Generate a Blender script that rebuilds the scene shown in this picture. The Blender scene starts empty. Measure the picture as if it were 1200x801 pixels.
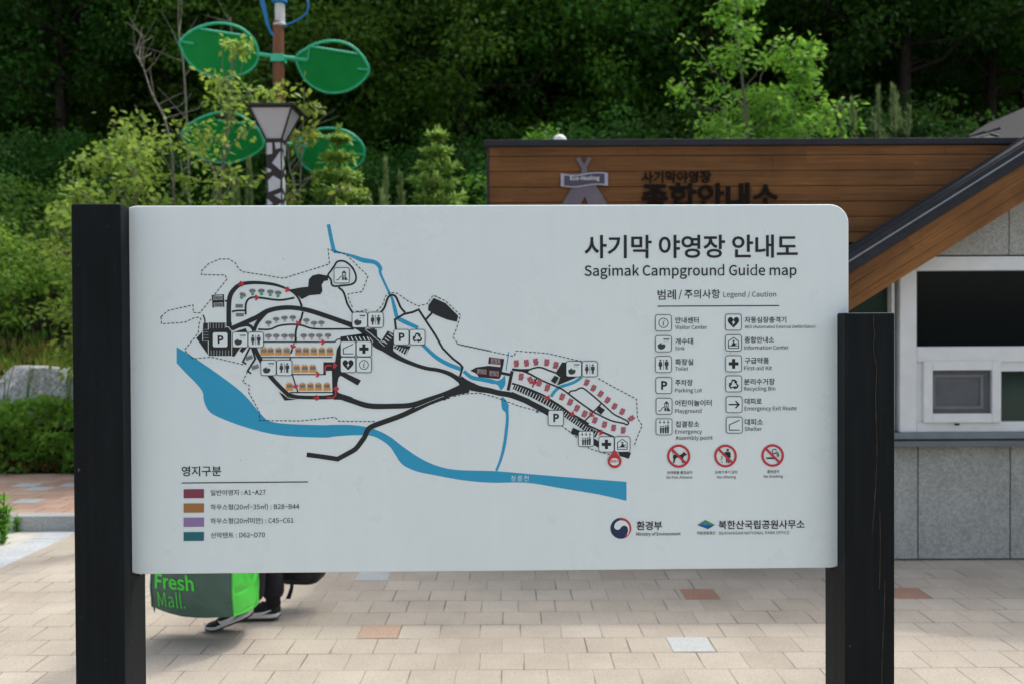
import bpy, math, random, struct
import numpy as np
from mathutils import Vector, Matrix, noise

sc = bpy.context.scene
COL = sc.collection
R = math.radians

# ------------------------------------------------------------------ camera, world, sun, exposure
F = 1167.0                                   # focal length in pixels of the 1200 px wide photograph
CAM = Vector((0.0, 0.0, 1.6))
PITCH, ROLL = R(-0.71), R(-0.26)
cd = bpy.data.cameras.new("camera")
cd.sensor_width = 36.0
cd.lens = 36.0 * F / 1200.0
cd.clip_start, cd.clip_end = 0.05, 2000.0
cd.dof.use_dof = True
cd.dof.focus_distance = 2.42
cd.dof.aperture_fstop = 5.0
cam = bpy.data.objects.new("camera", cd)
COL.objects.link(cam)
CM = Matrix.Rotation(R(90) + PITCH, 3, 'X') @ Matrix.Rotation(ROLL, 3, 'Z')
cam.matrix_world = Matrix.Translation(CAM) @ CM.to_4x4()
sc.camera = cam

SUN = Vector((0.40, 0.50, 1.0)).normalized()
ELEV = math.asin(SUN.z)
world = bpy.data.worlds.new("World")
sc.world = world
world.use_nodes = True
wt = world.node_tree
sky = wt.nodes.new("ShaderNodeTexSky")
sky.sky_type = 'NISHITA'
sky.sun_disc = False
sky.sun_elevation = ELEV
sky.sun_rotation = math.atan2(SUN.x, SUN.y)
sky.air_density, sky.dust_density, sky.ozone_density = 1.0, 5.0, 1.0
hz_ = wt.nodes.new("ShaderNodeHueSaturation")          # thin high haze whitens the sky
hz_.inputs["Saturation"].default_value = 0.55
wt.links.new(sky.outputs[0], hz_.inputs["Color"])
wt.links.new(hz_.outputs[0], wt.nodes["Background"].inputs[0])
wt.nodes["Background"].inputs[1].default_value = 0.15
sl = bpy.data.lights.new("sun", 'SUN')
sl.energy = 0.56
sl.angle = R(1.4)
sl.color = (1.0, 0.94, 0.85)
so = bpy.data.objects.new("sun", sl)
so.rotation_euler = SUN.to_track_quat('Z', 'Y').to_euler()
COL.objects.link(so)
sc.view_settings.view_transform = 'Standard'
sc.view_settings.look = 'None'
sc.view_settings.gamma = 1.0
sc.view_settings.use_curve_mapping = False
sc.view_settings.exposure = 1.02
sc.cycles.use_denoising = True
sc.cycles.max_bounces = 6
sc.cycles.diffuse_bounces = 3
sc.cycles.transmission_bounces = 3
sc.cycles.transparent_max_bounces = 4
sc.cycles.sample_clamp_indirect = 6.0


def ray(px, py):
    return CM @ Vector(((px - 600.0) / F, (400.5 - py) / F, -1.0))


def at(px, py, Y):                            # the point of the upright plane y = Y seen at a photograph pixel
    d = ray(px, py)
    return CAM + d * (Y / d.y)


# ------------------------------------------------------------------ helpers: objects, meshes, labels
def tag(o, label=None, cat=None, group=None, kind=None):
    if label: o["label"] = label
    if cat: o["category"] = cat
    if group: o["group"] = group
    if kind: o["kind"] = kind
    return o


def empty(name, loc=(0, 0, 0), rz=0.0, label=None, cat=None, group=None):
    o = bpy.data.objects.new(name, None)
    o.empty_display_size = 0.2
    o.location = loc
    o.rotation_euler = (0, 0, rz)
    COL.objects.link(o)
    return tag(o, label, cat, group)


def link(name, me, mats=None, parent=None):
    o = bpy.data.objects.new(name, me)
    COL.objects.link(o)
    if mats is not None:
        for m in (mats if isinstance(mats, (list, tuple)) else [mats]):
            me.materials.append(m)
    if parent is not None:
        o.parent = parent
    return o


class MB:
    def __init__(s):
        s.v, s.f, s.m = [], [], []

    def add(s, verts, faces, mi=0):
        b = len(s.v)
        s.v += [tuple(p) for p in verts]
        s.f += [tuple(b + i for i in f) for f in faces]
        s.m += [mi] * len(faces)
        return s

    def box(s, x0, x1, y0, y1, z0, z1, mi=0, M=None):
        p = [(x, y, z) for z in (z0, z1) for y in (y0, y1) for x in (x0, x1)]
        if M is not None: p = [M @ Vector(q) for q in p]
        return s.add(p, [(0, 2, 3, 1), (4, 5, 7, 6), (0, 1, 5, 4), (2, 6, 7, 3), (0, 4, 6, 2), (1, 3, 7, 5)], mi)

    def prism(s, pts, y0, y1, mi=0):          # outline in x,z pushed along y
        n = len(pts)
        p = [(x, y0, z) for x, z in pts] + [(x, y1, z) for x, z in pts]
        fs = [tuple(range(n)), tuple(range(2 * n - 1, n - 1, -1))]
        fs += [(i, i + n, (i + 1) % n + n, (i + 1) % n) for i in range(n)]
        return s.add(p, fs, mi)

    def tube(s, path, rad, n=8, mi=0, cap=True, closed=False):
        path = [Vector(p) for p in path]
        k = len(path)
        if not hasattr(rad, '__len__'): rad = [rad] * k
        ref = None
        V, Fc = [], []
        for i, p in enumerate(path):
            a = path[i - 1] if (i or closed) else p
            b = path[(i + 1) % k] if (i < k - 1 or closed) else p
            t = (b - a).normalized() if (b - a).length > 1e-9 else Vector((0, 0, 1))
            if ref is None: ref = t.orthogonal().normalized()
            ref = (ref - t * ref.dot(t))
            ref = ref.normalized() if ref.length > 1e-6 else t.orthogonal().normalized()
            w = t.cross(ref)
            for j in range(n):
                an = 2 * math.pi * j / n
                V.append(p + (ref * math.cos(an) + w * math.sin(an)) * rad[i])
        for i in range(k if closed else k - 1):
            for j in range(n):
                a0, a1 = i * n + j, i * n + (j + 1) % n
                b0, b1 = ((i + 1) % k) * n + j, ((i + 1) % k) * n + (j + 1) % n
                Fc.append((a0, a1, b1, b0))
        if cap and not closed:
            Fc.append(tuple(reversed(range(n))))
            Fc.append(tuple((k - 1) * n + j for j in range(n)))
        return s.add(V, Fc, mi)

    def lathe(s, prof, c=(0, 0, 0), n=20, mi=0):   # radius,z profile about z
        V = [(c[0] + r * math.cos(2 * math.pi * j / n), c[1] + r * math.sin(2 * math.pi * j / n), c[2] + z)
             for r, z in prof for j in range(n)]
        k = len(prof)
        Fc = [(i * n + j, i * n + (j + 1) % n, (i + 1) * n + (j + 1) % n, (i + 1) * n + j) for i in range(k - 1) for j in range(n)]
        Fc += [tuple(reversed(range(n))), tuple((k - 1) * n + j for j in range(n))]
        return s.add(V, Fc, mi)

    def mesh(s, name):
        me = bpy.data.meshes.new(name)
        me.from_pydata(s.v, [], s.f)
        me.polygons.foreach_set("material_index", s.m)
        me.update()
        return me

    def build(s, name, mats, parent=None, bevel=0.0, smooth=False, seg=2):
        me = s.mesh(name)
        if smooth:
            me.polygons.foreach_set("use_smooth", [True] * len(me.polygons))
        o = link(name, me, mats, parent)
        if bevel:
            b = o.modifiers.new("bevel", 'BEVEL')
            b.width, b.segments, b.limit_method, b.angle_limit = bevel, seg, 'ANGLE', R(40)
            if smooth is False:
                b.harden_normals = False
        return o


# ------------------------------------------------------------------ helpers: materials
class NT:
    def __init__(s, name):
        s.m = bpy.data.materials.new(name)
        s.m.use_nodes = True
        s.t = s.m.node_tree
        s.b = s.t.nodes["Principled BSDF"]
        s.out = s.t.nodes["Material Output"]

    def n(s, typ, **kw):
        x = s.t.nodes.new(typ)
        for k, v in kw.items(): setattr(x, k, v)
        return x

    def put(s, sock, v):
        if isinstance(v, bpy.types.NodeSocket): s.t.links.new(v, sock)
        elif v is not None: sock.default_value = v

    def math(s, op, a, b=None, c=None, clamp=False):
        x = s.n("ShaderNodeMath", operation=op, use_clamp=clamp)
        for i, q in enumerate((a, b, c)): 
            if q is not None: s.put(x.inputs[i], q)
        return x.outputs[0]

    def mix(s, fac, a, b, mode='MIX'):
        x = s.n("ShaderNodeMix", data_type='RGBA', blend_type=mode)
        s.put(x.inputs[0], fac)
        s.put(x.inputs[6], a if isinstance(a, bpy.types.NodeSocket) else (*a, 1.0))
        s.put(x.inputs[7], b if isinstance(b, bpy.types.NodeSocket) else (*b, 1.0))
        return x.outputs[2]

    def ramp(s, fac, stops):
        x = s.n("ShaderNodeValToRGB")
        e = x.color_ramp.elements
        while len(e) < len(stops): e.new(0.5)
        for k, (p, c) in zip(e, stops):
            k.position = p
            k.color = (*c, 1.0) if hasattr(c, '__len__') else (c, c, c, 1.0)
        s.put(x.inputs[0], fac)
        return x.outputs[0]

    def coord(s, kind='Object', scale=(1, 1, 1)):
        if kind == 'World': c = s.n("ShaderNodeNewGeometry").outputs["Position"]
        else: c = s.n("ShaderNodeTexCoord").outputs[kind]
        mp = s.n("ShaderNodeMapping")
        mp.inputs["Scale"].default_value = scale
        s.put(mp.inputs[0], c)
        return mp.outputs[0]

    def noise(s, co, scale=5.0, detail=4.0, rough=0.55):
        x = s.n("ShaderNodeTexNoise")
        x.inputs["Scale"].default_value = scale
        x.inputs["Detail"].default_value = detail
        x.inputs["Roughness"].default_value = rough
        s.put(x.inputs["Vector"], co)
        return x.outputs["Fac"]

    def bump(s, h, strength=0.3, dist=0.01):
        x = s.n("ShaderNodeBump")
        x.inputs["Strength"].default_value = strength
        x.inputs["Distance"].default_value = dist
        s.put(x.inputs["Height"], h)
        s.put(s.b.inputs["Normal"], x.outputs[0])

    def base(s, c, rough=0.6, metal=0.0, spec=0.5):
        s.put(s.b.inputs["Base Color"], c if isinstance(c, bpy.types.NodeSocket) else (*c, 1.0))
        s.put(s.b.inputs["Roughness"], rough)
        s.b.inputs["Metallic"].default_value = metal
        s.b.inputs["Specular IOR Level"].default_value = spec
        return s


def plain(name, c, rough=0.6, metal=0.0, spec=0.3, var=0.12, scale=9.0, bump=0.0):
    t = NT(name)
    co = t.coord()
    f = t.noise(co, scale, 5.0)
    lo, hi = tuple(x * (1 - var) for x in c), tuple(min(1, x * (1 + var)) for x in c)
    t.base(t.ramp(f, [(0.3, lo), (0.7, hi)]), rough, metal, spec)
    if bump: t.bump(t.noise(co, scale * 12, 3.0), bump, 0.004)
    return t.m


def paving(name, x0, y0, w, d, ca, cb, joint, jw=0.0028, grain=0.12, offs=0.5, stainc=0.16):
    t = NT(name)
    pos = t.n("ShaderNodeNewGeometry").outputs["Position"]
    sp = t.n("ShaderNodeSeparateXYZ")
    t.put(sp.inputs[0], pos)
    wob = t.math('MULTIPLY', t.math('SUBTRACT', t.noise(pos, 3.0, 2.0), 0.5), 0.008)
    ys = t.math('DIVIDE', t.math('SUBTRACT', t.math('ADD', sp.outputs[1], wob), y0), d)
    row = t.math('FLOOR', ys)
    wn0 = t.n("ShaderNodeTexWhiteNoise", noise_dimensions='1D')
    t.put(wn0.inputs["W"], row)
    jit = t.math('MULTIPLY', t.math('SUBTRACT', wn0.outputs[0], 0.5), 0.12)
    xs = t.math('ADD', t.math('DIVIDE', t.math('SUBTRACT', t.math('ADD', sp.outputs[0], wob), x0), w),
                t.math('ADD', t.math('MULTIPLY', t.math('FLOORED_MODULO', row, 2.0), offs), jit))
    col = t.math('FLOOR', xs)
    fx = t.math('SUBTRACT', xs, col)
    fy = t.math('SUBTRACT', ys, row)
    ex = t.math('MULTIPLY', t.math('MINIMUM', fx, t.math('SUBTRACT', 1.0, fx)), w)
    ey = t.math('MULTIPLY', t.math('MINIMUM', fy, t.math('SUBTRACT', 1.0, fy)), d)
    e = t.math('MINIMUM', ex, ey)
    mr = t.n("ShaderNodeMapRange", interpolation_type='SMOOTHSTEP')
    t.put(mr.inputs[0], e)
    mr.inputs[1].default_value, mr.inputs[2].default_value = jw * 0.4, jw * 1.7
    face = mr.outputs[0]
    cv = t.n("ShaderNodeCombineXYZ")
    t.put(cv.inputs[0], col); t.put(cv.inputs[1], row)
    wn = t.n("ShaderNodeTexWhiteNoise", noise_dimensions='2D')
    t.put(wn.inputs["Vector"], cv.outputs[0])
    c = t.mix(wn.outputs[0], ca, cb)
    sp1 = t.noise(pos, 190.0, 2.0, 0.7)
    sp2 = t.noise(pos, 75.0, 3.0, 0.7)
    g = t.math('ADD', t.math('MULTIPLY', sp1, grain * 2.2), t.math('MULTIPLY', sp2, grain * 1.4))
    c = t.mix(1.0, c, t.ramp(g, [(grain * 1.2, 0.66), (grain * 2.4, 1.2)]), 'MULTIPLY')
    st = t.noise(pos, 1.1, 6.0, 0.62)
    c = t.mix(1.0, c, t.ramp(st, [(0.32, 1.0 - stainc), (0.62, 1.06)]), 'MULTIPLY')
    pit = t.n("ShaderNodeTexVoronoi")
    pit.inputs["Scale"].default_value = 26.0
    t.put(pit.inputs["Vector"], pos)
    sp3 = t.ramp(pit.outputs["Distance"], [(0.05, 0.55), (0.12, 1.0)])
    c = t.mix(1.0, c, sp3, 'MULTIPLY')
    jd = t.mix(t.ramp(t.noise(pos, 2.3, 2.0), [(0.46, 0.0), (0.62, 1.0)]), joint, tuple(q * 0.32 for q in joint))
    c = t.mix(face, jd, c)
    t.base(c, 0.9, 0.0, 0.25)
    h = t.math('ADD', face, t.math('MULTIPLY', g, 0.5))
    t.bump(h, 0.5, 0.004)
    return t.m


def granite(name, c, dark=0.5, scale=150.0, joints=None):
    t = NT(name)
    co = t.coord()
    a = t.noise(co, scale, 3.0, 0.75)
    b = t.noise(co, scale * 0.33, 3.0, 0.65)
    st = t.noise(co, 2.2, 5.0, 0.6)
    col = t.ramp(a, [(0.36, tuple(x * dark for x in c)), (0.5, c), (0.66, tuple(min(1, x * 1.45) for x in c))])
    col = t.mix(1.0, col, t.ramp(b, [(0.35, 0.8), (0.65, 1.15)]), 'MULTIPLY')
    col = t.mix(1.0, col, t.ramp(st, [(0.35, 0.85), (0.65, 1.06)]), 'MULTIPLY')
    t.base(col, 0.8, 0.0, 0.3)
    t.bump(a, 0.35, 0.003)
    return t.m


def wood(name, c, axis='X', rough=0.55, board=0.105, ang=0.0):
    t = NT(name)
    co = t.n("ShaderNodeTexCoord").outputs["Object"]
    mp = t.n("ShaderNodeMapping", vector_type='POINT')
    mp.inputs["Rotation"].default_value = (0, ang, 0)
    t.put(mp.inputs[0], co)
    sp = t.n("ShaderNodeSeparateXYZ")
    t.put(sp.inputs[0], mp.outputs[0])
    idx = t.math('FLOOR', t.math('DIVIDE', sp.outputs[2], board))
    ix = t.math('FLOOR', t.math('DIVIDE', t.math('ADD', sp.outputs[0], t.math('MULTIPLY', idx, 0.73)), 2.1))
    cv = t.n("ShaderNodeCombineXYZ")
    t.put(cv.inputs[0], ix); t.put(cv.inputs[1], idx)
    wn = t.n("ShaderNodeTexWhiteNoise", noise_dimensions='2D')
    t.put(wn.inputs[0], cv.outputs[0])
    v2 = t.n("ShaderNodeCombineXYZ")
    t.put(v2.inputs[0], t.math('MULTIPLY', sp.outputs[0], 0.9))
    t.put(v2.inputs[1], t.math('MULTIPLY', wn.outputs[0], 37.0))
    t.put(v2.inputs[2], t.math('MULTIPLY', sp.outputs[2], 26.0))
    g = t.noise(v2.outputs[0], 3.0, 6.0, 0.65)
    big = t.noise(mp.outputs[0], 1.7, 4.0, 0.6)
    col = t.ramp(g, [(0.3, tuple(x * 0.62 for x in c)), (0.55, c), (0.75, tuple(x * 1.35 for x in c))])
    col = t.mix(1.0, col, t.ramp(wn.outputs[0], [(0.0, 0.72), (1.0, 1.22)]), 'MULTIPLY')
    col = t.mix(1.0, col, t.ramp(big, [(0.35, 0.75), (0.65, 1.15)]), 'MULTIPLY')
    t.base(col, rough, 0.0, 0.2)
    t.bump(g, 0.25, 0.003)
    return t.m


def leafmat(name, dark, light, trans=0.45, rough=0.45):
    t = NT(name)
    at_ = t.n("ShaderNodeAttribute", attribute_name="tint")
    oi = t.n("ShaderNodeObjectInfo")
    c = t.mix(at_.outputs["Fac"], dark, light)
    hs = t.n("ShaderNodeHueSaturation")
    t.put(hs.inputs["Hue"], t.math('ADD', 0.487, t.math('MULTIPLY', oi.outputs["Random"], 0.026)))
    t.put(hs.inputs["Value"], t.math('ADD', 0.78, t.math('MULTIPLY', oi.outputs["Random"], 0.44)))
    t.put(hs.inputs["Color"], c)
    t.base(hs.outputs[0], rough, 0.0, 0.22)
    tr = t.n("ShaderNodeBsdfTranslucent")
    hs2 = t.n("ShaderNodeHueSaturation")
    hs2.inputs["Hue"].default_value = 0.485
    hs2.inputs["Value"].default_value = 1.5
    t.put(hs2.inputs["Color"], hs.outputs[0])
    t.put(tr.inputs[0], hs2.outputs[0])
    mx = t.n("ShaderNodeMixShader")
    mx.inputs[0].default_value = trans
    t.put(mx.inputs[1], t.b.outputs[0]); t.put(mx.inputs[2], tr.outputs[0])
    t.put(t.out.inputs[0], mx.outputs[0])
    return t.m


# ------------------------------------------------------------------ lettering: glyph outlines of the words on the signs
GLYPHS = [
    40, 0, 69, 1, 14, 0, 57, 20, 68, 25, 54, 56, 45, 89, 42, 123, 45, 158, 54, 191, 68, 221, 57, 226, 41, 195, 30, 161, 27, 123, 30, 85, 41, 51, 41, 0, 69, 1, 14, 0,
    28, 20, 44, 51, 54, 85, 58, 123, 54, 161, 44, 195, 28, 226, 17, 221, 31, 191, 40, 158, 43, 123, 40, 89, 31, 56, 17, 25, 45, 0, 71, 1, 4, 0, 17, 110, 69, 110, 69, 124,
    17, 124, 46, 0, 57, 1, 8, 0, 36, 57, 46, 61, 50, 71, 46, 82, 36, 86, 27, 82, 23, 71, 27, 61, 47, 0, 80, 1, 4, 0, 10, 24, 24, 24, 85, 222, 71, 222, 48, 0,
    113, 2, 12, 0, 65, 57, 89, 66, 105, 92, 111, 135, 105, 178, 89, 203, 65, 212, 40, 203, 24, 178, 18, 135, 24, 92, 40, 66, 12, 0, 65, 72, 50, 79, 40, 99, 36, 135, 40, 171,
    50, 191, 65, 197, 79, 191, 89, 171, 93, 135, 89, 99, 79, 79, 49, 0, 113, 1, 12, 0, 26, 60, 108, 60, 108, 75, 78, 75, 78, 209, 64, 209, 50, 203, 33, 199, 33, 187, 59, 187,
    59, 75, 26, 75, 50, 0, 113, 1, 23, 0, 17, 60, 111, 60, 111, 76, 69, 76, 45, 75, 76, 107, 96, 138, 104, 168, 98, 191, 83, 206, 60, 212, 43, 209, 29, 202, 16, 190, 27, 179,
    41, 192, 58, 197, 73, 193, 82, 183, 85, 167, 78, 140, 55, 108, 17, 71, 51, 0, 113, 1, 38, 0, 62, 57, 86, 62, 103, 77, 110, 100, 105, 118, 94, 131, 78, 138, 78, 139, 92, 146,
    101, 158, 104, 175, 99, 195, 83, 207, 61, 212, 38, 207, 19, 194, 29, 182, 44, 193, 60, 197, 74, 194, 82, 186, 86, 173, 82, 159, 69, 148, 44, 145, 44, 130, 72, 127, 86, 116, 91, 101,
    87, 86, 76, 76, 60, 73, 45, 75, 33, 82, 23, 90, 14, 78, 25, 68, 41, 60, 52, 0, 113, 2, 11, 0, 77, 60, 95, 60, 95, 101, 115, 101, 115, 116, 95, 116, 95, 209, 74, 209,
    12, 113, 12, 101, 77, 101, 6, 0, 77, 116, 31, 116, 65, 167, 77, 189, 78, 189, 77, 162, 53, 0, 113, 1, 29, 0, 61, 57, 85, 63, 103, 81, 110, 108, 104, 135, 88, 151, 65, 156,
    53, 154, 43, 150, 47, 193, 103, 193, 103, 209, 30, 209, 26, 140, 35, 133, 47, 140, 60, 142, 77, 138, 87, 126, 91, 108, 87, 89, 76, 77, 59, 73, 44, 75, 32, 81, 23, 89, 13, 77,
    25, 68, 41, 60, 54, 0, 113, 2, 22, 0, 69, 57, 91, 63, 106, 80, 112, 106, 107, 132, 93, 147, 71, 153, 53, 148, 37, 135, 43, 171, 56, 191, 75, 197, 88, 193, 99, 185, 110, 197,
    95, 208, 75, 212, 47, 204, 27, 178, 19, 131, 26, 90, 44, 66, 11, 0, 37, 120, 53, 134, 68, 139, 83, 135, 92, 123, 95, 106, 91, 88, 82, 76, 69, 72, 53, 78, 42, 94, 55, 0,
    113, 1, 11, 0, 48, 60, 68, 60, 72, 112, 85, 155, 111, 198, 111, 209, 18, 209, 18, 193, 90, 193, 67, 153, 54, 111, 56, 0, 113, 3, 26, 0, 65, 57, 89, 63, 106, 76, 112, 96,
    108, 113, 99, 126, 87, 135, 87, 136, 96, 145, 103, 157, 106, 172, 101, 193, 87, 206, 65, 211, 44, 207, 30, 193, 24, 174, 27, 159, 35, 148, 45, 139, 45, 138, 32, 129, 21, 115, 17, 97,
    24, 77, 40, 63, 11, 0, 75, 141, 59, 149, 46, 159, 41, 174, 44, 186, 53, 195, 65, 198, 79, 194, 87, 185, 90, 171, 87, 155, 12, 0, 65, 71, 49, 75, 38, 84, 34, 99, 37, 112,
    44, 123, 54, 132, 74, 124, 88, 113, 94, 96, 90, 83, 80, 74, 57, 0, 113, 2, 22, 0, 56, 57, 82, 66, 102, 92, 110, 141, 103, 180, 85, 204, 60, 212, 38, 206, 23, 189, 17, 163,
    22, 138, 36, 122, 58, 117, 76, 122, 92, 135, 86, 98, 73, 79, 55, 73, 41, 76, 30, 84, 20, 73, 35, 62, 11, 0, 92, 150, 77, 135, 61, 130, 46, 135, 37, 146, 34, 163, 38, 181,
    47, 193, 60, 197, 76, 192, 87, 176, 58, 0, 57, 2, 8, 0, 36, 139, 46, 143, 50, 154, 46, 164, 36, 168, 27, 164, 23, 154, 27, 143, 8, 0, 36, 57, 46, 61, 50, 71, 46, 82,
    36, 86, 27, 82, 23, 71, 27, 61, 65, 0, 124, 2, 8, 0, 9, 60, 28, 60, 42, 106, 97, 106, 111, 60, 131, 60, 80, 209, 59, 209, 6, 0, 47, 120, 54, 143, 69, 194, 70, 194,
    85, 143, 92, 120, 66, 0, 134, 3, 16, 0, 29, 60, 76, 60, 105, 65, 125, 79, 133, 104, 129, 121, 118, 133, 102, 139, 102, 140, 114, 147, 121, 159, 124, 173, 117, 194, 99, 206, 73, 209,
    29, 209, 9, 0, 47, 146, 47, 194, 70, 194, 90, 192, 102, 184, 105, 170, 102, 157, 90, 149, 69, 146, 9, 0, 47, 75, 47, 131, 73, 131, 96, 128, 109, 120, 114, 104, 109, 88, 95, 78,
    73, 75, 67, 0, 130, 1, 24, 0, 85, 57, 103, 60, 118, 67, 131, 79, 120, 91, 105, 78, 86, 74, 61, 81, 45, 102, 39, 135, 45, 167, 61, 188, 86, 195, 103, 191, 117, 181, 127, 194,
    116, 203, 103, 209, 86, 212, 52, 203, 29, 176, 20, 134, 28, 93, 51, 67, 68, 0, 140, 2, 9, 0, 29, 60, 67, 60, 105, 69, 128, 95, 136, 135, 128, 175, 104, 201, 66, 209, 29, 209,
    9, 0, 47, 75, 47, 194, 64, 194, 93, 187, 111, 167, 117, 135, 111, 103, 93, 83, 64, 75, 69, 0, 120, 1, 12, 0, 29, 60, 117, 60, 117, 76, 47, 76, 47, 130, 104, 130, 104, 147,
    47, 147, 47, 193, 114, 193, 114, 209, 29, 209, 70, 0, 112, 1, 10, 0, 29, 60, 47, 60, 47, 127, 104, 127, 104, 143, 47, 143, 47, 193, 114, 193, 114, 209, 29, 209, 71, 0, 140, 1,
    28, 0, 87, 57, 106, 60, 121, 66, 133, 75, 133, 137, 84, 137, 84, 122, 116, 122, 116, 83, 104, 76, 89, 74, 62, 81, 45, 102, 39, 135, 45, 167, 63, 188, 89, 195, 108, 191, 121, 181,
    131, 194, 121, 202, 107, 209, 88, 212, 53, 203, 29, 176, 20, 134, 29, 93, 52, 67, 72, 0, 148, 1, 12, 0, 29, 60, 47, 60, 47, 130, 117, 130, 117, 60, 136, 60, 136, 209, 117, 209,
    117, 147, 47, 147, 47, 209, 29, 209, 73, 0, 60, 1, 4, 0, 29, 60, 47, 60, 47, 209, 29, 209, 75, 0, 131, 1, 13, 0, 29, 60, 47, 60, 47, 107, 73, 138, 118, 60, 139, 60,
    85, 153, 132, 209, 110, 209, 48, 134, 47, 134, 47, 209, 29, 209, 76, 0, 111, 1, 6, 0, 29, 60, 113, 60, 113, 76, 47, 76, 47, 209, 29, 209, 77, 0, 165, 1, 22, 0, 29, 60,
    45, 60, 45, 143, 43, 187, 44, 187, 56, 153, 84, 75, 97, 75, 125, 153, 137, 187, 138, 187, 135, 143, 135, 60, 153, 60, 153, 209, 130, 209, 102, 129, 91, 98, 90, 98, 80, 129, 51, 209,
    29, 209, 78, 0, 147, 1, 16, 0, 29, 60, 46, 60, 46, 138, 44, 185, 45, 185, 61, 154, 115, 60, 135, 60, 135, 209, 117, 209, 117, 132, 119, 84, 118, 84, 102, 115, 48, 209, 29, 209,
    79, 0, 151, 2, 12, 0, 84, 57, 117, 67, 139, 94, 147, 135, 139, 176, 117, 203, 84, 212, 50, 203, 28, 176, 20, 135, 28, 94, 50, 67, 12, 0, 84, 74, 60, 81, 45, 103, 39, 135,
    45, 167, 60, 188, 84, 195, 107, 188, 122, 167, 128, 135, 122, 103, 107, 81, 80, 0, 129, 2, 11, 0, 29, 60, 47, 60, 47, 119, 72, 119, 101, 124, 120, 139, 127, 165, 120, 191, 100, 205,
    71, 209, 29, 209, 9, 0, 47, 135, 47, 194, 69, 194, 91, 191, 104, 183, 108, 165, 104, 148, 91, 138, 69, 135, 82, 0, 129, 2, 9, 0, 47, 138, 47, 194, 72, 194, 92, 191, 104, 183,
    109, 167, 104, 151, 92, 142, 72, 138, 14, 0, 110, 60, 132, 60, 94, 125, 111, 133, 123, 147, 127, 167, 121, 192, 102, 205, 75, 209, 29, 209, 29, 60, 47, 60, 47, 123, 74, 123, 83, 0,
    121, 1, 37, 0, 70, 57, 97, 63, 114, 78, 121, 100, 116, 118, 105, 131, 90, 140, 69, 149, 57, 154, 48, 162, 44, 174, 47, 185, 57, 193, 72, 195, 90, 192, 106, 182, 115, 194, 96, 207,
    72, 212, 47, 207, 31, 193, 25, 172, 29, 154, 41, 142, 55, 134, 76, 125, 89, 118, 98, 110, 101, 98, 98, 85, 87, 77, 70, 74, 48, 79, 29, 92, 18, 79, 32, 68, 50, 60, 84, 0,
    122, 1, 8, 0, 59, 60, 78, 60, 78, 193, 124, 193, 124, 209, 14, 209, 14, 193, 59, 193, 85, 0, 147, 1, 18, 0, 81, 57, 109, 63, 128, 84, 135, 121, 135, 209, 117, 209, 117, 121,
    112, 93, 99, 78, 81, 74, 64, 78, 51, 93, 47, 121, 47, 209, 28, 209, 28, 121, 35, 84, 54, 63, 86, 0, 117, 1, 9, 0, 56, 60, 78, 60, 125, 209, 106, 209, 82, 128, 67, 79,
    52, 128, 28, 209, 8, 209, 97, 0, 115, 2, 22, 0, 52, 57, 72, 62, 89, 73, 91, 60, 106, 60, 106, 128, 102, 152, 90, 168, 68, 173, 43, 169, 25, 159, 32, 146, 47, 154, 65, 158,
    79, 154, 86, 144, 88, 130, 49, 122, 27, 109, 20, 89, 24, 72, 36, 61, 9, 0, 57, 72, 48, 74, 41, 80, 38, 90, 43, 102, 58, 112, 88, 118, 88, 87, 73, 76, 98, 0, 126, 2,
    17, 0, 75, 57, 99, 64, 117, 85, 123, 117, 118, 147, 104, 166, 79, 173, 61, 169, 45, 158, 45, 178, 45, 222, 27, 222, 27, 60, 42, 60, 43, 71, 44, 71, 59, 61, 11, 0, 72, 73,
    60, 76, 45, 84, 45, 143, 61, 154, 75, 158, 92, 153, 101, 138, 104, 117, 100, 93, 89, 78, 99, 0, 104, 1, 22, 0, 70, 57, 89, 61, 106, 71, 98, 84, 86, 76, 72, 73, 54, 78,
    42, 93, 38, 115, 42, 137, 55, 152, 73, 158, 84, 155, 95, 148, 104, 160, 90, 169, 72, 173, 45, 166, 26, 147, 19, 115, 25, 84, 44, 64, 100, 0, 126, 2, 17, 0, 64, 57, 83, 62,
    98, 73, 99, 73, 100, 60, 115, 60, 115, 222, 97, 222, 97, 179, 98, 161, 83, 170, 67, 173, 43, 166, 26, 146, 19, 115, 24, 84, 40, 64, 11, 0, 68, 73, 52, 78, 42, 93, 38, 115,
    42, 138, 54, 152, 70, 158, 83, 155, 97, 146, 97, 88, 83, 77, 101, 0, 113, 2, 19, 0, 72, 57, 92, 61, 108, 69, 101, 81, 88, 75, 74, 72, 55, 77, 42, 90, 37, 111, 111, 111,
    112, 121, 107, 149, 92, 167, 68, 173, 44, 166, 26, 146, 19, 115, 26, 84, 45, 64, 7, 0, 37, 124, 42, 143, 54, 154, 68, 159, 83, 155, 93, 143, 96, 124, 102, 0, 66, 1, 21, 0,
    15, 155, 30, 155, 30, 60, 48, 60, 48, 155, 72, 155, 72, 171, 48, 171, 48, 188, 50, 200, 55, 207, 64, 210, 76, 207, 80, 221, 72, 224, 62, 225, 44, 220, 33, 208, 30, 188, 30, 171,
    15, 170, 103, 0, 115, 3, 39, 0, 64, 9, 94, 14, 113, 28, 120, 47, 116, 62, 103, 71, 81, 74, 60, 74, 48, 75, 42, 79, 40, 86, 42, 93, 47, 99, 55, 96, 64, 95, 84, 100,
    99, 113, 104, 133, 102, 147, 95, 156, 118, 156, 118, 171, 79, 171, 64, 173, 43, 169, 28, 155, 22, 134, 27, 116, 37, 104, 37, 103, 29, 95, 25, 83, 28, 72, 35, 65, 35, 64, 23, 52,
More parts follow.
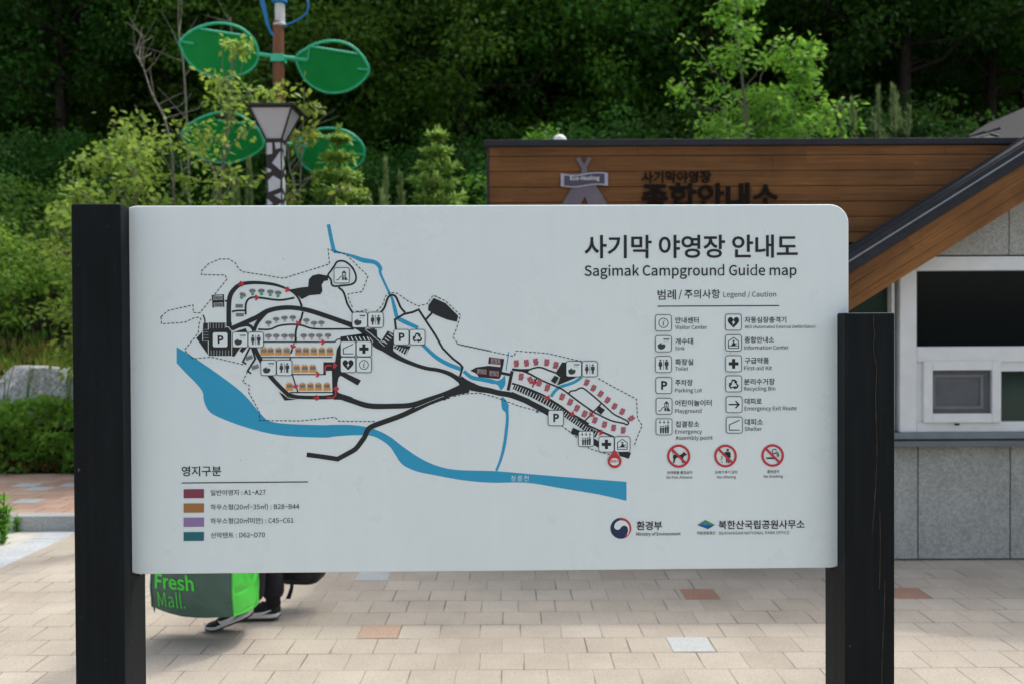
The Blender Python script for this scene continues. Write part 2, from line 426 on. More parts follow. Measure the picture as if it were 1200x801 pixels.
    18, 39, 24, 23, 40, 13, 12, 0, 64, 108, 52, 111, 44, 120, 40, 134, 44, 148, 52, 157, 64, 160, 76, 157, 84, 148, 87, 134, 84, 120, 76, 111, 13, 0, 67, 22, 49, 24, 38, 31,
    35, 41, 37, 51, 46, 60, 60, 58, 79, 58, 92, 57, 99, 53, 102, 44, 97, 33, 85, 25, 104, 0, 124, 1, 19, 0, 27, 60, 45, 60, 45, 140, 60, 153, 76, 157, 88, 154, 94, 144,
    97, 128, 97, 60, 115, 60, 115, 130, 111, 154, 100, 168, 81, 173, 61, 168, 45, 155, 45, 178, 45, 222, 27, 222, 105, 0, 56, 2, 4, 0, 27, 60, 45, 60, 45, 171, 27, 171, 8, 0,
    36, 193, 45, 197, 49, 206, 45, 214, 36, 218, 27, 214, 24, 206, 27, 197, 107, 0, 112, 1, 13, 0, 27, 60, 45, 60, 45, 89, 66, 113, 98, 60, 118, 60, 77, 126, 113, 171, 93, 171,
    46, 112, 45, 112, 45, 222, 27, 222, 108, 0, 58, 1, 11, 0, 46, 57, 57, 59, 54, 73, 51, 73, 47, 75, 45, 81, 45, 222, 27, 222, 27, 82, 29, 69, 35, 60, 109, 0, 188, 1,
    31, 0, 27, 60, 45, 60, 45, 140, 60, 153, 73, 157, 85, 154, 91, 144, 94, 128, 94, 60, 112, 60, 112, 140, 127, 153, 140, 157, 152, 154, 158, 144, 161, 128, 161, 60, 179, 60, 179, 130,
    176, 154, 164, 168, 146, 173, 127, 167, 109, 152, 103, 163, 93, 171, 79, 173, 60, 168, 44, 154, 42, 171, 27, 171, 110, 0, 124, 1, 18, 0, 27, 60, 45, 60, 45, 140, 60, 153, 76, 157,
    88, 154, 94, 144, 97, 128, 97, 60, 115, 60, 115, 130, 111, 154, 100, 168, 81, 173, 61, 168, 44, 154, 42, 171, 27, 171, 111, 0, 123, 2, 12, 0, 70, 57, 95, 64, 114, 84, 121, 115,
    114, 147, 95, 166, 70, 173, 44, 166, 26, 147, 19, 115, 26, 84, 44, 64, 12, 0, 70, 73, 53, 78, 42, 93, 38, 115, 42, 137, 53, 152, 70, 158, 87, 152, 98, 137, 102, 115, 98, 93,
    87, 78, 112, 0, 126, 2, 16, 0, 27, 13, 45, 13, 45, 51, 45, 70, 60, 61, 75, 57, 99, 64, 117, 85, 123, 117, 118, 147, 104, 166, 79, 173, 61, 169, 44, 158, 42, 171, 27, 171,
    11, 0, 72, 73, 60, 76, 45, 84, 45, 143, 61, 154, 75, 158, 92, 153, 101, 138, 104, 117, 100, 93, 89, 78, 114, 0, 79, 1, 14, 0, 27, 60, 45, 60, 45, 131, 54, 146, 64, 154,
    73, 157, 84, 155, 87, 171, 76, 173, 64, 171, 53, 163, 44, 150, 42, 171, 27, 171, 115, 0, 95, 1, 34, 0, 56, 57, 78, 62, 91, 74, 96, 90, 91, 107, 78, 117, 62, 124, 50, 128,
    42, 134, 38, 143, 41, 151, 47, 157, 59, 159, 72, 156, 84, 149, 93, 161, 78, 170, 59, 173, 38, 169, 25, 158, 21, 142, 26, 127, 38, 117, 53, 110, 65, 105, 74, 99, 78, 89, 76, 80,
    68, 74, 56, 72, 39, 75, 23, 85, 15, 73, 33, 62, 116, 0, 77, 1, 21, 0, 61, 57, 72, 59, 82, 61, 78, 75, 66, 72, 55, 75, 50, 82, 49, 94, 49, 155, 79, 155, 79, 171,
    49, 171, 49, 202, 33, 202, 31, 171, 13, 170, 13, 155, 30, 155, 30, 94, 33, 75, 43, 62, 117, 0, 124, 1, 19, 0, 59, 57, 73, 60, 85, 67, 96, 77, 98, 60, 113, 60, 113, 171,
    95, 171, 95, 92, 80, 78, 65, 73, 53, 76, 46, 86, 44, 103, 44, 171, 25, 171, 25, 101, 29, 77, 40, 62, 118, 0, 106, 1, 10, 0, 51, 60, 72, 60, 111, 171, 93, 171, 72, 108,
    62, 75, 61, 75, 51, 108, 30, 171, 11, 171, 119, 0, 163, 1, 22, 0, 44, 60, 66, 60, 81, 119, 89, 151, 90, 151, 98, 120, 113, 60, 136, 60, 166, 171, 148, 171, 132, 107, 125, 76,
    124, 76, 116, 107, 99, 171, 81, 171, 64, 107, 56, 76, 55, 76, 49, 107, 32, 171, 13, 171, 120, 0, 101, 1, 18, 0, 11, 60, 31, 60, 45, 86, 57, 106, 58, 106, 70, 86, 86, 60,
    106, 60, 70, 116, 103, 171, 84, 171, 70, 146, 61, 128, 60, 128, 49, 146, 34, 171, 14, 171, 47, 118, 121, 0, 106, 1, 19, 0, 29, 12, 47, 17, 61, 31, 70, 51, 111, 171, 93, 171,
    73, 109, 64, 78, 63, 78, 52, 109, 30, 171, 11, 171, 55, 60, 53, 51, 47, 39, 39, 31, 28, 28, 19, 29, 16, 15, 126, 0, 113, 1, 16, 0, 85, 118, 99, 123, 113, 139, 102, 146,
    94, 136, 85, 132, 73, 137, 60, 147, 45, 152, 30, 147, 16, 131, 27, 124, 35, 134, 44, 138, 56, 133, 69, 123, 161, 51, 204, 2, 32, 0, 34, 60, 53, 60, 53, 129, 67, 142, 80, 146,
    92, 143, 99, 133, 101, 116, 101, 60, 120, 60, 120, 129, 134, 142, 147, 146, 159, 143, 166, 133, 168, 116, 168, 60, 187, 60, 187, 119, 183, 142, 172, 157, 153, 162, 134, 156, 116, 141, 110, 152,
    100, 159, 86, 162, 67, 156, 52, 143, 51, 143, 49, 159, 34, 159, 20, 0, 156, 174, 207, 174, 207, 186, 179, 186, 191, 195, 200, 205, 204, 216, 201, 227, 193, 235, 180, 237, 165, 234, 154, 224,
    162, 217, 169, 223, 178, 226, 187, 223, 190, 214, 186, 204, 174, 194, 156, 182, 28, 172, 187, 2, 12, 0, 117, 223, 117, 53, 133, 53, 133, 140, 158, 140, 158, 44, 174, 44, 174, 228, 158, 228,
    158, 154, 133, 154, 133, 223, 10, 0, 25, 205, 25, 191, 80, 191, 72, 154, 52, 122, 18, 96, 28, 84, 69, 118, 91, 159, 97, 205, 112, 172, 187, 2, 8, 0, 110, 154, 110, 140, 153, 140,
    153, 44, 169, 44, 169, 228, 153, 228, 153, 154, 10, 0, 26, 208, 26, 195, 93, 195, 83, 154, 59, 120, 18, 92, 27, 79, 76, 115, 102, 158, 110, 208, 169, 172, 187, 2, 6, 0, 47, 110,
    47, 97, 153, 97, 153, 45, 170, 45, 170, 110, 22, 0, 105, 156, 105, 143, 153, 143, 153, 118, 170, 118, 170, 228, 153, 228, 153, 195, 112, 195, 114, 216, 30, 216, 30, 202, 96, 202, 85, 173,
    60, 150, 21, 134, 28, 121, 63, 135, 90, 155, 108, 182, 153, 182, 153, 156, 176, 172, 187, 2, 22, 0, 104, 166, 104, 153, 153, 153, 153, 134, 170, 134, 170, 228, 153, 228, 153, 202, 111, 202,
    113, 219, 31, 219, 31, 205, 94, 205, 84, 179, 59, 158, 21, 144, 27, 130, 64, 143, 91, 163, 107, 188, 153, 188, 153, 166, 13, 0, 52, 60, 52, 46, 176, 46, 176, 60, 68, 60, 68, 81,
    170, 81, 170, 126, 51, 126, 51, 112, 153, 112, 153, 94, 52, 94, 189, 172, 187, 3, 12, 0, 110, 116, 77, 112, 56, 100, 49, 81, 56, 61, 77, 49, 110, 45, 142, 49, 163, 61, 171, 81,
    163, 100, 142, 112, 12, 0, 110, 103, 133, 100, 148, 92, 154, 81, 148, 69, 133, 61, 110, 59, 86, 61, 71, 69, 65, 81, 71, 92, 86, 100, 22, 0, 30, 214, 30, 201, 95, 201, 84, 171,
    59, 148, 21, 131, 28, 118, 63, 133, 90, 154, 107, 181, 153, 181, 153, 156, 105, 156, 105, 142, 153, 142, 153, 118, 170, 118, 170, 228, 153, 228, 153, 194, 111, 194, 113, 214, 245, 172, 187, 4,
    12, 0, 101, 112, 67, 108, 45, 96, 37, 78, 45, 60, 67, 49, 101, 45, 135, 49, 157, 60, 165, 78, 157, 96, 135, 108, 12, 0, 101, 99, 126, 97, 142, 89, 148, 78, 142, 67, 126, 60,
    101, 58, 76, 60, 59, 67, 53, 78, 59, 89, 76, 97, 10, 0, 38, 219, 38, 205, 147, 205, 147, 203, 146, 182, 142, 156, 158, 155, 163, 181, 163, 203, 163, 219, 8, 0, 87, 178, 87, 143,
    18, 143, 18, 129, 184, 129, 184, 143, 103, 143, 103, 178, 108, 173, 187, 1, 18, 0, 18, 137, 18, 123, 92, 123, 92, 44, 109, 44, 109, 123, 184, 123, 184, 137, 158, 137, 162, 172, 163, 200,
    163, 216, 39, 216, 39, 203, 146, 203, 146, 200, 145, 172, 140, 137, 109, 173, 187, 1, 23, 0, 35, 106, 35, 93, 148, 93, 148, 44, 165, 44, 165, 106, 110, 106, 110, 140, 185, 140, 185, 154,
    159, 154, 163, 183, 164, 206, 164, 220, 39, 220, 39, 206, 147, 206, 146, 183, 142, 154, 18, 154, 18, 140, 93, 140, 93, 106, 8, 174, 187, 3, 4, 0, 39, 112, 39, 47, 164, 47, 164, 112,
    4, 0, 147, 98, 147, 60, 55, 60, 55, 98, 13, 0, 18, 151, 18, 137, 185, 137, 185, 151, 158, 151, 163, 181, 164, 205, 164, 219, 39, 219, 39, 205, 147, 205, 146, 181, 142, 151, 9, 174,
    187, 3, 8, 0, 40, 123, 40, 47, 163, 47, 163, 123, 147, 123, 147, 99, 56, 99, 56, 123, 4, 0, 56, 85, 147, 85, 147, 60, 56, 60, 13, 0, 18, 153, 18, 139, 185, 139, 185, 153,
    158, 153, 163, 183, 164, 206, 164, 220, 39, 220, 39, 206, 147, 206, 146, 183, 142, 153, 48, 174, 187, 2, 4, 0, 152, 228, 152, 44, 169, 44, 169, 228, 10, 0, 29, 208, 29, 195, 98, 195,
    87, 154, 62, 119, 20, 92, 29, 79, 79, 114, 107, 158, 115, 208, 180, 176, 187, 2, 12, 0, 116, 224, 116, 54, 132, 54, 132, 139, 158, 139, 158, 44, 174, 44, 174, 228, 158, 228, 158, 153,
    132, 153, 132, 224, 10, 0, 27, 107, 27, 92, 39, 92, 70, 93, 105, 98, 103, 113, 72, 108, 44, 107, 44, 206, 27, 206, 128, 177, 187, 2, 14, 0, 41, 225, 41, 171, 93, 171, 93, 151,
    18, 151, 18, 137, 185, 137, 185, 151, 110, 151, 110, 171, 165, 171, 165, 185, 57, 185, 57, 225, 13, 0, 39, 60, 39, 47, 170, 47, 170, 60, 56, 60, 56, 80, 164, 80, 164, 122, 39, 122,
    39, 109, 147, 109, 147, 92, 39, 92, 232, 178, 187, 3, 8, 0, 144, 228, 144, 95, 161, 95, 161, 160, 188, 160, 188, 174, 161, 174, 161, 228, 11, 0, 27, 212, 27, 128, 41, 128, 89, 129,
    127, 134, 125, 148, 89, 143, 43, 142, 43, 199, 108, 199, 108, 212, 6, 0, 46, 108, 46, 48, 169, 48, 169, 62, 63, 62, 63, 108, 0, 179, 187, 2, 12, 0, 116, 224, 116, 54, 132, 54,
    132, 141, 158, 141, 158, 44, 174, 44, 174, 228, 158, 228, 158, 154, 132, 154, 132, 224, 11, 0, 25, 206, 25, 90, 37, 90, 73, 91, 105, 95, 103, 109, 74, 105, 42, 104, 42, 192, 93, 192,
    93, 206, 196, 179, 187, 1, 16, 0, 39, 213, 39, 129, 93, 129, 93, 81, 18, 81, 18, 67, 185, 67, 185, 81, 110, 81, 110, 129, 166, 129, 166, 142, 56, 142, 56, 200, 164, 200, 164, 213,
    217, 179, 187, 3, 12, 0, 101, 111, 67, 107, 46, 96, 38, 78, 46, 59, 67, 48, 101, 44, 135, 48, 157, 59, 164, 78, 157, 96, 135, 107, 12, 0, 101, 97, 126, 95, 142, 88, 147, 78,
    142, 67, 126, 60, 101, 58, 76, 60, 61, 67, 55, 78, 61, 88, 76, 95, 16, 0, 39, 220, 39, 159, 93, 159, 93, 138, 18, 138, 18, 124, 185, 124, 185, 138, 110, 138, 110, 159, 165, 159,
    165, 172, 56, 172, 56, 206, 164, 206, 164, 220, 8, 184, 187, 3, 4, 0, 158, 228, 158, 44, 174, 44, 174, 228, 15, 0, 24, 208, 24, 194, 73, 194, 73, 158, 24, 158, 24, 90, 36, 90,
    70, 90, 106, 95, 105, 109, 72, 104, 41, 104, 41, 144, 89, 144, 89, 208, 8, 0, 121, 224, 121, 162, 98, 162, 98, 148, 121, 148, 121, 54, 137, 54, 137, 224, 36, 184, 187, 2, 12, 0,
    115, 136, 115, 122, 153, 122, 153, 44, 169, 44, 169, 228, 153, 228, 153, 186, 116, 186, 116, 172, 153, 172, 153, 136, 15, 0, 24, 212, 24, 198, 88, 198, 88, 160, 25, 160, 25, 87, 39, 87,
    80, 88, 120, 92, 119, 106, 80, 102, 42, 101, 42, 146, 105, 146, 105, 212, 64, 184, 187, 3, 4, 0, 158, 228, 158, 44, 174, 44, 174, 228, 15, 0, 24, 208, 24, 194, 71, 194, 71, 157,
    24, 157, 24, 89, 36, 89, 68, 90, 102, 94, 101, 108, 69, 104, 41, 103, 41, 144, 87, 144, 87, 208, 12, 0, 98, 134, 98, 121, 122, 121, 122, 54, 138, 54, 138, 225, 122, 225, 122, 180,
    98, 180, 98, 166, 122, 166, 122, 134, 92, 184, 187, 1, 21, 0, 39, 129, 39, 115, 93, 115, 93, 81, 18, 81, 18, 67, 185, 67, 185, 81, 110, 81, 110, 115, 169, 115, 169, 129, 56, 129,
    56, 159, 164, 159, 164, 215, 39, 215, 39, 201, 148, 201, 148, 172, 39, 172, 137, 185, 187, 4, 4, 0, 18, 131, 18, 118, 185, 118, 185, 131, 12, 0, 101, 104, 67, 100, 45, 90, 38, 74,
    45, 58, 67, 48, 101, 44, 136, 48, 157, 58, 165, 74, 157, 90, 136, 100, 12, 0, 101, 91, 126, 89, 142, 83, 148, 74, 142, 65, 126, 59, 101, 57, 76, 59, 60, 65, 55, 74, 60, 83,
    76, 89, 13, 0, 40, 160, 40, 147, 167, 147, 167, 160, 56, 160, 56, 179, 164, 179, 164, 223, 39, 223, 39, 209, 147, 209, 147, 191, 40, 191, 172, 185, 187, 2, 4, 0, 152, 228, 152, 44,
    169, 44, 169, 228, 15, 0, 28, 211, 28, 197, 96, 197, 96, 159, 29, 159, 29, 88, 44, 88, 90, 90, 137, 95, 135, 109, 90, 104, 46, 103, 46, 145, 113, 145, 113, 211, 176, 185, 187, 3,
    4, 0, 152, 228, 152, 93, 169, 93, 169, 228, 6, 0, 49, 103, 49, 48, 174, 48, 174, 62, 66, 62, 66, 103, 15, 0, 27, 215, 27, 201, 94, 201, 94, 175, 28, 175, 28, 119, 43, 119,
    89, 120, 132, 125, 130, 139, 89, 134, 44, 133, 44, 162, 111, 162, 111, 215, 189, 185, 187, 4, 4, 0, 152, 228, 152, 127, 169, 127, 169, 228, 8, 0, 50, 118, 50, 47, 169, 47, 169, 118,
    152, 118, 152, 96, 67, 96, 67, 118, 4, 0, 67, 83, 152, 83, 152, 60, 67, 60, 15, 0, 27, 219, 27, 206, 94, 206, 94, 183, 28, 183, 28, 131, 43, 131, 89, 132, 132, 137, 130, 151,
    88, 146, 44, 145, 44, 169, 111, 169, 111, 219, 201, 185, 187, 4, 4, 0, 26, 214, 26, 133, 110, 133, 110, 214, 4, 0, 94, 201, 94, 147, 42, 147, 42, 201, 6, 0, 41, 109, 41, 96,
    144, 96, 144, 44, 161, 44, 161, 109, 8, 0, 144, 228, 144, 119, 161, 119, 161, 166, 188, 166, 188, 180, 161, 180, 161, 228, 204, 185, 187, 4, 4, 0, 26, 212, 26, 127, 110, 127, 110, 212,
    4, 0, 94, 198, 94, 140, 42, 140, 42, 198, 8, 0, 144, 228, 144, 93, 161, 93, 161, 158, 188, 158, 188, 172, 161, 172, 161, 228, 6, 0, 46, 106, 46, 48, 169, 48, 169, 62, 63, 62,
    63, 106, 52, 187, 187, 3, 4, 0, 39, 218, 39, 146, 164, 146, 164, 218, 4, 0, 147, 205, 147, 160, 56, 160, 56, 205, 8, 0, 18, 121, 18, 108, 93, 108, 93, 44, 109, 44, 109, 108,
    185, 108, 185, 121, 60, 187, 187, 3, 4, 0, 40, 222, 40, 166, 163, 166, 163, 222, 4, 0, 146, 209, 146, 179, 56, 179, 56, 209, 21, 0, 39, 59, 39, 46, 169, 46, 169, 59, 55, 59,
    55, 78, 163, 78, 163, 119, 110, 119, 110, 137, 184, 137, 184, 151, 18, 151, 18, 137, 93, 137, 93, 119, 38, 119, 38, 106, 147, 106, 147, 90, 39, 90, 248, 187, 187, 3, 4, 0, 29, 210,
    29, 90, 113, 90, 113, 210, 4, 0, 97, 197, 97, 104, 45, 104, 45, 197, 4, 0, 152, 228, 152, 44, 169, 44, 169, 228, 24, 188, 187, 4, 8, 0, 26, 215, 26, 124, 111, 124, 111, 215,
    94, 215, 94, 184, 42, 184, 42, 215, 4, 0, 42, 171, 94, 171, 94, 138, 42, 138, 8, 0, 144, 228, 144, 93, 161, 93, 161, 159, 188, 159, 188, 173, 161, 173, 161, 228, 6, 0, 46, 106,
    46, 48, 169, 48, 169, 62, 63, 62, 63, 106, 148, 188, 187, 4, 4, 0, 44, 175, 94, 175, 94, 145, 44, 145, 4, 0, 50, 112, 50, 47, 170, 47, 170, 112, 4, 0, 153, 99, 153, 60,
    67, 60, 67, 99, 16, 0, 153, 228, 153, 182, 110, 182, 110, 218, 94, 218, 94, 189, 44, 189, 44, 218, 27, 218, 27, 132, 110, 132, 110, 168, 153, 168, 153, 121, 170, 121, 170, 228, 128, 189,
    187, 3, 8, 0, 39, 221, 39, 141, 164, 141, 164, 221, 147, 221, 147, 196, 56, 196, 56, 221, 4, 0, 56, 182, 147, 182, 147, 155, 56, 155, 8, 0, 18, 119, 18, 106, 93, 106, 93, 44,
    109, 44, 109, 106, 185, 106, 185, 119, 129, 189, 187, 3, 8, 0, 40, 224, 40, 155, 163, 155, 163, 224, 146, 224, 146, 203, 57, 203, 57, 224, 4, 0, 57, 190, 146, 190, 146, 169, 57, 169,
    14, 0, 37, 103, 37, 89, 147, 89, 147, 44, 164, 44, 164, 103, 110, 103, 110, 125, 184, 125, 184, 138, 18, 138, 18, 125, 93, 125, 93, 103, 132, 189, 187, 4, 8, 0, 40, 222, 40, 149,
    163, 149, 163, 222, 146, 222, 146, 199, 57, 199, 57, 222, 4, 0, 57, 186, 146, 186, 146, 162, 57, 162, 8, 0, 18, 131, 18, 117, 94, 117, 94, 82, 111, 82, 111, 117, 185, 117, 185, 131,
    6, 0, 39, 98, 39, 48, 166, 48, 166, 62, 56, 62, 56, 98, 172, 192, 187, 2, 17, 0, 63, 212, 63, 179, 57, 146, 40, 117, 16, 97, 26, 83, 45, 98, 61, 119, 72, 144, 82, 121,
    98, 101, 116, 87, 127, 101, 103, 120, 86, 147, 80, 179, 80, 212, 8, 0, 143, 228, 143, 44, 160, 44, 160, 139, 190, 139, 190, 154, 160, 154, 160, 228, 176, 192, 187, 3, 17, 0, 63, 217,
    63, 195, 58, 168, 42, 146, 17, 131, 27, 118, 46, 129, 62, 145, 72, 164, 83, 147, 98, 132, 117, 122, 125, 136, 102, 149, 86, 170, 80, 194, 80, 217, 8, 0, 144, 228, 144, 92, 161, 92,
    161, 158, 188, 158, 188, 172, 161, 172, 161, 228, 6, 0, 47, 105, 47, 48, 169, 48, 169, 62, 64, 62, 64, 105, 60, 193, 187, 4, 4, 0, 157, 228, 157, 90, 173, 90, 173, 228, 8, 0,
    121, 225, 121, 182, 93, 182, 93, 168, 121, 168, 121, 95, 137, 95, 137, 225, 6, 0, 53, 107, 53, 48, 179, 48, 179, 62, 70, 62, 70, 107, 17, 0, 56, 215, 56, 188, 52, 166, 39, 145,
    19, 129, 28, 117, 44, 127, 56, 142, 65, 159, 73, 144, 84, 131, 99, 121, 109, 134, 89, 148, 77, 167, 73, 188, 73, 215, 140, 193, 187, 2, 8, 0, 92, 127, 92, 82, 18, 82, 18, 68,
    185, 68, 185, 82, 109, 82, 109, 127, 17, 0, 92, 216, 92, 202, 82, 173, 57, 151, 25, 139, 32, 125, 60, 135, 84, 152, 101, 176, 118, 152, 142, 135, 170, 125, 177, 139, 145, 151, 120, 173,
    110, 202, 110, 216, 24, 194, 187, 2, 17, 0, 93, 222, 93, 211, 83, 187, 59, 168, 27, 158, 33, 145, 61, 153, 85, 168, 102, 188, 118, 168, 142, 153, 170, 145, 176, 158, 144, 169, 120, 187,
    110, 211, 110, 222, 8, 0, 18, 125, 18, 111, 93, 111, 93, 44, 109, 44, 109, 111, 184, 111, 184, 125, 164, 194, 187, 2, 4, 0, 18, 83, 18, 69, 185, 69, 185, 83, 17, 0, 92, 216,
    92, 201, 82, 172, 57, 149, 25, 136, 33, 122, 60, 133, 84, 151, 101, 175, 118, 151, 142, 132, 169, 122, 177, 136, 145, 149, 120, 172, 110, 201, 110, 216, 228, 194, 187, 3, 4, 0, 152, 228,
    152, 133, 169, 133, 169, 228, 13, 0, 51, 60, 51, 46, 175, 46, 175, 60, 67, 60, 67, 79, 169, 79, 169, 124, 50, 124, 50, 110, 152, 110, 152, 92, 51, 92, 17, 0, 66, 223, 66, 209,
    60, 183, 44, 162, 19, 148, 28, 135, 48, 145, 64, 161, 75, 180, 86, 162, 101, 148, 121, 138, 130, 151, 105, 165, 89, 185, 83, 209, 83, 223, 236, 194, 187, 4, 4, 0, 152, 228, 152, 124,
    169, 124, 169, 228, 4, 0, 50, 113, 50, 47, 169, 47, 169, 113, 4, 0, 153, 99, 153, 60, 67, 60, 67, 99, 17, 0, 66, 221, 66, 203, 60, 177, 44, 156, 20, 142, 28, 128, 48, 139,
    64, 155, 75, 174, 86, 156, 101, 142, 121, 132, 129, 145, 105, 158, 89, 179, 83, 203, 83, 221, 240, 196, 187, 2, 4, 0, 18, 83, 18, 69, 185, 69, 185, 83, 32, 0, 129, 213, 129, 190,
    126, 171, 117, 152, 101, 137, 86, 153, 77, 172, 74, 190, 74, 213, 57, 213, 57, 190, 52, 169, 40, 149, 20, 134, 29, 121, 44, 132, 57, 146, 65, 163, 73, 145, 85, 130, 101, 119, 118, 130,
    130, 145, 137, 162, 146, 145, 158, 131, 174, 121, 183, 134, 163, 148, 150, 168, 146, 190, 146, 213, 72, 197, 187, 4, 12, 0, 69, 215, 45, 209, 28, 194, 21, 170, 28, 146, 45, 130, 69, 125,
    94, 130, 111, 146, 118, 170, 111, 194, 94, 209, 12, 0, 69, 201, 86, 197, 97, 186, 101, 170, 97, 154, 86, 143, 69, 139, 53, 143, 42, 154, 38, 170, 42, 186, 53, 197, 8, 0, 144, 228,
    144, 93, 161, 93, 161, 158, 188, 158, 188, 172, 161, 172, 161, 228, 6, 0, 46, 107, 46, 48, 169, 48, 169, 62, 63, 62, 63, 107, 124, 197, 187, 3, 12, 0, 67, 214, 43, 206, 27, 184,
    21, 150, 27, 116, 43, 94, 67, 86, 91, 94, 107, 116, 113, 150, 107, 184, 91, 206, 12, 0, 67, 199, 83, 193, 93, 176, 97, 150, 93, 124, 83, 107, 67, 101, 51, 107, 41, 124, 37, 150,
    41, 176, 51, 193, 12, 0, 143, 228, 143, 44, 160, 44, 160, 113, 189, 113, 189, 127, 160, 127, 160, 168, 189, 168, 189, 182, 160, 182, 160, 228, 125, 197, 187, 4, 6, 0, 41, 110, 41, 96,
    144, 96, 144, 44, 161, 44, 161, 110, 12, 0, 69, 217, 45, 212, 28, 196, 21, 174, 28, 151, 45, 136, 69, 130, 94, 136, 111, 151, 118, 174, 111, 196, 94, 212, 12, 0, 69, 203, 86, 199,
    97, 189, 101, 174, 97, 158, 86, 148, 69, 144, 53, 148, 42, 158, 38, 174, 42, 189, 53, 199, 12, 0, 144, 228, 144, 119, 161, 119, 161, 147, 188, 147, 188, 161, 161, 161, 161, 186, 188, 186,
    188, 200, 161, 200, 161, 228, 180, 197, 187, 2, 12, 0, 67, 199, 83, 193, 93, 176, 97, 150, 93, 124, 83, 107, 67, 101, 52, 107, 41, 124, 38, 150, 41, 176, 52, 193, 19, 0, 153, 228,
    153, 158, 113, 158, 105, 188, 90, 207, 67, 214, 43, 206, 27, 184, 21, 150, 27, 116, 43, 94, 67, 86, 90, 93, 106, 113, 113, 144, 153, 144, 153, 44, 170, 44, 170, 228, 240, 197, 187, 4,
    12, 0, 68, 201, 84, 197, 95, 187, 100, 170, 95, 154, 84, 143, 68, 139, 52, 143, 41, 154, 37, 170, 41, 187, 52, 197, 5, 0, 153, 186, 153, 155, 113, 155, 116, 170, 113, 186, 17, 0,
    68, 217, 44, 211, 27, 194, 21, 170, 27, 146, 44, 130, 68, 124, 90, 129, 106, 142, 153, 142, 153, 92, 170, 92, 170, 228, 153, 228, 153, 199, 106, 199, 90, 212, 6, 0, 52, 106, 52, 48,
    175, 48, 175, 62, 69, 62, 69, 106, 1, 198, 187, 5, 12, 0, 68, 203, 84, 199, 95, 189, 100, 174, 95, 158, 84, 148, 68, 144, 52, 148, 41, 158, 37, 174, 41, 189, 52, 199, 12, 0,
    109, 115, 76, 111, 55, 99, 48, 80, 55, 61, 76, 49, 109, 45, 142, 49, 163, 61, 170, 80, 163, 99, 142, 111, 12, 0, 109, 102, 133, 99, 148, 92, 154, 80, 148, 68, 133, 61, 109, 58,
    85, 61, 70, 68, 64, 80, 70, 92, 85, 99, 5, 0, 113, 188, 153, 188, 153, 159, 113, 159, 116, 174, 17, 0, 153, 228, 153, 202, 105, 202, 90, 213, 68, 217, 44, 212, 27, 196, 21, 174,
    27, 151, 44, 135, 68, 130, 90, 134, 105, 145, 153, 145, 153, 119, 170, 119, 170, 228, 176, 198, 187, 3, 12, 0, 101, 221, 67, 216, 45, 202, 37, 180, 45, 159, 67, 145, 101, 140, 135, 145,
    157, 159, 166, 180, 157, 202, 135, 216, 12, 0, 101, 207, 126, 204, 142, 195, 148, 180, 142, 166, 126, 157, 101, 154, 76, 157, 60, 166, 54, 180, 60, 195, 76, 204, 8, 0, 18, 123, 18, 109,
    93, 109, 93, 44, 109, 44, 109, 109, 185, 109, 185, 123, 208, 198, 187, 5, 12, 0, 77, 221, 53, 217, 38, 206, 32, 189, 38, 172, 53, 161, 77, 157, 101, 161, 116, 172, 122, 189, 116, 206,
    101, 217, 12, 0, 77, 208, 92, 206, 102, 199, 106, 189, 102, 178, 92, 172, 77, 169, 62, 172, 51, 178, 48, 189, 51, 199, 62, 206, 9, 0, 19, 129, 70, 130, 70, 95, 87, 95, 87, 131,
    137, 136, 136, 149, 75, 144, 17, 143, 8, 0, 114, 119, 114, 107, 152, 107, 152, 88, 169, 88, 169, 228, 152, 228, 152, 119, 6, 0, 43, 102, 43, 48, 173, 48, 173, 62, 60, 62, 60, 102,
    4, 199, 187, 4, 12, 0, 78, 220, 54, 215, 37, 202, 31, 182, 37, 162, 54, 149, 78, 144, 103, 149, 119, 162, 125, 182, 119, 202, 103, 215, 12, 0, 78, 206, 94, 203, 105, 194, 109, 182,
    105, 169, 94, 161, 78, 158, 62, 161, 52, 169, 48, 182, 52, 194, 62, 203, 4, 0, 152, 228, 152, 44, 169, 44, 169, 228, 10, 0, 20, 114, 71, 115, 71, 50, 88, 50, 88, 116, 114, 119,
    140, 122, 139, 135, 76, 129, 18, 128, 88, 199, 187, 4, 12, 0, 78, 215, 52, 209, 35, 194, 28, 172, 35, 149, 52, 134, 78, 128, 103, 134, 121, 149, 127, 172, 121, 194, 103, 209, 12, 0,
    78, 200, 95, 197, 106, 187, 111, 172, 106, 157, 95, 146, 78, 143, 61, 146, 49, 157, 45, 172, 49, 187, 61, 197, 4, 0, 151, 228, 151, 44, 168, 44, 168, 228, 6, 0, 21, 84, 78, 85,
    141, 92, 139, 105, 77, 99, 19, 98, 116, 199, 187, 3, 4, 0, 152, 228, 152, 44, 169, 44, 169, 228, 12, 0, 72, 214, 47, 206, 31, 184, 25, 150, 31, 116, 47, 94, 72, 86, 96, 94,
    112, 116, 118, 150, 112, 184, 96, 206, 12, 0, 72, 199, 88, 193, 98, 176, 102, 150, 98, 124, 88, 107, 72, 101, 56, 107, 45, 124, 41, 150, 45, 176, 56, 193, 124, 199, 187, 4, 12, 0,
    70, 222, 45, 216, 28, 202, 22, 181, 28, 159, 45, 145, 70, 140, 94, 145, 111, 159, 117, 181, 111, 202, 94, 216, 12, 0, 70, 208, 86, 204, 97, 195, 101, 181, 97, 167, 86, 157, 70, 154,
    54, 157, 43, 167, 39, 181, 43, 195, 54, 204, 4, 0, 152, 228, 152, 134, 169, 134, 169, 228, 13, 0, 51, 60, 51, 47, 175, 47, 175, 60, 67, 60, 67, 80, 169, 80, 169, 125, 50, 125,
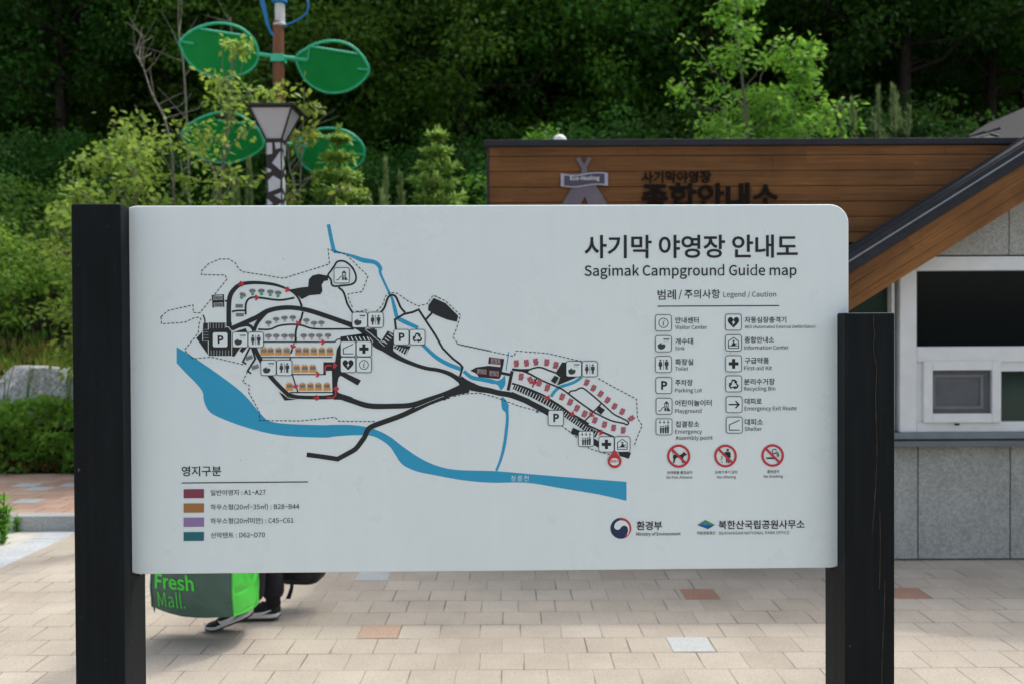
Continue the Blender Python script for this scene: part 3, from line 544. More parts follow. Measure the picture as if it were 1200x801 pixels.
    50, 111, 152, 111, 152, 93, 51, 93, 133, 199, 187, 5, 4, 0, 152, 228, 152, 129, 169, 129, 169, 228, 8, 0, 51, 120, 51, 47, 169, 47, 169, 120, 152, 120, 152, 98, 67, 98, 67, 120,
    4, 0, 67, 85, 152, 85, 152, 60, 67, 60, 12, 0, 70, 220, 46, 214, 29, 199, 22, 177, 29, 155, 46, 140, 70, 135, 95, 140, 112, 155, 118, 177, 112, 199, 95, 214, 12, 0, 70, 205,
    87, 202, 98, 192, 102, 177, 98, 162, 87, 152, 70, 149, 54, 152, 43, 162, 39, 177, 43, 192, 54, 202, 144, 199, 187, 2, 21, 0, 22, 209, 22, 195, 64, 195, 64, 172, 57, 141, 39, 112,
    15, 93, 25, 80, 45, 94, 61, 115, 72, 140, 83, 117, 99, 98, 118, 84, 127, 97, 103, 116, 87, 143, 80, 172, 80, 195, 121, 195, 121, 209, 8, 0, 143, 228, 143, 44, 160, 44, 160, 140,
    190, 140, 190, 154, 160, 154, 160, 228, 165, 199, 187, 4, 12, 0, 102, 112, 70, 108, 49, 97, 42, 79, 49, 60, 70, 49, 102, 45, 135, 49, 155, 60, 163, 79, 155, 97, 135, 108, 12, 0,
    102, 99, 126, 96, 141, 89, 146, 79, 141, 67, 126, 60, 102, 58, 79, 60, 64, 67, 58, 79, 64, 89, 79, 96, 21, 0, 22, 215, 22, 201, 64, 201, 64, 194, 58, 169, 42, 148, 17, 134,
    26, 120, 46, 131, 62, 146, 72, 166, 83, 149, 98, 135, 117, 126, 125, 139, 101, 152, 86, 171, 80, 194, 80, 201, 121, 201, 121, 215, 8, 0, 144, 228, 144, 117, 161, 117, 161, 167, 188, 167,
    188, 182, 161, 182, 161, 228, 133, 200, 187, 4, 12, 0, 101, 108, 67, 104, 46, 94, 38, 76, 46, 59, 67, 48, 101, 45, 135, 48, 157, 59, 164, 76, 157, 94, 135, 104, 12, 0, 101, 95,
    126, 93, 142, 86, 147, 76, 142, 66, 126, 60, 101, 58, 76, 60, 61, 66, 55, 76, 61, 86, 76, 93, 8, 0, 18, 137, 18, 123, 184, 123, 184, 137, 110, 137, 110, 163, 93, 163, 93, 137,
    19, 0, 33, 220, 33, 206, 90, 206, 81, 188, 58, 174, 27, 167, 33, 154, 62, 160, 86, 173, 101, 191, 117, 173, 140, 160, 169, 154, 175, 167, 145, 174, 122, 188, 112, 206, 169, 206, 169, 220,
    252, 200, 187, 2, 21, 0, 34, 217, 34, 203, 92, 203, 92, 202, 82, 180, 59, 162, 28, 152, 34, 139, 62, 147, 85, 161, 101, 181, 117, 161, 141, 147, 168, 139, 175, 152, 144, 162, 120, 180,
    111, 202, 111, 203, 169, 203, 169, 217, 8, 0, 18, 124, 18, 110, 93, 110, 93, 44, 109, 44, 109, 110, 184, 110, 184, 124, 192, 201, 187, 2, 4, 0, 152, 228, 152, 44, 169, 44, 169, 228,
    21, 0, 24, 209, 24, 195, 67, 195, 67, 172, 60, 140, 43, 112, 18, 93, 28, 80, 48, 94, 64, 115, 76, 140, 87, 117, 104, 97, 124, 84, 133, 97, 108, 115, 91, 142, 84, 172, 84, 195,
    127, 195, 127, 209, 209, 201, 187, 4, 4, 0, 152, 228, 152, 129, 169, 129, 169, 228, 8, 0, 51, 120, 51, 47, 169, 47, 169, 120, 152, 120, 152, 98, 67, 98, 67, 120, 4, 0, 67, 84,
    152, 84, 152, 60, 67, 60, 21, 0, 25, 216, 25, 202, 67, 202, 67, 198, 61, 174, 45, 155, 20, 142, 29, 128, 49, 138, 65, 153, 76, 172, 87, 154, 103, 141, 123, 131, 131, 145, 107, 157,
    90, 176, 84, 198, 84, 202, 126, 202, 126, 216, 40, 204, 187, 2, 25, 0, 63, 225, 63, 196, 21, 196, 21, 183, 63, 183, 63, 169, 57, 138, 40, 111, 16, 93, 26, 80, 45, 93, 61, 113,
    72, 136, 82, 114, 96, 96, 115, 83, 124, 96, 101, 114, 85, 140, 79, 169, 79, 183, 120, 183, 120, 196, 80, 196, 80, 225, 8, 0, 143, 228, 143, 44, 160, 44, 160, 139, 190, 139, 190, 153,
    160, 153, 160, 228, 61, 204, 187, 4, 12, 0, 102, 111, 70, 107, 49, 96, 42, 78, 49, 60, 70, 49, 102, 45, 135, 49, 155, 60, 163, 78, 155, 96, 135, 107, 12, 0, 102, 98, 126, 95,
    141, 89, 146, 78, 141, 67, 126, 60, 102, 58, 79, 60, 64, 67, 58, 78, 64, 89, 79, 95, 25, 0, 64, 229, 64, 206, 23, 206, 23, 192, 64, 192, 64, 189, 58, 165, 42, 146, 18, 133,
    27, 120, 47, 130, 62, 144, 73, 162, 83, 146, 99, 133, 118, 125, 126, 138, 102, 150, 87, 167, 81, 189, 81, 192, 122, 192, 122, 206, 81, 206, 81, 229, 8, 0, 144, 228, 144, 116, 161, 116,
    161, 167, 188, 167, 188, 181, 161, 181, 161, 228, 156, 204, 187, 3, 25, 0, 64, 227, 64, 204, 23, 204, 23, 190, 64, 190, 64, 184, 58, 160, 43, 140, 19, 127, 27, 113, 47, 123, 62, 138,
    73, 156, 84, 139, 99, 126, 119, 117, 127, 130, 103, 142, 87, 161, 81, 184, 81, 190, 122, 190, 122, 204, 81, 204, 81, 227, 8, 0, 153, 228, 153, 172, 115, 172, 115, 158, 153, 158, 153, 91,
    170, 91, 170, 228, 6, 0, 52, 103, 52, 48, 175, 48, 175, 62, 69, 62, 69, 103, 156, 205, 187, 2, 21, 0, 39, 59, 39, 46, 169, 46, 169, 59, 55, 59, 55, 76, 163, 76, 163, 117,
    110, 117, 110, 134, 184, 134, 184, 147, 18, 147, 18, 134, 93, 134, 93, 117, 38, 117, 38, 104, 147, 104, 147, 88, 39, 88, 23, 0, 35, 212, 35, 199, 92, 199, 81, 184, 58, 173, 27, 168,
    32, 155, 61, 160, 85, 169, 101, 184, 117, 169, 141, 160, 170, 155, 176, 168, 144, 173, 121, 184, 111, 199, 168, 199, 168, 212, 110, 212, 110, 229, 93, 229, 93, 212, 169, 205, 187, 3, 12, 0,
    101, 93, 126, 91, 142, 85, 147, 75, 142, 65, 126, 59, 101, 57, 76, 59, 61, 65, 55, 75, 61, 85, 76, 91, 19, 0, 18, 138, 18, 124, 93, 124, 93, 105, 63, 101, 45, 91, 38, 75,
    46, 58, 67, 48, 101, 45, 135, 48, 157, 58, 164, 75, 158, 91, 139, 101, 110, 105, 110, 124, 184, 124, 184, 138, 23, 0, 35, 210, 35, 197, 92, 197, 82, 179, 59, 167, 28, 160, 33, 147,
    62, 153, 85, 164, 101, 179, 117, 164, 141, 153, 170, 147, 175, 160, 143, 167, 120, 179, 111, 197, 168, 197, 168, 210, 110, 210, 110, 229, 93, 229, 93, 210, 88, 206, 187, 2, 4, 0, 152, 228,
    152, 44, 169, 44, 169, 228, 25, 0, 69, 225, 69, 196, 27, 196, 27, 183, 69, 183, 69, 169, 63, 138, 46, 111, 22, 93, 31, 80, 51, 93, 67, 113, 78, 137, 89, 114, 105, 96, 125, 83,
    134, 96, 109, 113, 92, 139, 86, 169, 86, 183, 128, 183, 128, 196, 86, 196, 86, 225, 48, 209, 187, 2, 8, 0, 115, 159, 115, 145, 153, 145, 153, 44, 170, 44, 170, 228, 153, 228, 153, 159,
    15, 0, 27, 211, 27, 88, 41, 88, 86, 89, 125, 94, 123, 108, 86, 103, 43, 102, 43, 146, 104, 146, 104, 160, 43, 160, 43, 198, 112, 198, 112, 211, 80, 209, 187, 4, 4, 0, 157, 228,
    157, 90, 173, 90, 173, 228, 8, 0, 122, 224, 122, 176, 97, 176, 97, 162, 122, 162, 122, 95, 138, 95, 138, 224, 6, 0, 54, 105, 54, 48, 179, 48, 179, 62, 71, 62, 71, 105, 15, 0,
    27, 213, 27, 121, 38, 121, 75, 122, 106, 126, 104, 139, 76, 135, 43, 134, 43, 161, 89, 161, 89, 174, 43, 174, 43, 199, 96, 199, 96, 213, 44, 210, 187, 2, 8, 0, 18, 117, 18, 103,
    93, 103, 93, 44, 110, 44, 110, 103, 185, 103, 185, 117, 12, 0, 40, 220, 40, 136, 166, 136, 166, 149, 57, 149, 57, 172, 160, 172, 160, 185, 57, 185, 57, 206, 164, 206, 164, 220, 184, 210,
    187, 2, 4, 0, 18, 82, 18, 68, 185, 68, 185, 82, 12, 0, 40, 212, 40, 115, 166, 115, 166, 129, 57, 129, 57, 158, 160, 158, 160, 172, 57, 172, 57, 199, 164, 199, 164, 212, 136, 212,
    187, 4, 4, 0, 148, 91, 148, 60, 55, 60, 55, 91, 12, 0, 39, 104, 39, 47, 164, 47, 164, 104, 110, 104, 110, 126, 184, 126, 184, 139, 18, 139, 18, 126, 93, 126, 93, 104, 12, 0,
    34, 170, 34, 156, 168, 156, 168, 170, 141, 170, 141, 209, 169, 209, 169, 222, 34, 222, 34, 209, 61, 209, 61, 170, 4, 0, 78, 209, 124, 209, 124, 170, 78, 170, 60, 213, 187, 3, 4, 0,
    152, 228, 152, 44, 169, 44, 169, 228, 13, 0, 20, 90, 76, 91, 137, 97, 136, 109, 107, 106, 107, 195, 127, 195, 127, 209, 23, 209, 23, 195, 43, 195, 43, 104, 18, 104, 4, 0, 59, 195,
    90, 195, 90, 106, 59, 104, 88, 213, 187, 4, 12, 0, 72, 170, 49, 164, 33, 150, 27, 128, 33, 105, 49, 91, 72, 85, 95, 91, 111, 105, 117, 128, 111, 150, 95, 164, 12, 0, 72, 156,
    87, 152, 97, 142, 101, 128, 97, 113, 87, 103, 72, 99, 57, 103, 47, 113, 43, 128, 47, 142, 57, 152, 8, 0, 143, 228, 143, 44, 160, 44, 160, 139, 190, 139, 190, 153, 160, 153, 160, 228,
    8, 0, 64, 226, 64, 199, 17, 199, 17, 185, 126, 185, 126, 199, 80, 199, 80, 226, 92, 213, 187, 5, 12, 0, 73, 182, 50, 178, 34, 166, 29, 148, 34, 130, 50, 118, 73, 114, 96, 118,
    111, 130, 117, 148, 111, 166, 96, 178, 12, 0, 73, 169, 88, 166, 97, 159, 101, 148, 97, 137, 88, 129, 73, 127, 58, 129, 49, 137, 45, 148, 49, 159, 58, 166, 8, 0, 144, 228, 144, 90,
    161, 90, 161, 154, 188, 154, 188, 168, 161, 168, 161, 228, 8, 0, 65, 228, 65, 206, 19, 206, 19, 192, 127, 192, 127, 206, 81, 206, 81, 228, 6, 0, 46, 101, 46, 48, 169, 48, 169, 62,
    63, 62, 63, 101, 105, 213, 187, 6, 8, 0, 45, 113, 45, 47, 161, 47, 161, 113, 144, 113, 144, 94, 62, 94, 62, 113, 4, 0, 62, 81, 144, 81, 144, 60, 62, 60, 12, 0, 73, 187,
    50, 183, 34, 172, 29, 155, 34, 138, 50, 127, 73, 123, 96, 127, 111, 138, 117, 155, 111, 172, 96, 183, 12, 0, 73, 174, 88, 172, 97, 165, 101, 155, 97, 145, 88, 138, 73, 136, 58, 138,
    49, 145, 45, 155, 49, 165, 58, 172, 8, 0, 144, 228, 144, 121, 161, 121, 161, 167, 188, 167, 188, 181, 161, 181, 161, 228, 8, 0, 65, 230, 65, 209, 19, 209, 19, 196, 127, 196, 127, 209,
    81, 209, 81, 230, 109, 213, 187, 6, 12, 0, 103, 108, 71, 104, 51, 94, 43, 76, 51, 59, 71, 48, 103, 45, 135, 48, 156, 59, 163, 76, 156, 94, 135, 104, 12, 0, 103, 95, 126, 93,
    141, 86, 146, 76, 141, 66, 126, 60, 103, 58, 80, 60, 65, 66, 60, 76, 65, 86, 80, 93, 12, 0, 73, 185, 50, 181, 34, 169, 29, 152, 34, 135, 50, 124, 73, 120, 96, 124, 111, 135,
    117, 152, 111, 169, 96, 181, 12, 0, 73, 172, 88, 169, 97, 163, 101, 152, 97, 142, 88, 135, 73, 133, 58, 135, 49, 142, 45, 152, 49, 163, 58, 169, 8, 0, 144, 228, 144, 110, 161, 110,
    161, 163, 188, 163, 188, 177, 161, 177, 161, 228, 8, 0, 65, 230, 65, 208, 19, 208, 19, 194, 127, 194, 127, 208, 81, 208, 81, 230, 4, 214, 187, 5, 12, 0, 70, 182, 49, 178, 34, 165,
    29, 147, 34, 128, 49, 116, 70, 112, 92, 116, 107, 128, 112, 147, 107, 165, 92, 178, 12, 0, 70, 169, 84, 166, 93, 158, 96, 147, 93, 135, 84, 128, 70, 125, 57, 128, 48, 135, 45, 147,
    48, 158, 57, 166, 12, 0, 122, 141, 122, 127, 153, 127, 153, 88, 170, 88, 170, 228, 153, 228, 153, 179, 122, 179, 122, 165, 153, 165, 153, 141, 8, 0, 62, 228, 62, 206, 18, 206, 18, 192,
    122, 192, 122, 206, 79, 206, 79, 228, 6, 0, 51, 100, 51, 48, 174, 48, 174, 62, 68, 62, 68, 100, 21, 214, 187, 6, 12, 0, 70, 185, 49, 181, 34, 169, 29, 151, 34, 133, 49, 121,
    70, 117, 92, 121, 107, 133, 112, 151, 107, 169, 92, 181, 12, 0, 70, 172, 84, 169, 93, 162, 97, 151, 93, 140, 84, 132, 70, 130, 57, 132, 48, 140, 45, 151, 48, 162, 57, 169, 12, 0,
    109, 107, 76, 104, 55, 93, 48, 76, 55, 59, 76, 48, 109, 45, 142, 48, 163, 59, 171, 76, 163, 93, 142, 104, 12, 0, 109, 94, 133, 92, 148, 86, 153, 76, 148, 66, 133, 60, 109, 58,
    86, 60, 71, 66, 65, 76, 71, 86, 86, 92, 12, 0, 153, 228, 153, 184, 122, 184, 122, 170, 153, 170, 153, 148, 121, 148, 121, 134, 153, 134, 153, 109, 170, 109, 170, 228, 8, 0, 62, 230,
    62, 208, 18, 208, 18, 194, 122, 194, 122, 208, 79, 208, 79, 230, 84, 214, 187, 4, 12, 0, 74, 168, 89, 166, 98, 159, 102, 148, 98, 137, 89, 129, 74, 127, 60, 129, 50, 137, 47, 148,
    50, 159, 60, 166, 20, 0, 74, 182, 52, 177, 36, 166, 31, 148, 35, 131, 47, 120, 66, 114, 66, 94, 16, 93, 19, 79, 73, 80, 133, 87, 132, 99, 83, 95, 83, 114, 101, 120, 113, 131,
    118, 148, 112, 166, 97, 177, 8, 0, 143, 228, 143, 44, 160, 44, 160, 136, 189, 136, 189, 150, 160, 150, 160, 228, 8, 0, 66, 228, 66, 206, 19, 206, 19, 192, 129, 192, 129, 206, 83, 206,
    83, 228, 88, 214, 187, 5, 12, 0, 75, 178, 89, 176, 98, 170, 101, 162, 98, 153, 89, 147, 75, 145, 60, 147, 51, 153, 48, 162, 51, 170, 60, 176, 8, 0, 144, 228, 144, 84, 161, 84,
    161, 150, 188, 150, 188, 164, 161, 164, 161, 228, 6, 0, 44, 94, 44, 48, 167, 48, 167, 62, 61, 62, 61, 94, 20, 0, 75, 190, 52, 186, 37, 177, 32, 162, 36, 148, 48, 138, 66, 134,
    66, 120, 17, 119, 19, 105, 74, 107, 134, 114, 133, 126, 83, 121, 83, 134, 101, 138, 113, 148, 118, 162, 112, 177, 97, 186, 8, 0, 66, 229, 66, 210, 22, 210, 22, 198, 127, 198, 127, 210,
    83, 210, 83, 229, 97, 215, 187, 6, 8, 0, 39, 106, 39, 47, 163, 47, 163, 106, 146, 106, 146, 90, 56, 90, 56, 106, 4, 0, 56, 78, 146, 78, 146, 60, 56, 60, 12, 0, 101, 193,
    69, 190, 49, 182, 42, 167, 49, 153, 69, 145, 101, 142, 134, 145, 154, 153, 161, 167, 154, 182, 134, 190, 12, 0, 101, 181, 124, 180, 138, 175, 143, 167, 138, 160, 124, 155, 101, 153, 79, 155,
    65, 160, 60, 167, 65, 175, 79, 180, 4, 0, 18, 130, 18, 117, 184, 117, 184, 130, 8, 0, 93, 231, 93, 213, 27, 213, 27, 200, 175, 200, 175, 213, 110, 213, 110, 231,
]
GL = {}
_b = bytes(GLYPHS)
_i = 0
while _i < len(_b):
    _c, _a, _n = struct.unpack_from('<HBB', _b, _i); _i += 4
    _cs = []
    for _k in range(_n):
        (_m,) = struct.unpack_from('<H', _b, _i); _i += 2
        _cs.append([((_b[_i + 2 * j] - 8) / 200.0, (_b[_i + 2 * j + 1] - 60) / 200.0) for j in range(_m)])
        _i += 2 * _m
    GL[chr(_c)] = (_a / 200.0, _cs)


def words(s, track=0.0):                      # outlines of a line of text, in em
    out, x = [], 0.0
    for ch in s:
        if ch == ' ':
            x += 0.228 + track
            continue
        a, cs = GL[ch]
        out += [[(p + x, q) for p, q in c] for c in cs]
        x += a + track
    return out


def fill(contours, offset=0.0):               # filled 2D outlines -> vertices, faces
    c = bpy.data.curves.new("outline", 'CURVE')
    c.dimensions = '2D'
    c.fill_mode = 'BOTH'
    c.offset = offset
    for pts in contours:
        if len(pts) < 3: continue
        s = c.splines.new('POLY')
        s.points.add(len(pts) - 1)
        s.points.foreach_set("co", [q for p in pts for q in (p[0], p[1], 0.0, 1.0)])
        s.use_cyclic_u = True
    o = bpy.data.objects.new("outline", c)
    me = bpy.data.meshes.new_from_object(o)
    V = [(v.co.x, v.co.y) for v in me.vertices]
    Fc = [tuple(p.vertices) for p in me.polygons]
    bpy.data.objects.remove(o); bpy.data.curves.remove(c); bpy.data.meshes.remove(me)
    return V, Fc


def bbox(cs):
    xs = [p[0] for c in cs for p in c]; ys = [p[1] for c in cs for p in c]
    return min(xs), max(xs), min(ys), max(ys)


def smooth(pts, k=4, closed=False):           # Catmull-Rom through points (any number of components)
    n = len(pts)
    out = []
    P = lambda i: pts[i % n] if closed else pts[max(0, min(n - 1, i))]
    for i in range(n if closed else n - 1):
        a, b, c, d = P(i - 1), P(i), P(i + 1), P(i + 2)
        for j in range(k):
            t = j / k
            out.append(tuple(0.5 * (2 * q + (r - p) * t + (2 * p - 5 * q + 4 * r - s) * t * t + (3 * q - p - 3 * r + s) * t ** 3)
                             for p, q, r, s in zip(a, b, c, d)))
    if not closed: out.append(tuple(pts[-1]))
    return out

# ------------------------------------------------------------------ materials
M_plaza = paving("beige_concrete_pavers", -0.815, 5.153, 0.2135, 0.24, (0.425, 0.375, 0.305), (0.475, 0.425, 0.35), (0.33, 0.29, 0.235), grain=0.2, stainc=0.2)
M_walk = paving("salmon_pavers", -9.0, 8.15, 0.23, 0.23, (0.42, 0.27, 0.2), (0.52, 0.36, 0.27), (0.2, 0.15, 0.12), jw=0.004)
M_pale_pink = paving("light_salmon_paver", 50.3, 60.7, 9.0, 9.0, (0.43, 0.315, 0.235), (0.43, 0.315, 0.235), (0.43, 0.315, 0.235))
M_pink = paving("salmon_accent_paver", 50.3, 60.7, 9.0, 9.0, (0.36, 0.215, 0.155), (0.36, 0.215, 0.155), (0.36, 0.215, 0.155))
M_white = paving("pale_accent_paver", 50.3, 60.7, 9.0, 9.0, (0.46, 0.485, 0.47), (0.46, 0.485, 0.47), (0.5, 0.5, 0.5))
M_granite = granite("grey_granite", (0.36, 0.375, 0.35))
M_kerb = granite("kerb_granite", (0.38, 0.39, 0.38), 0.6)
M_strip = granite("granite_edging", (0.45, 0.48, 0.49), 0.75)
M_gutter = plain("pale_concrete", (0.52, 0.5, 0.45), 0.9, var=0.14, scale=5, bump=0.3)
M_wood = wood("brown_cladding_boards", (0.18, 0.08, 0.024), board=0.105)
M_barge = wood("brown_barge_boards", (0.19, 0.085, 0.026), board=0.098, ang=0.555)
M_dark = plain("dark_grey_sheet_metal", (0.03, 0.033, 0.04), 0.6, 0.0, spec=0.1, var=0.15)
M_seam = plain("grey_seamed_roofing", (0.05, 0.05, 0.053), 0.7, 0.0, spec=0.08)
M_flash = plain("bright_metal_trim", (0.3, 0.32, 0.34), 0.35, 0.7)
M_frame = plain("white_window_frame", (0.66, 0.69, 0.69), 0.38, var=0.05)
M_sill = plain("grey_blue_sill_metal", (0.17, 0.2, 0.22), 0.42, 0.2)
M_pane = NT("dark_window_glass").base((0.006, 0.008, 0.008), 0.06, 0.0, 0.22).m
M_pane2 = NT("green_window_glass").base((0.02, 0.045, 0.036), 0.08, 0.0, 0.3).m
M_blind = plain("grey_insect_screen", (0.095, 0.1, 0.11), 0.7)
M_post = None

# ------------------------------------------------------------------ the setting: hill, plaza, pavement
def sstep(a, b, x):
    t = max(0.0, min(1.0, (x - a) / (b - a)))
    return t * t * (3 - 2 * t)


def tz(x, y):
    z = -0.03 + 1.2 * sstep(10.25, 12.0, y)
    z += 0.35 * max(0.0, min(y, 52.0) - 12.0) + 0.03 * max(0.0, y - 52.0)
    if y > 10.5:
        z += min(1.0, (y - 10.5) * 0.4) * 0.35 * (noise.noise(Vector((x * 0.33, y * 0.33, 1.7))) + 0.5 * noise.noise(Vector((x, y, 4.2))))
    return z


t = NT("forest_floor")
co = t.coord('World')
a = t.noise(co, 0.9, 6.0, 0.65)
b = t.noise(co, 7.0, 5.0, 0.7)
cc = t.ramp(b, [(0.3, (0.014, 0.012, 0.006)), (0.5, (0.03, 0.025, 0.012)), (0.7, (0.055, 0.04, 0.02))])
cc = t.mix(t.ramp(a, [(0.4, 0.0), (0.6, 1.0)]), cc, (0.02, 0.04, 0.01))
t.base(cc, 0.95, 0.0, 0.1)
t.bump(b, 0.6, 0.05)
M_soil = t.m
xs = [-140, -90, -60, -40] + [x * 0.8 for x in range(-37, 38)] + [40, 60, 90, 140]
ys = [-80, -40, -15, -5, 0, 5, 9, 10.2] + [10.3 + 0.25 * k for k in range(12)] + [13.5 + 0.8 * k for k in range(40)] + [48, 52, 60, 80, 120, 200]
mb = MB()
nx = len(xs)
mb.add([(x, y, tz(x, y)) for y in ys for x in xs],
       [(j * nx + i, j * nx + i + 1, (j + 1) * nx + i + 1, (j + 1) * nx + i) for j in range(len(ys) - 1) for i in range(nx - 1)])
tag(mb.build("hillside", M_soil, smooth=True), kind="structure")


def sheet(name, x0, x1, y0, y1, z, mat, step=2.0):
    m = MB()
    m.box(x0, x1, y0, y1, z - 0.025, z)
    return tag(m.build(name, mat), kind="structure")


sheet("plaza", -3.48, 14.0, -14.0, 10.2, 0.0, M_plaza)
mb = MB()
y = -12.0
while y < 8.0:
    mb.box(-3.745, -3.485, y + 0.003, min(y + 0.98, 7.995), -0.025, 0.0)
    y += 0.985
tag(mb.build("edging_strip", M_strip, bevel=0.003), kind="structure")
mb = MB()
for (g0, g1) in ((-3.75 - 0.62, -3.75), (-3.75 - 1.3, -3.75 - 0.628), (-16.0, -3.75 - 1.308)):
    mb.box(g0, g1, -12.0, 7.28, -0.028, -0.003)
mb.box(-16.0, -3.75, 7.288, 7.995, -0.028, -0.003)
tag(mb.build("gutter", M_gutter), kind="structure")
mb = MB()
x = -15.0
while x < -0.9:
    mb.box(x + 0.003, min(x + 0.99, -0.62), 8.0, 8.16, -0.03, 0.12)
    x += 0.995
tag(mb.build("kerb", M_kerb, bevel=0.008), kind="structure")
mb = MB()
mb.box(-15.0, -0.62, 8.163, 10.42, 0.0, 0.116)
tag(mb.build("pavement", M_walk), kind="structure")
mp, mw = MB(), MB()
w_, d_ = 0.2135, 0.24
def paver(m, row, x, z=0.0025, w=w_, d=d_, y0=5.153):
    m.box(x + 0.004, x + w - 0.004, y0 + row * d + 0.004, y0 + (row + 1) * d - 0.004, z - 0.01, z)
mq = MB(); paver(mq, 0, -0.815)
tag(mq.build("light_salmon_paver", M_pale_pink), kind="structure")
paver(mp, 3, 1.02); paver(mp, 3, 2.27)
paver(mw, -1, 0.79); paver(mw, 5, -1.02)
for px, py in ((30, 565.5), (52, 573.5), (41, 587.5), (75, 568)):
    q = at(px, py, 1.0)
    dr = ray(px, py)
    q = CAM + dr * ((0.12 - CAM.z) / dr.z)
    k = math.floor((q.y - 8.15) / 0.23)
    paver(mw, k, math.floor(q.x / 0.23) * 0.23, 0.119, 0.23, 0.23, 8.15)
tag(mp.build("salmon_paver", M_pink), kind="structure")
tag(mw.build("pale_paver", M_white), kind="structure")

# ------------------------------------------------------------------ the information building
BY = 6.84
bld = empty("information_building", (3.0, BY, 0.0),
            label="low booth with brown boards, granite base and white ticket windows behind the map sign", cat="building")
bld_off = Vector((-3.0, -BY, 0.0))


def bpart(m, name, mats, bevel=0.0, parent=None, smooth=False):
    o = m.build(name, mats, parent or bld, bevel, smooth)
    if parent is None: o.location = bld_off
    return o


FX0, FX1, FZ0, FZ1 = -0.168, 7.6, 2.185, 2.846
# walls (recessed left part, flush window wing at the right)
mb = MB()
mb.box(0.05, 2.60, 7.55, 10.1, 0.0, 2.80)
mb.box(2.70, 7.5, 7.05, 10.1, 0.0, 2.80)
bpart(mb, "core_wall", plain("dark_render", (0.09, 0.1, 0.095), 0.9))
mb = MB()
jx = [2.61, 2.79, 3.425, 4.06, 4.695, 5.33, 5.965, 6.6, 7.235, 7.5]
for i in range(len(jx) - 1):                                     # granite base panels with open joints
    mb.box(jx[i] + 0.004, jx[i + 1] - 0.004, BY, BY + 0.20, 0.012, 0.792)
for jx0, jx1 in ((2.61, 3.40), (3.40, 4.30), (4.30, 5.2), (5.2, 6.1), (6.1, 6.75)):   # granite gable over the windows
    cut = lambda x: min(x, 2 * 4.72 - x) * 0.62 + 2.086 - 0.62 * 2.221 - 0.14
    top_ = [(jx1 - 0.003, cut(jx1))] + ([(4.72, cut(4.72))] if jx0 < 4.72 < jx1 else []) + [(jx0 + 0.003, cut(jx0))]
    mb.prism([(jx0 + 0.003, 2.094), (jx1 - 0.003, 2.094)] + top_, BY - 0.028, BY + 0.20)
xx = 0.06
while xx < 2.3:                                                  # recessed wall under the fascia
    if not (0.9 < xx < 1.6): mb.box(xx + 0.004, xx + 0.63, 7.50, 7.56, 0.012, 2.18)
    xx += 0.634
bpart(mb, "granite_panels", M_granite, bevel=0.003)
mb = MB()
mb.box(2.615, 7.5, BY + 0.02, BY + 0.18, 0.0, 0.8)
mb.box(2.615, 7.5, BY + 0.02, BY + 0.18, 2.1, 2.9)
bpart(mb, "panel_backing", plain("mortar", (0.11, 0.105, 0.09), 0.9))
# glazed door in the recess
mb = MB()
mb.box(0.98, 1.04, 7.46, 7.56, 0.0, 2.15); mb.box(1.56, 1.62, 7.46, 7.56, 0.0, 2.15); mb.box(1.04, 1.56, 7.46, 7.56, 2.08, 2.15)
dr = bpart(mb, "door", M_frame, bevel=0.004)
mb = MB(); mb.box(1.04, 1.56, 7.49, 7.52, 0.03, 2.08); mb.build("pane", M_pane2, dr)
mb = MB(); mb.tube([(1.5, 7.44, 0.85), (1.5, 7.41, 0.87), (1.5, 7.41, 1.2), (1.5, 7.44, 1.22)], 0.012); mb.build("handle", M_flash, dr)

# corner glazing beside the wing
mb = MB()
mb.box(2.20, 2.608, BY + 0.10, BY + 0.12, 0.83, 2.16)
bpart(mb, "corner_glass", M_pane2)
mb = MB()
mb.box(2.612, 2.632, BY + 0.01, BY + 0.09, 0.8, 2.09)
mb.box(2.21, 2.613, BY + 0.07, BY + 0.14, 1.38, 1.425)
mb.box(2.21, 2.613, BY + 0.07, BY + 0.14, 0.79, 0.83)
bpart(mb, "corner_frame", M_frame, bevel=0.003)

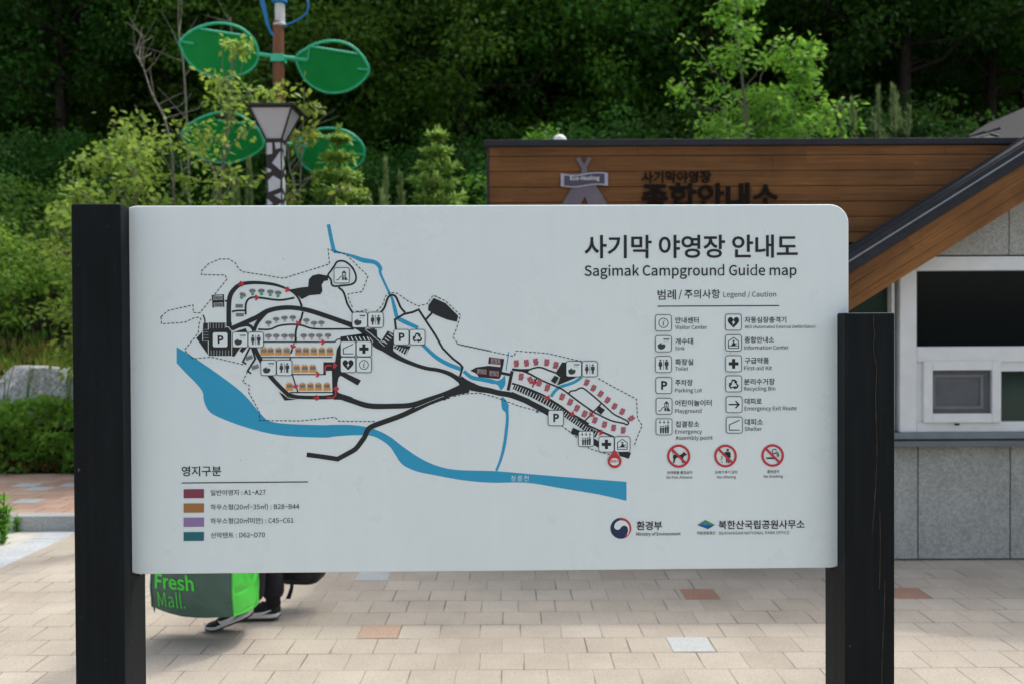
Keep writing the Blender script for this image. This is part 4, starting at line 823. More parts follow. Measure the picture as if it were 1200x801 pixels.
# ticket windows: fixed pane above, sliding sash below
for i, wx in enumerate((2.66, 4.55)):
    wl = 1.86
    mb = MB()
    mb.box(wx, wx + 0.115, BY - 0.015, BY + 0.10, 0.885, 2.085)
    mb.box(wx + wl - 0.1, wx + wl, BY - 0.015, BY + 0.10, 0.885, 2.085)
    mb.box(wx + 0.115, wx + wl - 0.1, BY - 0.015, BY + 0.10, 1.988, 2.085)
    mb.box(wx + 0.115, wx + wl - 0.1, BY - 0.015, BY + 0.10, 1.365, 1.47)
    mb.box(wx + 0.115, wx + wl - 0.1, BY - 0.012, BY + 0.10, 0.885, 0.955)
    mb.box(wx + 0.115, wx + 0.165, BY - 0.004, BY + 0.10, 0.955, 1.365)
    wf = bpart(mb, "window", M_frame, bevel=0.005)
    mb = MB(); mb.box(wx + 0.115, wx + wl - 0.1, BY + 0.045, BY + 0.06, 1.47, 1.988)
    mb.build("fixed_pane", M_pane, wf)
    mb = MB(); mb.box(wx + 0.165, wx + wl - 0.1, BY + 0.06, BY + 0.07, 0.955, 1.365)
    mb.build("lower_pane", M_pane2, wf)
    mb = MB()
    for k, (bx, nm) in enumerate(((wx + 0.155, "sash"), (wx + 1.16, "sash"))):
        mb = MB()
        x0, x1, z0, z1 = bx, bx + 0.53, 0.952, 1.372
        b1 = 0.062
        mb.box(x0, x0 + b1, BY - 0.035, BY + 0.02, z0, z1); mb.box(x1 - b1, x1, BY - 0.035, BY + 0.02, z0, z1)
        mb.box(x0 + b1, x1 - b1, BY - 0.035, BY + 0.02, z0, z0 + b1); mb.box(x0 + b1, x1 - b1, BY - 0.035, BY + 0.02, z1 - b1, z1)
        sh = mb.build(nm, M_frame, wf, 0.004)
        mb = MB(); mb.box(x0 + b1, x1 - b1, BY - 0.005, BY + 0.004, z0 + b1, z1 - b1); mb.build("screen", M_blind, sh)
        mb = MB()
        ix0, ix1, iz0, iz1 = x0 + b1 + 0.012, x1 - b1 - 0.05, z0 + b1 + 0.03, z1 - b1 - 0.03
        for q in ((ix0, ix0 + 0.014, iz0, iz1), (ix1 - 0.022, ix1, iz0, iz1), (ix0 + 0.014, ix1 - 0.022, iz0, iz0 + 0.02), (ix0 + 0.014, ix1 - 0.022, iz1 - 0.018, iz1)):
            mb.box(q[0], q[1], BY - 0.012, BY - 0.006, q[2], q[3])
        mb.build("screen_bar", plain("grey_frame", (0.14, 0.15, 0.155), 0.5), sh)
        mb = MB(); mb.box(x0 + 0.21, x0 + 0.24, BY - 0.045, BY - 0.035, z0 - 0.018, z0 - 0.004); mb.build("latch", M_dark, sh)
    mb = MB(); mb.box(wx + 0.165 + 0.53, wx + wl - 0.1, BY - 0.002, BY + 0.03, 1.30, 1.367); mb.build("top_rail", M_frame, wf, 0.003)
# counter ledge under the windows
mb = MB()
mb.box(2.50, 7.5, BY - 0.06, BY + 0.08, 0.842, 0.884)
lg = bpart(mb, "counter_ledge", M_sill, bevel=0.004)
mb = MB(); mb.box(2.50, 7.5, BY - 0.10, BY + 0.05, 0.794, 0.832)
mb.build("ledge_base", plain("ledge_grey", (0.13, 0.15, 0.16), 0.5), lg, 0.004)
mb = MB(); mb.box(2.50, 7.5, BY - 0.05, BY + 0.05, 0.832, 0.842); mb.build("ledge_gap", M_dark, lg)

# brown board fascia carrying the name of the place
mb = MB()
rnd = random.Random(4)
z = FZ1 - 0.105 * 0.62
rows = []
while z > FZ0 - 0.1:
    rows.append(z); z -= 0.105
top = FZ1
for z in rows + [FZ0]:
    z = max(z, FZ0)
    if top - z < 0.01: break
    x = FX0 + 0.016
    first = True
    while x < FX1 - 0.01:
        L = rnd.uniform(0.7, 2.05) if first else 2.1
        first = False
        x1 = min(FX1, x + L)
        dy = rnd.uniform(-0.0015, 0.0015)
        mb.box(x, x1 - 0.002, BY - 0.02 + dy, BY + 0.002, z + 0.0025, top - 0.0025)
        x = x1
    top = z
k = FX0 + 0.28
n0 = len(mb.f)
while k < FX1:                                                   # screw heads in upright lines
    top = FZ1
    for z in rows:
        for dz in (0.022, 0.08):
            if z + dz < FZ1 - 0.02 and z + dz > FZ0:
                c0 = Vector((k + rnd.uniform(-0.006, 0.006), BY - 0.0235, z + dz))
                mb.add([c0 + Vector((0.0045 * math.cos(q * 1.047), 0, 0.0045 * math.sin(q * 1.047))) for q in range(6)], [(0, 1, 2, 3, 4, 5)], 1)
    k += 0.53
bpart(mb, "fascia_boards", [M_wood, M_dark])
mb = MB()
mb.box(FX0 + 0.02, FX1, BY + 0.004, BY + 0.14, FZ0, FZ1)
mb.box(FX0, FX0 + 0.014, BY - 0.03, BY + 0.5, FZ0 - 0.01, FZ1)
mb.box(FX0 + 0.02, 2.6, BY + 0.14, 7.56, FZ0 + 0.02, FZ0 + 0.06)
mb.box(FX0 + 0.02, FX0 + 0.06, BY + 0.14, 10.1, FZ0, FZ1 - 0.1)
mb.box(FX0 + 0.06, 7.5, BY + 0.14, 10.1, 2.70, 2.78)
bpart(mb, "fascia_backing", M_dark)
mb = MB()
mb.box(FX0 - 0.02, FX1, BY - 0.045, BY + 0.15, FZ1 + 0.001, FZ1 + 0.045)
bpart(mb, "parapet_cap", M_dark, bevel=0.005)
# small white dome on the roof
c = at(656, 166, 7.6)
mb = MB(); mb.lathe([(0.055, -0.12), (0.055, 0.0), (0.05, 0.022), (0.036, 0.041), (0.018, 0.051), (0.004, 0.054)], c, 18)
bpart(mb, "roof_dome", plain("white_plastic", (0.75, 0.78, 0.72), 0.35, var=0.03), smooth=True)

# gable roof of the window wing: rake, barge boards, roof sheet
GY0, GY1 = 6.56, 9.9
RX, SL = 4.72, 0.62
def rz_(x): return 2.086 + SL * (x - 2.221)
XE = 1.975
def rake_prism(m, dz0, dz1, y0, y1, xe=XE):
    xr = 2 * RX - xe
    pts = [(xe, rz_(xe) + dz0), (RX, rz_(RX) + dz0), (xr, rz_(xe) + dz0), (xr, rz_(xe) + dz1), (RX, rz_(RX) + dz1), (xe, rz_(xe) + dz1)]
    m.prism(pts, y0, y1)
mb = MB(); rake_prism(mb, -0.128, 0.0, GY0, BY - 0.05)
rf = bpart(mb, "gable_roof", M_dark, bevel=0.006)
mb = MB(); rake_prism(mb, -0.052, -0.042, GY0 - 0.008, GY0 + 0.002); mb.build("rake_flashing", M_flash, rf)
mb = MB(); rake_prism(mb, 0.002, 0.012, GY0 + 0.02, BY - 0.08); mb.build("roof_sheet", M_dark, rf)
mb = MB(); rake_prism(mb, 0.004, 0.026, BY - 0.075, BY - 0.052); mb.build("wall_flashing", M_seam, rf)
mb = MB(); rake_prism(mb, -0.10, -0.02, BY + 0.16, GY1, 2.2); mb.build("rear_roof", M_seam, rf)
mb = MB()
nrm = 1.0
for a0, a1 in ((-0.128, -0.214), (-0.217, -0.303), (-0.306, -0.378)):
    rake_prism(mb, a1, a0, GY0 + 0.025, GY0 + 0.05)
n0 = 0
for k in range(8):
    x = XE + 0.2 + k * 0.53
    if x < RX:
        for dz in (-0.15, -0.19, -0.24, -0.28, -0.33, -0.36):
            c0 = Vector((x, GY0 + 0.0235, rz_(x) + dz))
            mb.add([c0 + Vector((0.004 * math.cos(q * 1.047), 0, 0.004 * math.sin(q * 1.047))) for q in range(6)], [(0, 1, 2, 3, 4, 5)], 1)
bpart(mb, "barge_board", [M_barge, M_dark])
mb = MB(); rake_prism(mb, -0.378, -0.135, GY0 + 0.052, BY - 0.052)
bpart(mb, "soffit", M_barge)
# hipped seamed roof rising farther back
A, B_ = Vector((3.034, 7.43, 2.90)), Vector((6.24, 10.4, 3.92))
C_, D_ = Vector((10.5, 10.4, 3.92)), Vector((11.5, 7.43, 2.90))
E_ = Vector((3.034, 12.6, 2.90)); F_ = Vector((11.5, 12.6, 2.90))
mb = MB()
mb.add([A, B_, C_, D_, E_, F_], [(0, 3, 2, 1), (0, 1, 4), (1, 2, 5, 4), (2, 3, 5), (0, 4, 5, 3)])
hr = bpart(mb, "hip_roof", M_seam)
mb = MB()
for k in range(20):
    x = A.x + 0.15 + k * 0.4
    f1 = min(1.0, (x - A.x) / (B_.x - A.x))
    mb.tube([(x, A.y, A.z + 0.01), (x, A.y + (B_.y - A.y) * f1, A.z + 0.01 + (B_.z - A.z) * f1)], 0.012, 4)
for k in range(14):
    f1 = k / 14.0
    y = A.y + 0.2 + (B_.y - A.y) * f1
    mb.tube([(A.x, y, A.z + 0.01), (A.x + (B_.x - A.x) * f1 + 0.2, y, A.z + 0.01 + (B_.z - A.z) * f1 + 0.08)], 0.02, 4)
mb.tube([A, B_, C_], 0.02, 5)
mb.build("standing_seams", M_dark, hr)
mb = MB(); mb.box(4.0, 11.2, 10.15, 12.4, 0.0, 2.84); bpart(mb, "rear_wall", M_granite)

# raised letters and tent emblem on the fascia
M_letter = plain("dark_brown_letters", (0.010, 0.007, 0.006), 0.6, spec=0.08)
M_emb = plain("mauve_painted_metal", (0.13, 0.115, 0.14), 0.5)
M_embl = plain("pale_lilac_edge", (0.36, 0.36, 0.44), 0.5)
M_embd = plain("slate_banner", (0.06, 0.06, 0.09), 0.5)


def fpt(px, py):
    p = at(px, py, BY - 0.021)
    return p.x, p.z


def raised(name, V2, Fc, y_back, thick, mat, parent=None):
    n = len(V2)
    m = MB()
    V = [(x, y_back - thick, z) for x, z in V2] + [(x, y_back, z) for x, z in V2]
    cnt = {}
    for f in Fc:
        for i in range(len(f)):
            e = (f[i], f[(i + 1) % len(f)])
            cnt[tuple(sorted(e))] = cnt.get(tuple(sorted(e)), 0) + 1
    fs = [tuple(f) for f in Fc]
    for f in Fc:
        for i in range(len(f)):
            a, b = f[i], f[(i + 1) % len(f)]
            if cnt[tuple(sorted((a, b)))] == 1:
                fs.append((b, a, a + n, b + n))
    m.add(V, fs)
    o = m.build(name, mat, parent or bld)
    if parent is None: o.location = bld_off
    return o


def fascia_text(s, x0, x1, ytop, off, thick, name):
    cs = words(s)
    V, Fc = fill(cs, off)
    xa, xb = min(v[0] for v in V), max(v[0] for v in V)
    yb = max(v[1] for v in V)
    p0, p1 = fpt(x0, ytop), fpt(x1, ytop)
    k = (p1[0] - p0[0]) / (xb - xa)
    return raised(name, [(p0[0] + (v[0] - xa) * k, p0[1] + (v[1] - yb) * k) for v in V], Fc, BY - 0.022, thick, M_letter)


fascia_text("사기막야영장", 752, 833, 201, 0.012, 0.012, "small_lettering")
fascia_text("종합안내소", 752, 912, 215, 0.024, 0.018, "large_lettering")
def femb(name, polys, yb, th, mat, parent=None):
    V, Fc = fill([[fpt(*p) for p in q] for q in polys])
    return raised(name, V, Fc, yb, th, mat, parent)
te = femb("tent_emblem", [[(675, 187), (679, 184.5), (684.3, 193), (689, 184.5), (693, 186.5), (687.3, 197), (688.5, 202), (713, 242), (722, 262), (700, 262),
                           (685.2, 231), (668, 262), (646, 262), (657, 242), (681, 203), (681.5, 198)]], BY - 0.022, 0.014, M_emb)
wv = lambda x: 1.6 * math.sin((x - 657) / 55.0 * 6.0)
xsb = [657 + 55 * i / 14 for i in range(15)]
bn = femb("emblem_banner", [[(x, 204 + wv(x)) for x in xsb] + [(x, 219 + wv(x)) for x in reversed(xsb)]], BY - 0.037, 0.008, M_embl)
femb("banner_face", [[(x, 205.8 + wv(x)) for x in xsb[1:-1]] + [(x, 217.3 + wv(x)) for x in reversed(xsb[1:-1])]], BY - 0.046, 0.003, M_embd, bn)
cs = words("Eco-Healing"); V, Fc = fill(cs, 0.01)
xa, xb_ = min(v[0] for v in V), max(v[0] for v in V); yb = max(v[1] for v in V)
p0, p1 = fpt(668, 207), fpt(702, 207); k = (p1[0] - p0[0]) / (xb_ - xa)
raised("banner_lettering", [(p0[0] + (v[0] - xa) * k, p0[1] + (v[1] - yb) * k) for v in V], Fc, BY - 0.0495, 0.002, plain("white_lettering", (0.7, 0.7, 0.72), 0.5), bn)

# ------------------------------------------------------------------ the campground map sign
SK = 0.0195
SY = 2.418
sign = empty("map_sign", (0.0, SY, 0.0), math.atan(SK),
             label="wide pale grey campground guide map board held between two black timber posts", cat="sign")
SMI = (Matrix.Translation((0, SY, 0)) @ Matrix.Rotation(math.atan(SK), 4, 'Z')).inverted()
_o = SMI @ CAM
_r = SMI.to_3x3()


def uv(px, py, yl=0.0):
    d = _r @ ray(px, py)
    k = (yl - _o.y) / d.y
    return _o.x + d.x * k, _o.z + d.z * k


# posts
t = NT("black_stained_timber")
co = t.coord('Object', (1, 1, 0.05))
g = t.noise(co, 60.0, 5.0, 0.6)
big = t.noise(t.coord('Object', (1, 1, 0.4)), 6.0, 4.0)
c = t.ramp(g, [(0.3, (0.0035, 0.0058, 0.0068)), (0.6, (0.006, 0.0095, 0.011)), (0.8, (0.010, 0.014, 0.0155))])
c = t.mix(1.0, c, t.ramp(big, [(0.35, 0.75), (0.7, 1.25)]), 'MULTIPLY')
fl = t.noise(t.coord('Object', (1, 1, 0.5)), 70.0, 2.0, 0.5)
c = t.mix(t.ramp(fl, [(0.755, 0.0), (0.78, 0.8)]), c, (0.085, 0.08, 0.07))
scr = t.noise(t.coord('Object', (1, 1, 0.03)), 130.0, 2.0, 0.5)
c = t.mix(t.ramp(scr, [(0.72, 0.0), (0.77, 0.4)]), c, (0.035, 0.038, 0.036))
t.base(c, 0.6, 0.0, 0.13)
t.bump(g, 0.3, 0.002)
M_post = t.m
M_crack = plain("split_in_timber", (0.05, 0.035, 0.024), 0.9)
M_crackd = plain("deep_split", (0.003, 0.003, 0.003), 0.9)
PF, PB = -0.055, 0.092
xl0, xl1 = uv(85.3, 500, PF)[0], uv(143.6, 500, PF)[0]
xr0, xr1 = uv(990.6, 500, PF)[0], uv(1048.8, 500, PF)[0]
zl, zr = uv(110, 239.0, PF)[1], uv(1020, 366.5, PF)[1]
for (a, b, zt, cracks) in ((xl0, xl1, zl, []),
                           (xr0, xr1, zr, [[(1024, 369), (1023.5, 380), (1025, 392), (1023.6, 400), (1024, 415), (1027, 432), (1026, 470), (1027.5, 520), (1026, 570), (1022, 625)],
                                           [(1031, 600), (1031.5, 640), (1030.5, 690)], [(1037, 680), (1036, 720), (1034, 760), (1033, 800)]])):
    mb = MB()
    mb.box(a, b, PF, PB, -0.3, zt)
    po = mb.build("post", M_post, sign, 0.004)
    for cr in cracks:
        pts = smooth(cr, 4)
        m1 = MB()
        for i in range(len(pts) - 1):
            (xa, za), (xb, zb) = uv(*pts[i], PF), uv(*pts[i + 1], PF)
            w0 = 0.0011 * (0.5 + noise.noise(Vector((i * 0.7, 2.0, 0)))) + 0.0003
            m1.add([(xa - w0, PF - 0.0005, za), (xa + w0, PF - 0.0005, za), (xb + w0, PF - 0.0005, zb), (xb - w0, PF - 0.0005, zb)], [(0, 1, 2, 3)], 0)
            m1.add([(xa - w0 * 2.4, PF - 0.0003, za), (xa - w0, PF - 0.0003, za), (xb - w0, PF - 0.0003, zb), (xb - w0 * 2.4, PF - 0.0003, zb)], [(0, 1, 2, 3)], 1)
        m1.build("crack", [M_crack, M_crackd], po)

# panel: slotted into both posts
t = NT("pale_sign_face")
co = t.coord('Object')
f1 = t.noise(co, 1.6, 4.0)
cp = t.ramp(f1, [(0.35, (0.665, 0.755, 0.765)), (0.65, (0.69, 0.78, 0.785))])
stk = t.noise(t.coord('Object', (9.0, 1.0, 0.8)), 2.0, 6.0, 0.65)      # faint rain streaks and dust
cp = t.mix(1.0, cp, t.ramp(stk, [(0.3, 0.975), (0.65, 1.008)]), 'MULTIPLY')
spk = t.noise(co, 95.0, 1.0, 0.4)
cp = t.mix(t.ramp(spk, [(0.80, 0.0), (0.83, 1.0)]), cp, (0.40, 0.38, 0.31))
sm = t.noise(co, 4.5, 6.0, 0.7)
t.base(cp, t.ramp(sm, [(0.35, 0.24), (0.7, 0.46)]), 0.0, 0.45)
M_panel = t.m
PAN = (0.675, 0.765, 0.772)
ul, ur = xl1 - 0.028, uv(994.8, 300)[0]
vt = 0.5 * (uv(300, 240.3)[1] + uv(800, 240.3)[1])
vb = 0.5 * (uv(300, 670.3)[1] + uv(900, 666.3)[1])
RC = 0.046
out = []
for cx, cz, a0 in ((ur - RC, vt - RC, 0), (ul + RC, vt - RC, 90), (ul + RC, vb + RC, 180), (ur - RC, vb + RC, 270)):
    for k in range(9):
        a = R(a0 + k * 11.25)
        out.append((cx + RC * math.cos(a), cz + RC * math.sin(a)))
mb = MB(); mb.prism(list(reversed(out)), 0.0, 0.032)
panel = mb.build("panel", M_panel, sign, 0.004, seg=3)
mb = MB(); mb.prism([(ul + 0.05, vt - 0.05), (ur - 0.05, vt - 0.05), (ur - 0.05, vb + 0.05), (ul + 0.05, vb + 0.05)], 0.0325, 0.05)
mb.build("stiffener", M_dark, sign, 0.003)
# the thin fold line near the right edge
for (a, b) in ((xl1, 1), (xr0, -1)):
    mb = MB(); mb.box(a - 0.006 if b < 0 else a - 0.001, a + 0.001 if b < 0 else a + 0.006, 0.034, 0.06, vb - 0.012, vb + 0.03)
    mb.build("bracket", M_dark, sign)


def ink(name, c, rough=0.4):
    return NT(name).base(c, rough, 0.0, 0.3).m


I_black = ink("black_print", (0.016, 0.02, 0.022))
I_grey = ink("grey_print", (0.04, 0.05, 0.053))
I_mid = ink("mid_grey_print", (0.24, 0.26, 0.265))
I_blue = ink("blue_print", (0.025, 0.31, 0.52))
I_red = ink("red_print", (0.48, 0.035, 0.05))
I_paper = ink("pale_print", PAN)
I_maroon = ink("maroon_print", (0.21, 0.042, 0.075))
I_rose = ink("rose_print", (0.46, 0.085, 0.12))
I_ochre = ink("ochre_print", (0.33, 0.155, 0.05))
I_orange = ink("orange_print", (0.62, 0.29, 0.06))
I_violet = ink("violet_print", (0.25, 0.17, 0.35))
I_mauve = ink("mauve_print", (0.45, 0.36, 0.45))
I_teal = ink("teal_print", (0.012, 0.13, 0.16))
I_green = ink("green_print", (0.04, 0.35, 0.2))
I_navy = ink("navy_print", (0.018, 0.028, 0.09))
I_leaf = ink("leaf_green_print", (0.05, 0.28, 0.12))
I_deep = ink("deep_blue_print", (0.02, 0.09, 0.3))
INKS = [I_black, I_grey, I_mid, I_blue, I_red, I_paper, I_maroon, I_rose, I_ochre, I_orange, I_violet, I_mauve, I_teal, I_green, I_navy, I_leaf, I_deep]
LAY = 0.00035
_eps = [0]


class Art:                                    # flat print on the panel, drawn in photograph pixels and laid in the panel's plane
    def __init__(s): s.mb = MB()

    def _y(s, layer):
        _eps[0] = (_eps[0] + 1) % 9
        return -layer * LAY - _eps[0] * 0.00003

    def poly(s, contours, mat, layer, off=0.0):
        V, Fc = fill(contours, off)
        y = s._y(layer)
        P = []
        for p in V:
            u, v = uv(*p)
            P.append((u, y, v))
        s.mb.add(P, Fc, INKS.index(mat))
        return s

    def stroke(s, pts, w, mat, layer, sm=0, closed=False):
        # points may carry their own width as a third number
        pts = [(p[0], p[1], p[2] if len(p) > 2 else w) for p in pts]
        if sm: pts = smooth(pts, sm, closed)
        n = len(pts)
        L, Rr = [], []
        for i in range(n):
            a = pts[i - 1] if (i or closed) else None
            b = pts[(i + 1) % n] if (i < n - 1 or closed) else None
            p = pts[i]
            def nr(q, r):
                dx, dy = r[0] - q[0], r[1] - q[1]
                l = math.hypot(dx, dy) or 1.0
                return -dy / l, dx / l
            if a is None: nx, ny, k = *nr(p, b), 1.0
            elif b is None: nx, ny, k = *nr(a, p), 1.0
            else:
                n1, n2 = nr(a, p), nr(p, b)
                nx, ny = n1[0] + n2[0], n1[1] + n2[1]
                l = math.hypot(nx, ny) or 1e-6
                nx, ny = nx / l, ny / l
                k = min(1.6, 1.0 / max(0.4, nx * n1[0] + ny * n1[1]))
            h = p[2] * 0.5 * k
            L.append((p[0] + nx * h, p[1] + ny * h)); Rr.append((p[0] - nx * h, p[1] - ny * h))
        y = s._y(layer)
        V = []
        for q in L + Rr:
            u, v = uv(*q)
            V.append((u, y, v))
        Fc = [(i, (i + 1) % n, n + (i + 1) % n, n + i) for i in range(n if closed else n - 1)]
        s.mb.add(V, Fc, INKS.index(mat))
        return s

    def dash(s, pts, w=1.0, on=3.1, offl=1.9, mat=None, layer=3):
        mat = mat or I_black
        cur, on_, left = [pts[0]], True, on
        for i in range(len(pts) - 1):
            a, b = pts[i], pts[i + 1]
            l = math.hypot(b[0] - a[0], b[1] - a[1])
            t = 0.0
            while l - t > left:
                t += left
                p = (a[0] + (b[0] - a[0]) * t / l, a[1] + (b[1] - a[1]) * t / l)
                if on_:
                    s.stroke(cur + [p], w, mat, layer)
                cur = [p]
                on_ = not on_
                left = on if on_ else offl
            left -= l - t
            if on_: cur.append(b)
        return s

    def text(s, st, x0, x1, ytop, mat=None, off=0.0, layer=3, track=0.0):
        V, Fc = fill(words(st, track), off)
        xa, xb = min(v[0] for v in V), max(v[0] for v in V)
        yb = max(v[1] for v in V)
        u0, v0 = uv(x0, ytop); u1, _ = uv(x1, ytop)
        k = (u1 - u0) / (xb - xa)
        y = s._y(layer)
        s.mb.add([(u0 + (v[0] - xa) * k, y, v0 + (v[1] - yb) * k) for v in V], Fc, INKS.index(mat or I_black))
        return s

    def done(s, name, label=None):
        used = sorted(set(s.mb.m))
        s.mb.m = [used.index(q) for q in s.mb.m]
        o = s.mb.build(name, [INKS[q] for q in used], panel)
        return tag(o, label) if label else o


def C(x0, y0, k):
    return lambda pts: [(x0 + p[0] / k, y0 + p[1] / k) + ((p[2] / k,) if len(p) > 2 else ()) for p in pts]


def circ(cx, cy, r, n=28, a0=0, a1=360):
    return [(cx + r * math.cos(R(a0 + (a1 - a0) * i / n)), cy + r * math.sin(R(a0 + (a1 - a0) * i / n))) for i in range(n + (a1 - a0 < 360))]


def rrect(cx, cy, h, r, k=5, hy=None):
    hy = hy or h
    o = []
    for sx, sy, a0 in ((1, 1, 0), (-1, 1, 90), (-1, -1, 180), (1, -1, 270)):
        for i in range(k + 1):
            a = R(a0 + 90 * i / k)
            o.append((cx + sx * (h - r) + r * math.cos(a), cy + sy * (hy - r) + r * math.sin(a)))
    return o


def rot(pts, cx, cy, deg, k=1.0):
    c, s = math.cos(R(deg)), math.sin(R(deg))
    return [(cx + (x * c - y * s) * k, cy + (x * s + y * c) * k) for x, y in pts]


cA, cB, cC = C(180, 250, 4.0), C(180, 390, 4.0), C(330, 330, 5.72)
cD, cE, cF = C(440, 330, 5.72), C(380, 260, 5.72), C(520, 400, 8.01)
cG, cH, cI = C(600, 400, 8.01), C(670, 440, 8.9), C(530, 390, 4.712)
cJ, cK, cL, cM = C(290, 395, 7.5), C(290, 360, 10.909), C(220, 360, 8.9), C(230, 320, 10.01)
cN = C(370, 480, 3.158)

# river and streams
a = Art()
top_ = cB([(108, 65), (190, 115), (300, 190), (400, 265), (450, 315), (500, 375), (545, 412), (640, 425), (800, 430)])
bot_ = cB([(108, 140), (150, 185), (200, 235), (230, 275), (235, 310), (250, 350), (280, 380), (360, 415), (450, 445), (540, 468), (640, 482), (800, 488)])
top2 = cN([(60, 54), (140, 55), (210, 68), (270, 95), (330, 140), (400, 185), (470, 212), (540, 222), (660, 225), (800, 237), (960, 250), (1150, 265)])
bot2 = cN([(70, 97), (150, 92), (215, 97), (270, 130), (295, 165), (320, 200), (370, 225), (440, 240), (540, 258), (650, 268), (780, 268), (900, 287), (1050, 312), (1150, 335)])
a.poly([smooth(top_ + top2, 4) + list(reversed(smooth(bot_ + bot2, 4)))], I_blue, 1)
a.stroke([(384.9, 263.1, 4.2), (390.8, 291.5, 4.2), (395, 295.5, 3), (402.7, 296.9, 1.6), (415, 301, 4), (425.5, 305.1, 5.4), (439.4, 307.6, 4.8), (445.6, 314.2, 4.8), (446, 321, 3), (456, 343, 2.8),
          (459.5, 350, 3.2), (463, 363, 4.4), (465.7, 372, 4.4), (474.4, 377.1, 5.1), (490, 384, 4)], 4, I_blue, 1, 5)
a.stroke([(488, 397, 3), (496.8, 405.2, 4), (510, 417.4, 4.6), (523.9, 425.8, 4.8), (540.5, 432.3, 4.5)], 4, I_blue, 1, 5)
a.stroke([(543.5, 434.5, 4), (552.5, 441.5, 4.5), (563.7, 443.9, 4.7), (575, 446, 5)], 4, I_blue, 1, 5)
a.poly([smooth(cF([(432, 350), (500, 365), (540, 350), (570, 318), (577, 325), (577, 400), (545, 447), (530, 447), (515, 415), (490, 397), (430, 388)]), 3, True)], I_blue, 1)
a.stroke([(588.5, 465, 2.5), (591.5, 473, 8), (592.5, 478, 7.4), (594.3, 483, 3.6), (594.2, 496, 3.6), (591, 521, 3.6), (586.5, 538.6, 3), (581.5, 551, 2.6)], 3, I_blue, 1, 4)
a.stroke([(596.2, 411.9), (593, 433.7)], 1.1, I_blue, 1)
a.stroke([(645.7, 464, 3.6), (650, 458, 3.6), (656.2, 453, 3.5), (667.4, 449.3, 3.4), (674.9, 446.2, 3.4), (682, 441, 3.3)], 3, I_blue, 1, 5)
a.poly([rot([(-2.5, 0), (0.3, -2), (2.3, 0.2), (-0.4, 1.9)], 629.6, 481.8, 10)], I_blue, 1)
a.done("river_print")

# roads and car parks
a = Art()
def rd(c, pts, w, sm=4, layer=2): a.stroke(c(pts), w / 1.0, I_black, layer, sm)
P = lambda c, pts, layer=2: a.poly([c(pts)], I_black, layer)
ident = lambda p: p
rd(cA, [(353, 530, 22), (353, 430, 22), (362, 380, 22), (390, 345, 20), (420, 330, 17), (480, 325, 15), (560, 333, 13), (620, 352, 10), (655, 372, 9), (680, 400, 9), (695, 437, 10)], 3)
rd(cA, [(700, 462, 9), (690, 500, 9), (682, 512, 9), (668, 545, 9), (665, 605, 9)], 2)
rd(cK, [(575, 530, 22), (553, 588, 22)], 2, 0)
rd(cA, [(432, 475, 9), (432, 432, 9), (441, 407, 9), (462, 395, 9), (500, 396, 9), (590, 407, 9), (660, 396, 9)], 2)
rd(cA, [(368, 461, 9), (395, 456, 8), (432, 456, 8)], 2)
P(cA, [(640, 358), (690, 348), (725, 345), (728, 310), (745, 292), (775, 285), (800, 290), (818, 293), (818, 315), (800, 318), (788, 335), (792, 365), (782, 380), (730, 385), (695, 403), (675, 385)])
rd(cA, [(366, 540, 22), (440, 507, 22), (490, 484, 22), (530, 460, 22), (580, 446, 21), (640, 442, 21), (700, 449, 21), (760, 465, 22), (860, 499, 22), (930, 524, 24)], 5)
rd(cD, [(-10, 322, 38), (0, 410, 46), (60, 443, 52), (120, 487, 38), (180, 520, 30), (260, 553, 26), (340, 578, 25), (420, 590, 25), (490, 612, 28), (540, 640, 32), (600, 680, 45), (660, 705, 55)], 5)
rd(cC, [(465, 292, 34), (510, 305, 34), (570, 345, 42), (620, 385, 50), (650, 410, 56)], 5)
P(cC, [(540, 320), (628, 312), (612, 346), (600, 348)])
P(cD, [(0, 415), (40, 440), (105, 485), (130, 500), (130, 480), (118, 455), (120, 430), (85, 415), (60, 405), (30, 402), (0, 432)])
rd(cF, [(150, 345, 60), (215, 400, 80), (330, 440, 60), (420, 455, 52), (520, 480, 50), (600, 492, 52), (660, 508, 54), (740, 538, 54), (800, 562, 52)], 6)
rd(cG, [(-10, 492, 54), (60, 520, 50), (130, 552, 52), (200, 588, 54), (300, 640, 56), (400, 700, 56), (470, 745, 54)], 6)
rd(cH, [(0, 565, 62), (100, 610, 60), (180, 655, 60), (240, 690, 60), (290, 720, 56)], 6)
P(cI, [(915, 652), (987, 657), (975, 692), (925, 676)])
P(cF, [(150, 345), (120, 330), (140, 380), (150, 420), (120, 445), (0, 490), (0, 535), (130, 495), (240, 475), (240, 380)])
a.stroke([(395, 462, 6), (412, 468.5, 6), (432.5, 475, 6), (460, 475.3, 6), (482, 474, 6), (503, 467.5, 6), (523, 461, 6.5), (540, 454, 8)], 6, I_black, 2, 5)
a.stroke([(359.5, 532), (378, 534.5), (397.5, 537.5)], 5.5, I_black, 2)
a.stroke([(395, 537.5, 5.5), (408, 530.5, 5.6), (417, 525, 5.7), (424, 516, 5.8), (427.5, 511, 5.8), (431, 503, 6), (437, 498.5, 6), (452, 493, 6), (470, 486.5, 6), (482, 481, 6), (503, 471, 6.2), (525, 462.5, 7)], 6, I_black, 2, 3)
